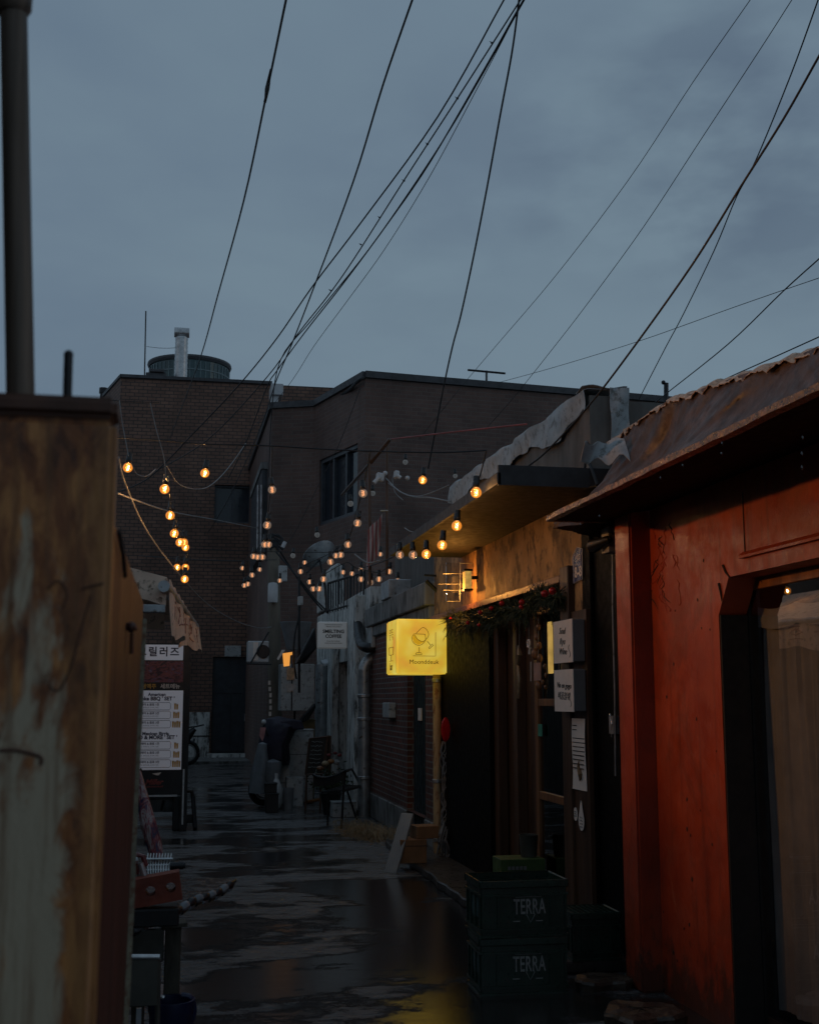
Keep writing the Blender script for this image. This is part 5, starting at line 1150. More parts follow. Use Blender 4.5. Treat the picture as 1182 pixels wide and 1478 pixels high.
w = MB(); w.tube([Mm(282, 1052), Mm(272, 1062), Mm(256, 1066), Mm(240, 1064), Mm(228, 1058)], [.05, .12, .16, .15, .08], 10); part('body', w, 'black_metal', mc, smooth=True)
w = MB(); w.tube([Mm(266, 1060), Mm(276, 1052), Mm(281, 1047)], .018, 6); part('mudguard', w, 'galv', mc, smooth=True)
w = MB(); w.tube([Mm(270, 1050), Mm(282, 1049), Mm(295, 1046)], .02, 6); part('handlebar', w, 'black_metal', mc, smooth=True)
w = MB(); w.tube([Mm(272, 1052), wc], .025, 6); part('fork', w, 'black_metal', mc)
w = MB(); w.tube([Mm(281, 1066), Mm(279, 1073), Mm(272, 1070)], [.02, .06, .05], 8); part('headlight', w, 'window_glass', mc, smooth=True)

# ---- table with rope-trimmed top
ZT = .74
tA, tB, tC = P(335, 1274, Z=ZT), P(150, 1357, Z=ZT), P(150, 1266, Z=ZT)
tb = thing('wooden_table', 'dark rickety table with black-and-white rope trim, left foreground beside the lane', 'table', (0, 4.8, 0))
w = MB(); w.prism([(tB.x, tB.y), (tA.x, tA.y), (P(342, 1268, Z=ZT).x, P(342, 1268, Z=ZT).y), (tC.x, tC.y)], ZT - .02, ZT); part('tabletop', w, mat('wet_top', (.03, .03, .03), .25, var=.3), tb, bevel=.003)
w = MB(); a = P(245, 1331, Y=4.75); w.tube([P(262, 1333, Z=ZT - .05), P(262, 1478, Z=ZT - .05)], .001, 4)
pc = P(250, 1360, Z=ZT - .1); w = MB(); w.box(pc.x - .032, pc.x + .032, pc.y - .03, pc.y + .03, 0, ZT - .04); part('leg', w, 'post_wood', tb, bevel=.005)
w = MB(); w.obox((pc.x + .0, pc.y, ZT - .03), (.1, .1, .016), (0, R(-4), R(8))); part('leg_cap', w, 'post_wood', tb, bevel=.002)
w = MB(); w.box(pc.x - .75, pc.x - .68, pc.y - .03, pc.y + .03, 0, ZT - .04); part('leg', w, 'post_wood', tb, bevel=.005)
w = MB(); w.box(tA.x - .45, tA.x - .39, tA.y + .15, tA.y + .2, 0, ZT - .021); part('leg', w, 'post_wood', tb)
w = MB(); w.box(pc.x - .66, pc.x - .035, pc.y - .015, pc.y + .005, ZT - .17, ZT - .045); part('apron', w, 'tray', tb, bevel=.003)
ropep = [tB.lerp(tA, i / 17) + V((.004, -.006, -.012 - .006 * math.sin(i))) for i in range(18)]
lk = []
for i in range(17):
    a, b = ropep[i], ropep[i + 1]; m_ = MB(); d_ = (b - a) * .08; m_.tube([a + d_, a.lerp(b, .3) + V((0, 0, .006)), a.lerp(b, .7) + V((0, 0, .006)), b - d_], [.009, .019, .019, .009], 8); lk.append(m_)
for i, m_ in enumerate(lk): part('rope_link', m_, 'white_cloth' if i % 2 else 'black_metal', tb, smooth=True)
lk = []
for i in range(17):
    a, b = ropep[i], ropep[i + 1]; m_ = MB(); m_.tube([a.lerp(b, .15) + V((0, -.006, -.016)), a.lerp(b, .8) + V((0, -.006, -.012))], .008, 6); lk.append(m_)
for i, m_ in enumerate(lk): part('rope_link', m_, 'black_metal' if i % 2 else 'white_cloth', tb, smooth=True)
# hollow red brick on the table
def holed_block(c, L_, H_, D_, holes, r, rot):
    mb = MB(); mtx = Matrix.Rotation(rot[2], 3, 'Z') @ Matrix.Rotation(rot[1], 3, 'Y') @ Matrix.Rotation(rot[0], 3, 'X')
    def t(x, y, z): return V(c) + mtx @ V((x, y, z))
    n = 16; xs = [-L_ / 2] + [L_ * (i + 1) / holes - L_ / 2 for i in range(holes)]
    for i in range(holes):
        x0, x1 = xs[i], xs[i + 1]; cx = (x0 + x1) / 2; ring = []; outr = []
        for k in range(n):
            an = 2 * math.pi * (k + .5) / n; dx, dz = math.cos(an), math.sin(an); ring.append((cx + r * dx, r * dz))
            sc = min((x1 - x0) / 2 / max(abs(dx), 1e-6), H_ / 2 / max(abs(dz), 1e-6)); outr.append([cx + dx * sc, dz * sc])
        for (sx, sz) in ((1, 1), (-1, 1), (-1, -1), (1, -1)):  # snap nearest points to the cell corners
            tx, tz = cx + sx * (x1 - x0) / 2, sz * H_ / 2; j = min(range(n), key=lambda q_: (outr[q_][0] - tx) ** 2 + (outr[q_][1] - tz) ** 2); outr[j] = [tx, tz]
        vs = [t(x, -D_ / 2, z) for x, z in ring] + [t(x, -D_ / 2, z) for x, z in outr] + [t(x, D_ / 2, z) for x, z in ring] + [t(x, D_ / 2, z) for x, z in outr]
        fs = []
        for k in range(n):
            k2 = (k + 1) % n
            fs += [(k, k2, n + k2, n + k), (2 * n + k, 3 * n + k, 3 * n + k2, 2 * n + k2), (k, 2 * n + k, 2 * n + k2, k2)]
        mb.add(vs, fs)
    hx, hz, hy = L_ / 2, H_ / 2, D_ / 2
    mb.add([t(-hx, -hy, -hz), t(hx, -hy, -hz), t(hx, hy, -hz), t(-hx, hy, -hz), t(-hx, -hy, hz), t(hx, -hy, hz), t(hx, hy, hz), t(-hx, hy, hz)], [(0, 3, 2, 1), (4, 5, 6, 7), (1, 2, 6, 5), (3, 0, 4, 7)])
    return mb
YB = 4.95; bc = P(222, 1281, Y=YB); 
s = holed_block((P(218, 1281, Y=YB).x, YB, P(218, 1284, Y=YB).z), .23, .105, .09, 3, .019, (0, R(-9), R(0)))
solo('perforated_brick', s, 'brick_block', 'red brick with three round holes propped on the dark table', 'brick')
s = MB(); c = P(215, 1318, Z=ZT); s.box(c.x - .13, c.x + .12, YB - .05, YB + .12, ZT + .001, P(215, 1302, Y=YB).z - .02); solo('dark_tray', s, 'dark_recess', 'low dark tray under the perforated brick on the table', 'tray', bevel=.006)
# wire rack & bits on the brick
rk = thing('wire_rack', 'small silver wire grill rack lying above the perforated brick', 'rack', P(232, 1262, Y=5.1))
wr = []
for i in range(9):
    x_ = 214 + i * 4.2; m_ = MB(); m_.tube([P(x_, 1232, Y=5.12), P(x_ - 1, 1240, Y=5.08), P(x_ - 2 + (4 - i) * .4, 1250, Y=5.05), P(x_ - 2 + (4 - i) * .6, 1262, Y=5.0)], .0028, 5); wr.append(m_)
for y_ in (1240, 1249, 1256): m_ = MB(); m_.tube([P(210, y_, Y=5.07), P(250, y_ - .5, Y=5.07)], .005, 5); wr.append(m_)
parts('wire', wr, 'galv', rk, smooth=True)
s = MB(); s.tube([P(246, 1250, Y=5.05), P(265, 1249, Y=5.05)], .016, 12); s.tube([P(265, 1249, Y=5.05), P(268, 1249, Y=5.05)], .012, 12); solo('black_flask', s, 'black_metal', 'little black flask lying right of the wire rack', 'flask', smooth=True)
s = MB(); s.tube([P(190, 1240, Y=5.0), P(200, 1234, Y=5.0), P(207, 1236, Y=5.0), P(211, 1250, Y=5.0)], .01, 8); s.tube([P(193, 1240, Y=5.02), P(197, 1262, Y=5.02)], .014, 8); solo('gas_burner', s, mat('burner_red', (.15, .02, .02), .4), 'dull red burner hose heaped left of the wire rack on the table', 'burner', smooth=True)
s = MB(); s.tube([P(203, 1246, Y=4.98), P(209, 1264, Y=4.98)], .012, 8); s.tube([P(190, 1245, Y=4.98), P(200, 1241, Y=4.98)], .012, 8); solo('metal_tongs', s, 'galv', 'stubby pale metal tongs beside the dull red burner hose', 'tongs', smooth=True)
# folded parasol with flag pattern
m, nt, b = nodes('flag_cloth')
c = ramp(nt, noise(nt, 9, 3, (3, 3, 1), .6, 1), [(.38, (.02, .02, .06)), (.46, (.22, .03, .035)), (.55, (.32, .28, .27)), (.63, (.2, .03, .03)), (.72, (.25, .22, .22))])
nt.links.new(c, b.inputs['Base Color']); M['flag_cloth'] = m
fp = thing('folded_parasol', 'folded red, white and blue parasol leaning under the menu board', 'parasol', P(230, 1236, Y=5.8))
s = MB(); s.tube([P(200, 1112, Y=5.9), P(206, 1150, Y=5.85), P(214, 1190, Y=5.8), P(224, 1222, Y=5.78), P(228, 1240, Y=5.75)], [.014, .026, .036, .034, .026], 9); s.v = [v + V((0, 0, .006 * math.sin(v.x * 300))) for v in s.v]; part('canopy', s, 'flag_cloth', fp)
s = MB(); s.tube([P(196, 1104, Y=5.9), P(200, 1114, Y=5.9)], .008, 8); s.tube([P(192, 1124, Y=5.9), P(201, 1112, Y=5.9), P(205, 1110, Y=5.9)], .006, 6); part('handle', s, 'post_wood', fp, smooth=True)
# folding metal chair whose back faces us, bottom left
YC2 = 4.15
fc = thing('folding_chair', 'grey metal folding chair with a bright rail, bottom left below the table', 'chair', P(205, 1560, Y=YC2))
def C2(x, y, d=0): return P(x, y, Y=YC2 + d)
a = C2(150, 1386); b = C2(228, 1452); w = MB(); w.box(a.x, b.x, YC2, YC2 + .012, b.z, a.z); part('back_panel', w, 'tray', fc, bevel=.003)
w = MB(); w.tube([C2(150, 1381), C2(231, 1381)], .008, 8); part('top_rail', w, 'galv', fc, smooth=True)
for x_ in (154, 229): w = MB(); e_ = C2(x_ - 2, 1500, .02); w.tube([C2(x_, 1384, .012), e_, V((e_.x, e_.y + .1, .01))], .009, 8); part('leg', w, 'tray', fc, smooth=True)
a = C2(201, 1456); w = MB(); w.box(a.x - .008, a.x + .008, YC2 + .0, YC2 + .015, .3, a.z); part('back_slat', w, 'grey_metal', fc)
w = MB(); a = C2(152, 1478); w.box(C2(152, 0).x, C2(226, 0).x, YC2 + .03, YC2 + .35, .42, .44); part('seat', w, 'tray', fc, bevel=.004)
# blue bucket & clip
bk = thing('blue_bucket', 'blue plastic bucket behind the table leg at the bottom left', 'bucket', (P(246, 1478, Y=4.9).x, 5.0, 0))
c = P(252, 1450, Y=5.0); w = MB(); w.lathe([(.06, 0), (.085, c.z - .03), (.09, c.z - .02), (.09, c.z + .02), (.08, c.z + .02), (.06, .02)], (c.x - .01, 5.0, 0), 20); part('pail', w, 'blue_plastic', bk, smooth=True)
w = MB(); w.tube(smoothpath([P(262, 1437, Y=5.0), P(275, 1440, Y=5.0), P(280, 1460, Y=5.0), P(272, 1485, Y=5.0)]), .012, 8); part('handle', w, 'blue_plastic', bk, smooth=True)
s = MB(); s.tube([P(230, 1430, Y=4.7), P(232, 1438, Y=4.7), P(237, 1440, Y=4.7)], .008, 6); solo('hose_clip', s, 'galv', 'tiny bright metal clip between folding chair and table leg', 'clip', smooth=True)

# ================================================================ MIDDLE OF THE LANE
YPo = 20.8
up_ = thing('utility_pole', 'brownish concrete utility pole carrying a white canister and a knot of cables', 'pole', (P(398, 1160, Y=YPo).x, YPo, 0))
w = MB(); w.tube([(P(398, 1160, Y=YPo).x, YPo, 0), P(396, 900, Y=YPo), P(395, 778, Y=YPo)], [.125, .11, .1], 18); part('shaft', w, 'pole_conc', up_, smooth=True)
w = MB(); a = P(394, 842, Y=YPo - .12); b = P(394, 870, Y=YPo - .12); w.lathe([(.075, b.z), (.085, b.z + .02), (.085, a.z - .03), (.07, a.z), (.03, a.z + .01)], (a.x, YPo - .18, 0), 18); part('canister', w, 'white_plastic', up_, smooth=True)
w = MB(); a = P(402, 817, Y=YPo - .15); b = P(414, 840, Y=YPo - .15); w.box(a.x, b.x, YPo - .25, YPo - .15, b.z, a.z); part('terminal_box', w, 'grey_plastic', up_, bevel=.01)
bl = []
for i in range(6): a = P(389 + 2 * hsh(i), 985 + i * 9, Y=YPo - .13); m_ = MB(); m_.box(a.x - .02, a.x + .02, YPo - .142, YPo - .128, a.z - .04, a.z + .03); bl.append(m_)
parts('torn_notice', bl, 'paper', up_)
w = MB(); rg = random.Random(21)
w = [MB().tube(smoothpath([P(386 + rg.uniform(0, 24), 770 + rg.uniform(0, 26), Y=YPo - .1) for _ in range(5)], 4), .015, 6) for i in range(7)]
parts('cable_knot', w, 'cable', up_, smooth=True)
def bunch(nm, label, lst, r=.008, mt='cable', grp=None, cat='cable'):
    for i, (pp, Ys) in enumerate(lst):
        s = MB(); s.tube(smoothpath([P(x, y, Y=Ys[0] + (Ys[1] - Ys[0]) * j / (len(pp) - 1)) for j, (x, y) in enumerate(pp)], 5), r, 5)
        solo(nm, s, mt, label if isinstance(label, str) else label[i], cat, grp, smooth=True)
bunch('service_cable', ['thick black cable looping down right of the utility pole past the white tub', 'thin service cable sloping from the utility pole top to the coffee shop wall', 'service cable dropping from the steel stand toward the dark awning', 'pale service cable slanting from pole top to the thin steel stand'],
      [([(432, 836), (433, 880), (426, 915), (424, 950), (428, 980)], (19, 19)), ([(404, 795), (440, 850), (465, 880)], (19.2, 20)), ([(434, 838), (455, 865), (470, 880)], (19, 20)), ([(399, 797), (415, 815), (432, 836)], (19.2, 19.0))], .014)
s = MB(); s.tube([P(432, 832, Y=19), P(432, 1000, Y=19)], .02, 8); s.v = s.v; solo('steel_stand', s, 'black_metal', 'thin dark steel upright carrying cables beside the utility pole', 'stand')
s = MB(); a = P(430, 861, Y=18.9); b = P(437, 874, Y=18.9); s.box(a.x, b.x, 18.85, 18.93, b.z, a.z); solo('cable_splice_box', s, 'grey_plastic', 'tiny grey splice box hanging on the thin steel upright', 'box', bevel=.006)
# air conditioner on bracket
ac = thing('air_conditioner', 'white air conditioner unit on a steel bracket left of the utility pole', 'air conditioner', P(372, 957, Y=20))
a = P(358, 925, Y=20); b = P(388, 956, Y=20); w = MB(); w.box(a.x, b.x, 20, 20.3, b.z, a.z); part('casing', w, 'white_plastic', ac, bevel=.012)
w = MB(); w.box(a.x + .09, a.x + .17, 19.994, 19.999, b.z + .03, a.z - .02); part('vent', w, 'paper', ac)
w = MB(); c = V(((a.x + b.x) / 2 + .08, 19.99, (a.z + b.z) / 2)); w.lathe([(.1, 0), (.11, .006), (.1, .01)], c, 20, (0, -1, 0)); part('fan_grille', w, 'black_metal', ac)
w = MB(); w.tube([P(356, 958, Y=19.95), P(392, 959, Y=19.95)], .014, 6); w.tube([P(362, 957, Y=19.95), P(388, 912, Y=19.95)], .014, 6); part('bracket', w, 'black_metal', ac)
# white tapered tub on bracket behind the pole
s = MB(); a = P(405, 897, Y=19.8); b = P(451, 897, Y=19.8); r1 = (b.x - a.x) / 2; r0 = r1 * .55; zt1 = a.z; zb1 = P(425, 937, Y=19.8).z
s.lathe([(r0, zb1), (r1 * .97, zt1 - .03), (r1, zt1 - .02), (r1, zt1), (r1 * .9, zt1)], ((a.x + b.x) / 2, 19.9, 0), 4 * 6); solo('white_tub', s, 'white_cloth', 'big pale tapered tub hung high between utility pole and coffee sign', 'tub', smooth=True)
s = MB(); s.slab([P(428, 958, Y=18.8), P(455, 905, Y=18.6), P(457, 935, Y=18.6), P(440, 957, Y=18.8)], (0, 1, 0), .4); solo('folded_awning', s, 'black_metal', 'folded dark awning slanting up to the coffee sign', 'awning', bevel=.01)
t = thing('lit_hanging_sign', 'small glowing orange paper lantern sign hung beside the utility pole', 'sign', P(413, 962, Y=18.9))
s = MB(); s.slab([P(408.5, 943, Y=18.9), P(410, 962, Y=18.9), P(418, 961, Y=18.9), P(419, 946, Y=18.9), P(422, 945, Y=18.9), P(422, 941, Y=18.9)], (0, 1, 0), .05); part('lit_face', s, 'lit_orange' if 'lit_orange' in M else emis('lit_orange', (1, .4, .07), .75), t)
s = MB(); s.slab([P(400, 951, Y=18.88), P(407, 938, Y=18.88), P(412, 938, Y=18.88), P(402, 953, Y=18.88)], (0, 1, 0), .01); part('paper_flap', s, 'paper', t)
# grey electric cabinets
ec = thing('electric_cabinet', 'large beige-grey electrical cabinet on the wall under the dark folded awning', 'cabinet', P(430, 1025, Y=19.9))
a = P(406, 958, Y=19.9); b = P(454, 1026, Y=19.9); w = MB(); w.box(a.x, b.x, 19.9, 20.4, b.z, a.z); part('casing', w, 'grey_plastic', ec, bevel=.01)
w = MB(); w.box(a.x + .17, a.x + .19, 19.892, 19.899, b.z, a.z); part('door_seam', w, 'ink', ec)
w = MB(); w.box(P(429, 0, Y=19.9).x, P(439, 0, Y=19.9).x, 19.888, 19.898, P(0, 980, Y=19.9).z, P(0, 962, Y=19.9).z); part('gauge_window', w, 'lit_paper_dim' if 'lit_paper_dim' in M else mat('lit_paper_dim', (.5, .3, .18), .3, var=.5, vs=14), ec)
w = MB(); w.box(P(429, 0, Y=19.9).x, P(439, 0, Y=19.9).x, 19.888, 19.898, P(0, 998, Y=19.9).z, P(0, 986, Y=19.9).z); part('label_plate', w, 'grey_metal', ec)
s = MB(); s.slab([P(430, 1045, Y=19.7), P(436, 1036, Y=19.7), P(455, 1014, Y=19.6), P(456, 1022, Y=19.6), P(445, 1040, Y=19.7)], (0, 1, 0), .2); solo('black_bag', s, 'black_metal', 'limp black bag hanging below the electrical cabinet', 'bag', bevel=.02)
s = MB(); a = P(438, 1038, Y=20.2); b = P(455, 1058, Y=20.2); s.box(a.x, b.x, 20.2, 20.5, 0, a.z); solo('yellow_carton', s, mat('carton_yel', (.2, .15, .07), .7), 'dull yellow carton standing behind the grey storage cabinets', 'box', bevel=.01)
# two grey storage cabinets
for nm, lb_, x0, x1, y0, y1, Yc in (('storage_cabinet', 'taller grey storage cabinet behind the black umbrella stand', 414, 452, 1053, 1140, 19.2), ('storage_cabinet', 'narrower grey storage cabinet next to the purple covered scooter', 402, 418, 1065, 1138, 18.9)):
    a = P(x0, y0, Y=Yc); b = P(x1, y1, Y=Yc); t = thing(nm, lb_, 'cabinet', ((a.x + b.x) / 2, Yc, 0))
    w = MB(); w.box(a.x, b.x, Yc, Yc + .35, .02, a.z - .02); part('body', w, 'grey_plastic', t, bevel=.012)
    w = MB(); w.box(a.x - .01, b.x + .01, Yc - .01, Yc + .36, a.z - .019, a.z + .005); part('lid', w, 'grey_plastic', t, bevel=.006)
    for f_ in (.33, .66): w = MB(); w.box(a.x + .01, b.x - .01, Yc - .003, Yc - .0005, a.z * f_, a.z * f_ + .008); part('drawer_seam', w, 'ink', t)
# covered scooter
cv = thing('covered_scooter', 'scooter wrapped in dark purple cover with pale skirt, left of the grey cabinets', 'scooter', P(400, 1130, Y=18.9))
def blob(cx, cy, rx, ry, z0, prof, n=20, wob=.08, seed=0):
    mb = MB(); rings = []
    for (f, z, ox) in prof: rings.append([(cx + ox + rx * f * (1 + wob * math.sin(3 * a + seed + z * 5) + wob * .5 * math.sin(7 * a + z * 9)) * math.cos(a), cy + ry * f * (1 + wob * math.sin(4 * a + seed)) * math.sin(a), z0 + z) for a in [2 * math.pi * k / n for k in range(n)]])
    m_ = len(prof); mb.add([p for r_ in rings for p in r_], [(i * n + k, i * n + (k + 1) % n, (i + 1) * n + (k + 1) % n, (i + 1) * n + k) for i in range(m_ - 1) for k in range(n)] + [tuple(range(n - 1, -1, -1)), tuple((m_ - 1) * n + k for k in range(n))]); return mb
c = P(402, 1080, Y=18.8); k2 = 18.8 / 1750
zz = lambda y: P(400, y, Y=18.8).z
part('cover', blob(c.x, 18.9, .25, .45, 0, [(.6, zz(1104), .02), (.92, zz(1095), -.04), (.95, zz(1075), -.06), (1.0, zz(1060), .0), (1.05, zz(1048), .04), (.75, zz(1038), .0), (.1, zz(1034), 0)], wob=.07), 'purple_cloth', cv, smooth=True)
s = MB(); s.slab([P(405, 1040, Y=18.5), P(424, 1038, Y=18.5), P(436, 1040, Y=18.5), P(440, 1053, Y=18.5), P(420, 1054, Y=18.5), P(405, 1058, Y=18.5)], (0, 1, 0), .25); part('cover_flap', s, 'purple_cloth', cv, bevel=.02)
c = P(376, 1110, Y=18.7)
part('skirt', blob(c.x, 18.7, .14, .35, 0, [(1.05, zz(1142), -.03), (.95, zz(1120), -.01), (.75, zz(1095), .02), (.5, zz(1073), .04), (.05, zz(1070), .04)], wob=.12, seed=1), 'white_cloth', cv, smooth=True)
c = P(394, 1120, Y=18.5)
part('skirt', blob(c.x, 18.5, .12, .16, 0, [(.9, zz(1136), 0), (1.05, zz(1115), 0), (1, zz(1098), .0), (.1, zz(1094), 0)], wob=.14, seed=3), 'white_cloth', cv, smooth=True)
w = MB(); w.ball(P(381, 1042, Y=18.6), .037, 12); part('mirror', w, 'white_plastic', cv, smooth=True)
w = MB(); w.tube([P(381, 1046, Y=18.6), P(386, 1062, Y=18.6)], .012, 6); part('mirror_stem', w, 'black_metal', cv)
w = MB(); w.slab([P(376, 1050, Y=18.35), P(384, 1050, Y=18.35), P(382, 1062, Y=18.35), P(379, 1070, Y=18.35), P(375, 1062, Y=18.35)], (0, 1, 0), .03); part('red_badge', w, 'banner_pink' if 'banner_pink' in M else mat('badge', (.4, .18, .18), .6), cv)
wc = P(381, 1125, Y=18.9); wc.z = .24; wh = part('wheel', ringw(wc, .19, .05), 'black_metal', cv, smooth=True)
part('rim', ringw(wc, .12, .015), 'grey_metal', wh, smooth=True)
s = MB(); c = P(399, 1120, Y=18.2); s = blob(c.x, 18.2, .085, .12, 0, [(.6, 0.02, 0), (1, .1, 0), (.9, .3, .01), (.5, .42, 0), (.25, .46, 0), (.3, .52, 0)], 14, .16); solo('plastic_bag', s, 'white_plastic', 'crumpled white plastic bag slumped under the purple scooter cover', 'bag', smooth=True)
for i, (x0, x1, y0, y1, lb_) in enumerate(((383, 400, 1130, 1144, 'upper of two little black bins stacked below the white bag'), (384, 402, 1144, 1163, 'lower of two little black bins, on the wet ground below the white bag'))):
    a = P(x0, y0, Y=17.7); b = P(x1, y1, Y=17.7); z1 = P(392, 1145, Y=17.7).z
    zlo, zhi = (z1 + .002, a.z) if i == 0 else (0, z1); s = MB(); s.prism([(a.x, 17.7), (b.x, 17.7), (b.x, 17.92), (a.x, 17.92)], zlo, zhi); s.box(a.x - .008, b.x + .008, 17.69, 17.93, zhi - .025, zhi - .001); solo('small_bin', s, 'black_metal', lb_, 'bin', bevel=.006)
us = thing('umbrella_stand', 'thin black post with a T-shaped hook standing on the wet lane', 'stand', P(424, 1150, Z=0))
YU = P(424, 1152, Z=0).y
w = MB(); w.tube([P(425, 1152, Y=YU), P(425.5, 1023, Y=YU)], .017, 8); part('post', w, 'black_metal', us)
w = MB(); w.tube([P(415, 1021, Y=YU), P(426, 1023, Y=YU)], .014, 8); part('hook', w, 'black_metal', us)
w = MB(); c = P(425, 1152, Z=0); w.lathe([(.14, 0), (.14, .015), (.03, .03)], (c.x, c.y, 0), 18); part('base', w, 'black_metal', us)
s = MB(); a = P(417, 1138, Y=18.2); c = P(417, 1150, Y=18.2); s.lathe([(.07, 0), (.085, a.z * .9), (.09, a.z), (.08, a.z), (.065, .02)], (a.x, 18.3, 0), 18); solo('white_bucket', s, 'white_cloth', 'small white bucket at the foot of the grey cabinets', 'bucket', smooth=True)
s = MB(); a = P(414, 1122, Y=18.7); b = P(438, 1137, Y=18.7); s.box(a.x, b.x, 18.7, 18.95, .0, a.z); s.box(a.x + .05, a.x + .13, 18.69, 18.7, a.z * .3, a.z * .8); solo('grey_toolbox', s, 'grey_plastic', 'low grey toolbox in front of the taller storage cabinet', 'box', bevel=.01)
# menu A-frame (chalk)
YA_ = 18.0
af = thing('chalkboard', 'black chalkboard easel with faint white writing in front of the coffee doorway', 'sign', P(460, 1120, Y=YA_))
def Q(x, y, d=0): return P(x, y, Y=YA_ + d)
s = MB(); s.slab([Q(441, 1118), Q(447, 1066), Q(473, 1063), Q(466, 1117)], (0, 1, 0), .03); part('board', s, 'sign_black', af)
for pr in (((447, 1066), (473, 1063)), ((441, 1118), (466, 1117)), ((441, 1118), (447, 1066)), ((466, 1117), (473, 1063))):
    w = MB(); w.tube([Q(*pr[0], -.01), Q(*pr[1], -.01)], .014, 6); part('frame_bar', w, 'wood_dark', af)
rg = random.Random(31)
for j in range(7):
    y = 1071 + j * 6; w = MB(); x0 = 450 - j * .8; w.tube([Q(x0 + i * 1.6, y + rg.uniform(-1, 1), -.008) for i in range(11)], .0035, 4); part('chalk_line', w, 'crate_print', af)
for x_ in (443, 464): w = MB(); w.tube([Q(x_, 1117), V((Q(x_, 1117).x - .02, YA_ - .05, 0))], .016, 6); part('leg', w, 'wood_dark', af)
w = MB(); w.tube([Q(475, 1062, .1), V((Q(478, 1062).x, YA_ + .5, 0))], .02, 6); part('leg', w, 'wood_dark', af)
s = MB(); a = P(474, 1062, Y=18.6); b = P(478, 1110, Y=18.6); s.box(a.x, b.x, 18.6, 18.9, 0, a.z); solo('brown_plank', s, 'wood_dark', 'dark brown upright plank directly behind the chalkboard', 'plank')
# broom, tools, pots
br = thing('broom', 'orange-handled broom leaning left of the metal armchair', 'broom', P(437, 1158, Z=0))
b_ = P(440, 1158, Z=0); w = MB(); w.tube([b_ + V((0, 0, .08)), P(465, 1098, Y=b_.y + .4)], .013, 8); part('handle', w, 'orange_wood', br, smooth=True)
w = MB(); w.prism([(b_.x - .22, b_.y - .05), (b_.x + .12, b_.y - .12), (b_.x + .12, b_.y), (b_.x - .22, b_.y + .06)], 0, [.04, .1, .12, .05]); part('bristles', w, 'orange_wood', br, bevel=.01)
s = MB(); c = P(455, 1160, Z=0); s.tube([c + V((-.12, 0, .03)), c + V((.05, .1, .05)), c + V((.35, .1, .03))], .025, 8); s.tube([P(432, 1150, Y=c.y), P(443, 1120, Y=c.y + .2)], .03, 8); solo('orange_crowbar_tool', s, 'orange_wood', 'rusty orange tool lying on the ground by the broom bristles', 'tool', smooth=True)
fl = thing('potted_plant', 'low dark pot with dried orange and red flowers behind the metal armchair', 'plant', P(480, 1150, Y=17.3))
c = P(483, 1130, Y=17.3); w = MB(); w.lathe([(.1, 0), (.15, .28), (.165, .3), (.14, .31), (.14, .27)], (c.x - .05, 17.3, 0), 20); part('pot', w, 'black_metal', fl, smooth=True)
rg = random.Random(41); lv = MB()
for i in range(500):
    p = V((c.x - .05 + rg.gauss(0, .11), 17.3 + rg.gauss(0, .12), .34 + abs(rg.gauss(0, .13)))); d = V((rg.uniform(-1, 1), rg.uniform(-1, 1), rg.uniform(-.3, 1))).normalized() * rg.uniform(.03, .08); sd = d.cross(V((rg.uniform(-1, 1), 1, rg.uniform(-1, 1)))).normalized() * .014; lv.add([p - sd, p + sd, p + d], [(0, 1, 2)])
part('foliage', lv, 'fir', fl)
for i, (x_, y_, r_, mt_) in enumerate(((470, 1102, .055, 'straw'), (478, 1099, .05, 'orange_wood'), (462, 1109, .05, 'wood_mid'), (486, 1100, .05, 'grey_plastic'), (475, 1090, .035, 'flower_red'), (484, 1087, .03, 'flower_red'), (490, 1090, .035, 'flower_red'))):
    w = MB(); w.ball(P(x_, y_, Y=17.2), r_, 10, .7); part('flower_head', w, mt_, fl, smooth=True)
# white styrofoam box & bowl
c0 = P(480, 1180, Z=0); c1 = P(515, 1180, Z=0)
s = MB(); zt = P(498, 1157, Y=c0.y).z; s.box(c0.x, c1.x, c0.y, c0.y + .28, 0, zt - .02); s.box(c0.x - .008, c1.x + .008, c0.y - .008, c0.y + .288, zt - .019, zt); solo('foam_box', s, 'grey_plastic', 'pale foam box on the ground under the metal armchair', 'box', bevel=.006)
s = MB(); c = P(521, 1178, Z=0); s.lathe([(.04, 0), (.1, .06), (.13, .1), (.12, .1), (.05, .02)], (c.x, c.y, 0), 20, (0, 0, 1)); solo('metal_bowl', s, 'galv', 'small metal bowl on the ground right of the foam box', 'bowl', smooth=True)
# armchair
ch = thing('metal_armchair', 'black metal armchair with slatted seat standing on the wet lane by the brick wall', 'chair', P(505, 1190, Z=0))
fl_, fr2 = P(473, 1192, Z=0), P(493, 1197, Z=0); bl_, br2 = P(515, 1184, Z=0), P(537, 1178, Z=0)
ys_ = (fl_.y + br2.y) / 2
def on(px, py, y): return P(px, py, Y=y)
sA, sB, sC, sD = on(468, 1143, fl_.y), on(497, 1141, fr2.y), on(521, 1135, br2.y), on(500, 1134, bl_.y + .1)
leg = lambda pts: part('leg', MB().tube(smoothpath(pts, 4), .014, 8), 'black_metal', ch, smooth=True)
leg([fl_, on(474, 1143, fl_.y)]); leg([fr2, on(496, 1140, fr2.y), on(499, 1112, fr2.y)]); leg([bl_, on(501, 1140, bl_.y)]); leg([br2, on(523, 1140, br2.y), on(508, 1110, br2.y)])
sl_ = []
for i in range(7):
    t = i / 6; sl_.append(MB().tube([sA.lerp(sB, t), sD.lerp(sC, t)], .011, 6))
parts('seat_slat', sl_, 'black_metal', ch)
w = MB(); w.tube([sA, sB, sC, sD, sA], .014, 8); part('seat_frame', w, 'black_metal', ch)
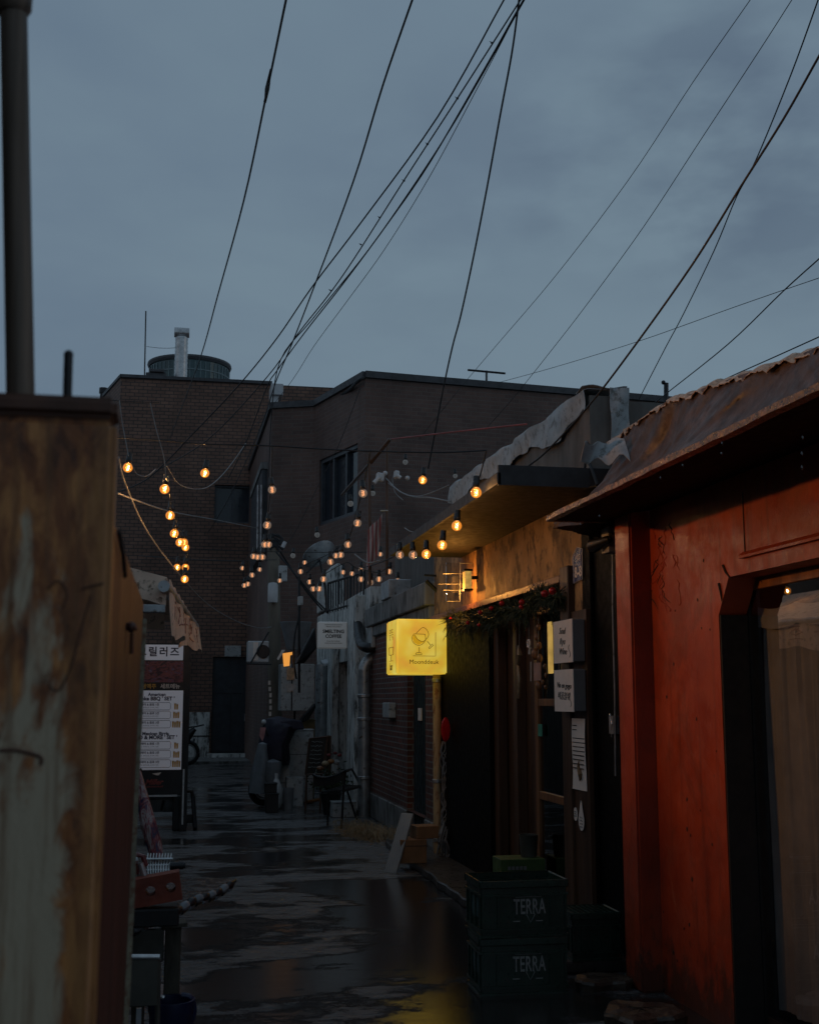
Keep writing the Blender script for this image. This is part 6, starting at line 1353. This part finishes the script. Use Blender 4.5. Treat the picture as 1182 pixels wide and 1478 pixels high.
w = MB(); w.tube(smoothpath([on(452, 1118, fl_.y + .3), on(462, 1122, fl_.y + .2), on(480, 1121, fl_.y + .1), on(499, 1113, fr2.y), on(508, 1110, br2.y)], 5), .016, 8); part('armrest', w, 'black_metal', ch, smooth=True)
w = MB(); w.grid(lambda u, v: on(453 + 44 * u, 1120 + (4 * math.sin(u * 3.1) - 5 * u) + (14 - 4 * u) * v, fl_.y + .32 - .1 * u), 12, 4, .012); part('back_shell', w, 'black_metal', ch, smooth=True)
w = MB(); w.tube([sB, sC], .02, 6); part('side_rail', w, 'black_metal', ch)

# ================================================================ STEEL FRAME, CAMERAS, FLAG above the canopy
YFm = 14.0
sf = thing('awning_truss', 'thin rusty steel awning truss rising above the concrete canopy', 'frame', P(548, 860, Y=YFm))
for pp in (((533, 655), (534, 845)), ((559, 636), (558, 830))): w = MB(); w.tube([P(*pp[0], Y=YFm), P(*pp[1], Y=YFm)], .02, 6); part('post', w, 'wood_dark', sf)
w = MB(); w.tube([P(563, 634, Y=YFm - .3), P(535, 668, Y=YFm), P(494, 714, Y=YFm + 3)], .022, 6); part('rafter', w, 'wood_dark', sf)
w = MB(); w.tube([P(563, 634, Y=YFm), P(640, 625, Y=YFm - 1.5), P(760, 612, Y=YFm - 3)], .009, 6); part('ridge_wire', w, 'logo_red', sf)
for (nm, lb_, pts, b0_) in (('security_camera', 'white twin floodlight camera on the left steel post', [(540, 697), (548, 688), (556, 683)], (541, 680, 556, 698)), ('security_camera', 'white bullet camera right of the steel frame post', [(572, 686), (578, 690), (588, 690)], (567, 677, 577, 694))):
    c = P(pts[0][0], pts[0][1], Y=YFm - .1); t = thing(nm, lb_, 'camera', c)
    a = P(b0_[0], b0_[1], Y=YFm - .1); b = P(b0_[2], b0_[3], Y=YFm - .1); w = MB(); w.obox(((a.x + b.x) / 2, YFm - .1, (a.z + b.z) / 2), (abs(b.x - a.x) * .75, .08, abs(a.z - b.z) * .7), (0, R(8), 0)); part('housing', w, 'white_plastic', t, bevel=.012)
    w = MB(); w.tube([P(*pts[0], Y=YFm - .15), P(*pts[1], Y=YFm - .15)], .026, 10); part('lens_tube', w, 'white_plastic', t, smooth=True)
    w = MB(); w.ball(P(*pts[-1], Y=YFm - .12), .028, 10); part('joint', w, 'white_plastic', t, smooth=True)
m, nt, b = nodes('flag_stripe'); tc = N(nt, 'ShaderNodeTexCoord'); wv_ = N(nt, 'ShaderNodeTexWave'); wv_.inputs['Scale'].default_value = 7; wv_.inputs['Distortion'].default_value = 1; nt.links.new(tc.outputs['Object'], wv_.inputs[0])
nt.links.new(ramp(nt, wv_.outputs['Fac'], [(.4, (.3, .27, .27)), (.6, (.22, .06, .06))]), b.inputs['Base Color']); M['flag_stripe'] = m
s = MB(); F1, F2, F3, F4 = P(552, 742, Y=YFm - .05), P(531, 765, Y=YFm - .05), P(529, 825, Y=YFm - .05), P(546, 800, Y=YFm - .05)
s.grid(lambda u, v: F2.lerp(F1, u).lerp(F3.lerp(F4, u), v) + V((0, .02 * math.sin(u * 9 + v * 3), .01 * math.sin(u * 7))), 14, 14, .003); solo('striped_flag', s, 'flag_stripe', 'limp faded red-striped flag hanging between the two steel posts', 'flag', smooth=True)
s = MB(); s.tube([P(549, 737, Y=YFm - .06), P(560, 737, Y=YFm - .06)], .008, 6); solo('flag_hook', s, 'galv', 'short bright hook above the red-striped flag', 'hook')

# ================================================================ OVERHEAD WIRES
def wire(label, pts, r, name='power_line', mt='cable', cat='wire', group=None, n=5):
    """pts: (x, y) with start and end distance; the wire hangs between two real distances"""
    pl, Ya, Yb = pts; L = [0]
    for a, b in zip(pl[:-1], pl[1:]): L.append(L[-1] + math.hypot(b[0] - a[0], b[1] - a[1]))
    w3 = [P(x, y, Y=1 / ((1 / Ya) + (1 / Yb - 1 / Ya) * l / L[-1])) for (x, y), l in zip(pl, L)]
    s = MB(); s.tube(smoothpath(w3, n), r * .88, 6); return solo(name, s, mt, label, cat, group, smooth=True)
wire('leftmost thick overhead line, spliced near the top, falling to the far brick roof', ([(420, -30), (413, 0), (386, 130), (352, 290), (315, 425), (290, 515), (262, 590), (243, 640)], 8, 32), .011)
s = MB(); s.tube([P(391, 100, Y=9.2), P(386, 128, Y=9.4), P(383, 148, Y=9.5)], [.008, .02, .009], 8); s.tube([P(389, 120, Y=9.3), P(382, 147, Y=9.5)], .009, 6); solo('wire_splice', s, 'cable', 'dark frayed splice on the leftmost overhead line', 'splice', smooth=True)
wire('overhead line entering at top centre-left and crossing the bundle above the roofs', ([(604, -25), (595, 0), (552, 125), (510, 262), (455, 410), (420, 500), (398, 552), (375, 620), (330, 720), (300, 770)], 8, 32), .010)
wire('uppermost line of the slanting bundle, drawn down to the left bulbs', ([(745, -30), (727, 0), (632, 168), (522, 320), (450, 415), (400, 488), (345, 556), (280, 625), (215, 690), (165, 712)], 9, 18), .009)
wire('second line of the slanting bundle, knotted at even spaces', ([(772, -32), (751, 0), (660, 142), (582, 262), (512, 372), (475, 425), (430, 482), (385, 545), (300, 635), (225, 680)], 9, 20), .0085)
for i, (x_, y_) in enumerate(((710, 62), (660, 142), (617, 208), (583, 261), (548, 314), (521, 353), (477, 419))):
    s = MB(); c = P(x_, y_, Y=9 + i * .8); s.obox(c, (.022, .012, .012), (0, R(20), 0)); s.tube([c, c + V((-.022, 0, .014))], .003, 4); solo('wire_tie', s, 'cable', 'small dark tie knotted on the second line of the bundle', 'wire tie', 'ties along the knotted overhead line')
wire('third line of the slanting bundle, thick, ending near the utility pole', ([(775, -30), (754, 2), (700, 98), (620, 235), (560, 322), (495, 410), (440, 480), (400, 535), (385, 560), (355, 640), (330, 690)], 9, 21), .0095)
wire('fourth line of the slanting bundle, touching the third near the top', ([(773, -30), (752, 8), (690, 118), (640, 202), (575, 300), (520, 376), (450, 462), (405, 520), (392, 600), (388, 700)], 9.2, 19), .008)
wire('thin lowest line of the slanting bundle, bowing right of the others', ([(770, -30), (750, 10), (690, 125), (620, 255), (555, 360), (500, 436), (453, 500), (410, 565), (330, 660)], 9.2, 24), .005)
wire('single steep line from top centre down to the red wire above the canopy', ([(752, -30), (747, 15), (738, 80), (722, 165), (702, 275), (683, 372), (665, 455), (653, 500), (640, 560), (625, 640), (618, 676)], 9, 13.5), .010)
wire('left of the two thin parallel lines in the right half of the sky', ([(1098, -25), (1082, 0), (1000, 118), (905, 262), (800, 400), (715, 500), (660, 565), (600, 640)], 10, 24), .005)
wire('right of the two thin parallel lines, passing behind the sheeted parapet', ([(1158, -25), (1142, 0), (1096, 72), (1012, 200), (928, 328), (850, 435), (800, 500), (740, 575), (700, 620)], 10, 22), .0055)
wire('steep line from the top right corner crossing the thick line', ([(1188, -25), (1180, 0), (1140, 110), (1090, 232), (1062, 285), (1030, 362), (985, 455), (961, 500), (930, 560), (915, 590)], 8, 16), .0075)
wire('thickest line at far right, running down to the dark fascia of the bar', ([(1200, 50), (1182, 80), (1130, 172), (1065, 275), (1000, 380), (915, 500), (850, 585), (790, 650), (763, 672)], 5, 8.0), .0075)
wire('short line above the tarpaulin on the right', ([(1200, 355), (1182, 373), (1130, 420), (1050, 497), (965, 565), (940, 585)], 8, 14), .0065)
wire('faint nearly level line crossing low in the right sky', ([(1200, 396), (1182, 401), (1060, 443), (920, 493), (800, 530), (720, 552)], 14, 26), .006)
wire('lowest short line at far right just above the tarpaulin', ([(1200, 478), (1182, 486), (1120, 514), (1040, 550), (1000, 572)], 8, 12), .006)

# ================================================================ STRING LIGHTS
def cord(label, pl, Ya, Yb, r=.006, mt='cable', name='light_cord', group=None): return wire(label, (pl, Ya, Yb), r, name, mt, 'cord', group)
cord('dark main cord of the string lights crossing the lane from left to right', [(150, 630), (175, 632), (240, 636), (296, 641), (345, 642), (400, 644), (480, 649), (560, 652), (640, 653), (702, 650)], 9.3, 9.3, .007)
cord('left pale drop cord ending at the first bright bulb', [(173, 578), (177, 610), (186, 658)], 8.7, 8.7, .0045, 'pale_cable')
cord('right pale drop cord running into the descending row of bright bulbs', [(217, 580), (226, 620), (237, 660), (240, 690)], 8.9, 9.0, .0045, 'pale_cable')
cord('thin horizontal wire between the two pale drop cords', [(155, 577), (175, 579), (230, 581)], 8.7, 8.9, .004)
cord('row cord carrying the bright bulbs away along the left eaves', [(240, 688), (247, 722), (253, 752), (262, 768), (269, 778), (271, 800), (268, 826)], 9, 13.5, .006)
cord('pale slack wire sagging between the first bright bulbs', [(190, 668), (198, 684), (212, 687), (225, 677)], 8.7, 9, .004, 'pale_cable')
cord('long pale slack wire dipping under the third bright bulb', [(241, 672), (258, 698), (283, 706), (305, 700), (330, 675), (355, 640)], 9, 16, .0045, 'pale_cable')
cord('pale wire slanting from the left eaves down to the utility pole', [(172, 660), (182, 700), (215, 770), (262, 832), (300, 872), (340, 896), (372, 906), (392, 905)], 8.7, 19, .008, 'pale_cable')
cord('faint wire crossing from left eaves to the middle window', [(170, 712), (245, 738), (310, 750), (370, 762)], 9, 24, .008, 'pale_cable')
cord('level thin wire high across the middle of the lane', [(200, 802), (270, 807), (340, 809), (400, 808)], 14, 19, .007)
cord('level thin wire just below the other, ending on the terminal box', [(225, 790), (330, 794), (430, 797), (545, 797)], 15, 15, .005)
cord('row cord of the faint middle bulbs running to the utility pole', [(393, 645), (392, 690), (387, 745), (385, 772), (372, 792), (355, 808), (352, 832)], 10, 18, .006)
cord('row cord of the faint bulbs in front of the barred window', [(535, 650), (526, 695), (515, 738), (504, 775), (488, 790), (474, 800), (440, 815)], 10, 15, .006)
cord('row cord along the bar overhang carrying the bright right bulbs', [(702, 650), (690, 695), (672, 740), (657, 748), (638, 772), (615, 785), (590, 790), (565, 805), (540, 815), (520, 820)], 8.7, 14, .0065)
cord('slack cord looping over the concrete canopy', [(470, 828), (500, 812), (515, 820), (548, 826), (563, 812)], 13.5, 13.5, .006)
cord('pale paired cables sagging from the left camera to the overhang', [(557, 690), (575, 708), (597, 717), (620, 718), (650, 724)], 13.9, 11.5, .008, 'pale_cable')
cord('second pale cable rising from the sag to the overhang corner', [(560, 697), (582, 712), (605, 716), (630, 708), (648, 700)], 13.9, 11.4, .006, 'pale_cable')
cord('loose pale tail hanging below the left camera', [(566, 690), (570, 710), (582, 722)], 13.9, 13.6, .005, 'pale_cable')
cord('pale cable tail looping in front of the overhang edge', [(512, 800), (530, 812), (548, 809)], 14, 13.6, .01, 'pale_cable')
cord('pale short cable lying near the overhang soffit edge', [(584, 762), (596, 768), (612, 764)], 12, 11.6, .006, 'pale_cable')
cord('long thin line dropping past the barred window to the pole knot', [(520, 560), (490, 640), (455, 710), (425, 770), (408, 790)], 18, 19.2, .006)
s = MB(); s.tube([P(408, 790, Y=19.1), P(412, 782, Y=19.1)], .03, 8); solo('wire_clamp', s, 'white_plastic', 'bright little clamp where the thin line meets the pole knot', 'clamp')

def bulb(kind, label, group):
    b_ = thing('string_bulb', label, 'bulb', (0, 0, 0), group)
    s = MB(); s.lathe([(.006, .115), (.02, .112), (.021, .07), (.024, .066), (.024, .04), (.019, .034)], (0, 0, 0), 12); part('socket', s, 'socket', b_, smooth=True)
    s = MB(); pr = [(.017, .036)] + [(.0365 * math.sin(a), .0365 * math.cos(a)) for a in [.5 + i * (math.pi - .5) / 10 for i in range(10)]] + [(.0005, -.0365)]; s.lathe(pr, (0, 0, 0), 16); part('globe', s, 'globe_' + kind, b_, smooth=True)
    s = MB(); s.tube([(.011 * math.cos(t * 1.1), .011 * math.sin(t * 1.1), .022 - t * .0024) for t in range(20)], .0042 if kind == 'bright' else .004, 5); part('filament', s, 'fil_' + kind, b_, smooth=True)
    return b_
def copyt(o):
    c = o.copy(); COL.objects.link(c)
    for ch_ in list(o.children):
        q_ = ch_.copy(); COL.objects.link(q_); q_.parent = c
    return c
GB, GF = 'bright string bulbs', 'faint string bulbs'
bright = bulb('bright', 'x', GB); faint = bulb('faint', 'x', GF); used = {'b': 0, 'f': 0}
BL = [(185, 675, 14, 'b', 'bright bulb nearest the rusty cabinet, hanging on the left pale drop cord'),
 (238, 706, 14, 'b', 'bright bulb at the foot of the right pale drop cord'), (296, 683, 13, 'b', 'bright bulb hanging alone on the dark main cord over the far brick wall'),
 (246, 744, 13, 'b', 'bright bulb third down in the descending left row'), (252, 770, 12.5, 'b', 'bright bulb fourth down in the descending left row'),
 (260, 783, 12, 'b', 'bright bulb in the left row, left one of the touching trio'), (266, 783, 11.5, 'b', 'bright bulb in the left row, middle one of the touching trio'), (268, 790, 11, 'b', 'bright bulb in the left row, lowest of the touching trio'),
 (256, 819, 10, 'b', 'left bulb of the small bright pair above the stall awning'), (268, 819, 10.5, 'b', 'right bulb of the small bright pair above the stall awning'), (267, 836, 11, 'b', 'lowest bright bulb of the left row, just above the awning banner'),
 (687, 711, 14, 'b', 'bright bulb hanging under the near corner of the bar overhang'), (659, 759, 12.5, 'b', 'bright bulb second along the bar overhang edge'), (638, 787, 11.5, 'b', 'yellowish bulb third along the bar overhang edge'), (615, 800, 11, 'b', 'bright bulb fourth along the bar overhang edge'),
 (610, 693, 12.5, 'b', 'bright bulb hanging alone above the canopy right of the cameras'),
 (393, 707, 12, 'f', 'faint bulb topmost in the middle row over the window hood'), (386, 758, 12, 'f', 'faint bulb second down in the middle row'), (382, 786, 10, 'f', 'left faint bulb of the pair touching above the cable knot'), (388, 786, 10, 'f', 'right faint bulb of the pair touching above the cable knot'),
 (366, 803, 9, 'f', 'faint bulb left end of the cluster left of the pole top'), (372, 804, 9, 'f', 'faint bulb middle of the cluster left of the pole top'), (379, 804, 9.5, 'f', 'faint bulb right end of the cluster left of the pole top'),
 (350, 820, 7, 'f', 'tiny faint bulb farthest left of the middle row'), (364, 830, 8, 'f', 'faint bulb between the tiny one and the white canister'), (353, 845, 7.5, 'f', 'left of the two lowest faint bulbs in the middle row'), (358, 843, 7.5, 'f', 'right of the two lowest faint bulbs in the middle row'),
 (585, 667, 8, 'u', 'small unlit bulb high between the camera and the lone bright bulb'), (657, 687, 7, 'u', 'small unlit bulb at the far end of the parapet sheet'),
 (596, 801, 10, 'f', 'faint bulb left of the bright row under the overhang edge'), (577, 801, 10, 'f', 'faint bulb farthest along the overhang edge above the canopy'),
 (524, 712, 13, 'f', 'larger faint bulb in front of the barred window frame'), (506, 727, 9, 'u', 'pale unlit bulb just left of the larger window one'), (516, 755, 12, 'f', 'faint bulb below the larger one, right of the barred window'), (502, 786, 11, 'f', 'faint bulb under the barred window'),
 (485, 802, 9, 'f', 'left faint bulb of the touching pair above the water tank'), (492, 801, 10, 'f', 'right faint bulb of the touching pair above the water tank'), (477, 811, 10, 'f', 'faint bulb beside the top of the satellite dish'), (562, 825, 9, 'f', 'faint bulb above the electrical box on the canopy'),
 (521, 822, 7.5, 'f', 'upper of two faint bulbs at the stair railing top'), (521, 836, 9, 'f', 'lower of two faint bulbs at the stair railing top'), (535, 841, 9, 'f', 'faint bulb left above the canopy fascia'), (547, 836, 9, 'f', 'faint bulb right above the canopy fascia'),
 (434, 825, 8, 'f', 'faint bulb hanging left of the satellite dish arm'), (447, 840, 8, 'f', 'faint bulb below the satellite dish arm'), (452, 850, 8.5, 'f', 'left of the two lowest faint bulbs before the water tank'), (461, 850, 9, 'f', 'right of the two lowest faint bulbs before the water tank'), (467, 836, 9.5, 'f', 'faint bulb dangling on its own cord before the water tank')]
BL += [(404, 838, 7, 'f', 'faint bulb at the top of the white canister'), (423, 802, 7.5, 'u', 'unlit bulb by the wire clamp at the pole top'), (440, 812, 7, 'f', 'faint bulb between pole top and satellite dish'),
 (458, 772, 8, 'u', 'unlit bulb low left of the barred window'), (495, 826, 7.5, 'f', 'faint bulb in front of the water tank top'), (508, 828, 7.5, 'f', 'faint bulb between water tank and railing top'), (538, 712, 8, 'u', 'unlit bulb under the left security camera'),
 (549, 800, 7.5, 'f', 'faint bulb in front of the striped flag hem'), (375, 822, 7, 'f', 'faint bulb just left of the utility pole top'), (574, 838, 8, 'f', 'faint bulb right of the electrical box on the canopy')]
LAMPS = []
unlit = bulb('unlit', 'x', 'unlit string bulbs'); used['u'] = 0
for x_, y_, d, kd, lb_ in BL:
    pr_ = {'b': bright, 'f': faint, 'u': unlit}[kd]; Y_ = .073 * 1750 / d
    o = pr_ if used[kd] == 0 else copyt(pr_); used[kd] += 1
    pos = P(x_, y_, X=1.9) if (x_, y_) in ((687, 711), (659, 759), (638, 787), (615, 800), (596, 801), (577, 801)) else P(x_, y_, Y=Y_)
    o.location = pos; o['label'] = lb_; o.rotation_euler = (R(6 * math.sin(x_)), R(7 * math.sin(y_ * 1.3)), x_)
    if kd == 'b': LAMPS.append((pos, o))
XPn = W + .16; rp = P(1136, 853, X=2 * XPn + .6)
o = copyt(bright); o.location = (-.6, rp.y, rp.z); o['label'] = 'bright bulb above the awning, mirrored in the near-right glass door'; LAMPS.append((V(o.location), o))
# unseen lamp in a made-up porch fitting on the left, outside the frame: it is what lights the red wall and the roof edge
pl_ = thing('unseen_lamp', 'unseen lamp in a made-up fitting in the side passage between food stall and corner shop', 'lamp', (-2.6, 6.75, 2.7))
w = MB(); w.box(-2.62, -2.58, 6.6, 6.9, 2.75, 2.95); part('back_plate', w, 'black_metal', pl_, bevel=.005)
w = MB(); w.tube([(-2.58, 6.75, 2.85), (-2.1, 6.75, 2.95)], .015, 8); part('arm', w, 'black_metal', pl_)
w = MB(); w.lathe([(.03, .1), (.09, .06), (.12, .0), (.115, .0), (.03, .09)], (-2.05, 6.75, 2.88), 18); part('shade', w, 'black_metal', pl_, smooth=True)
w = MB(); w.box(-2.9, -2.62, 5.9, 7.2, 0, 3.0); solo('passage_wall', w, 'shed_wall', 'dark back wall of the side passage carrying the unseen lamp', 'wall')
def lamp(c, e, col=(1, .5, .16), r=.03, nm='bulb_light'):
    l = bpy.data.lights.new(nm, 'POINT'); l.energy = e; l.color = col; l.shadow_soft_size = r; o = bpy.data.objects.new(nm, l); COL.objects.link(o); o.location = c; return o
EN = [20, 18, 12, 12, 9, 6, 0, 6, 8, 0, 9, 6, 6, 5, 5, 3, 8]
for (c, o), e in zip(LAMPS, EN):
    if e: lamp(c, e, r=.009)
sl2 = bpy.data.lights.new('unseen_lamp_light', 'SPOT'); sl2.energy = 225; sl2.color = (1, .4, .09); sl2.shadow_soft_size = .07; sl2.spot_size = R(72); sl2.spot_blend = .9
so2 = bpy.data.objects.new('unseen_lamp_light', sl2); COL.objects.link(so2); so2.location = (-2.05, 6.75, 2.84); so2.rotation_euler = (V((2.7, 5.2, 2.85)) - V((-2.05, 6.75, 2.84))).to_track_quat('-Z', 'Y').to_euler()
# small lit wall fixture at the end of the stucco, above the lantern sign
wf = thing('wall_lantern', 'small glowing yellow fixture on the stucco end, above and right of the lantern sign', 'lamp', P(680, 850, X=W))
c = P(674, 836, X=W - .1); w = MB(); w.box(c.x - .03, c.x + .03, c.y - .05, c.y + .05, c.z - .09, c.z + .07); part('lit_glass', w, emis('fixture_glow', (1, .6, .14), .5, .5, 24), wf, bevel=.004)
w = MB(); w.box(c.x - .04, c.x + .04, c.y - .06, c.y + .06, c.z + .071, c.z + .09); part('cap', w, 'black_metal', wf)
w = MB(); w.box(c.x - .04, c.x + .04, c.y - .06, c.y + .06, c.z - .11, c.z - .091); part('foot', w, 'black_metal', wf)
w = MB(); w.box(c.x + .041, W - .001, c.y - .02, c.y + .02, c.z + .0, c.z + .03); part('arm', w, 'black_metal', wf)
lamp(V((c.x - .12, c.y + .08, c.z - .1)), 7, (1, .4, .07), .012, 'fixture_light')

# ================================================================ WORLD
def world():
    wd = bpy.data.worlds.new('World'); SC.world = wd; wd.use_nodes = True; nt = wd.node_tree; bg = nt.nodes['Background']
    sky = nt.nodes.new('ShaderNodeTexSky'); sky.sky_type = 'NISHITA'; sky.sun_disc = False
    sky.sun_elevation = R(1.5); sky.sun_rotation = R(250); sky.air_density = 1.3; sky.dust_density = 2
    tc = nt.nodes.new('ShaderNodeTexCoord'); mp = nt.nodes.new('ShaderNodeMapping'); mp.inputs['Scale'].default_value = (1, 1, 2.2); mp.inputs['Location'].default_value = (.3, .1, .55)
    nt.links.new(tc.outputs['Generated'], mp.inputs[0])
    n = nt.nodes.new('ShaderNodeTexNoise'); n.inputs['Scale'].default_value = 2.6; n.inputs['Detail'].default_value = 5; n.inputs['Roughness'].default_value = .5; n.inputs['Distortion'].default_value = .3
    nt.links.new(mp.outputs[0], n.inputs['Vector'])
    c = ramp(nt, n.outputs['Fac'], [(.34, (1.14, 1.66, 2.28)), (.48, (1.3, 1.86, 2.46)), (.62, (1.44, 2.06, 2.62))])
    # soft darker rain clouds low on the right
    for D_, lo, hi, am in ((ray(935, 215), .9900, .9995, 1.0), (ray(1165, 190), .9880, .9990, 1.1), (ray(620, 300), .990, .9995, .45), (ray(1110, 330), .994, .9995, .45)):
        D_ = D_.normalized(); vd = nt.nodes.new('ShaderNodeVectorMath'); vd.operation = 'DOT_PRODUCT'; nm = nt.nodes.new('ShaderNodeVectorMath'); nm.operation = 'NORMALIZE'; nt.links.new(tc.outputs['Generated'], nm.inputs[0]); nt.links.new(nm.outputs[0], vd.inputs[0]); vd.inputs[1].default_value = D_
        mr = nt.nodes.new('ShaderNodeMapRange'); mr.interpolation_type = 'SMOOTHSTEP'; mr.inputs[1].default_value = lo; mr.inputs[2].default_value = hi; nt.links.new(vd.outputs['Value'], mr.inputs[0])
        n2 = nt.nodes.new('ShaderNodeTexNoise'); n2.inputs['Scale'].default_value = 9; n2.inputs['Detail'].default_value = 4; nt.links.new(mp.outputs[0], n2.inputs['Vector'])
        r2 = ramp(nt, n2.outputs['Fac'], [(.36, 0), (.62, am * .45)])
        mu = nt.nodes.new('ShaderNodeMath'); mu.operation = 'MULTIPLY'; mu.use_clamp = True; nt.links.new(mr.outputs[0], mu.inputs[0]); nt.links.new(r2, mu.inputs[1])
        c = mixc(nt, mu.outputs[0], c, (.72, 1.06, 1.62))
    m = mixc(nt, .9, sky.outputs[0], c)
    nt.links.new(m, bg.inputs[0]); bg.inputs[1].default_value = .117
world()
sun = bpy.data.lights.new('sun', 'SUN'); sun.energy = .04; sun.angle = R(25); sun.color = (1, .85, .7)
so = bpy.data.objects.new('sun', sun); COL.objects.link(so); so.rotation_euler = (R(75), 0, R(250 - 180))
vs = SC.view_settings; vs.view_transform = 'Standard'; vs.look = 'None'; vs.gamma = 1; vs.use_curve_mapping = False; vs.exposure = 0
SC.cycles.use_denoising = True; SC.cycles.max_bounces = 6; SC.cycles.transparent_max_bounces = 12
SC.cycles.sample_clamp_indirect = 4
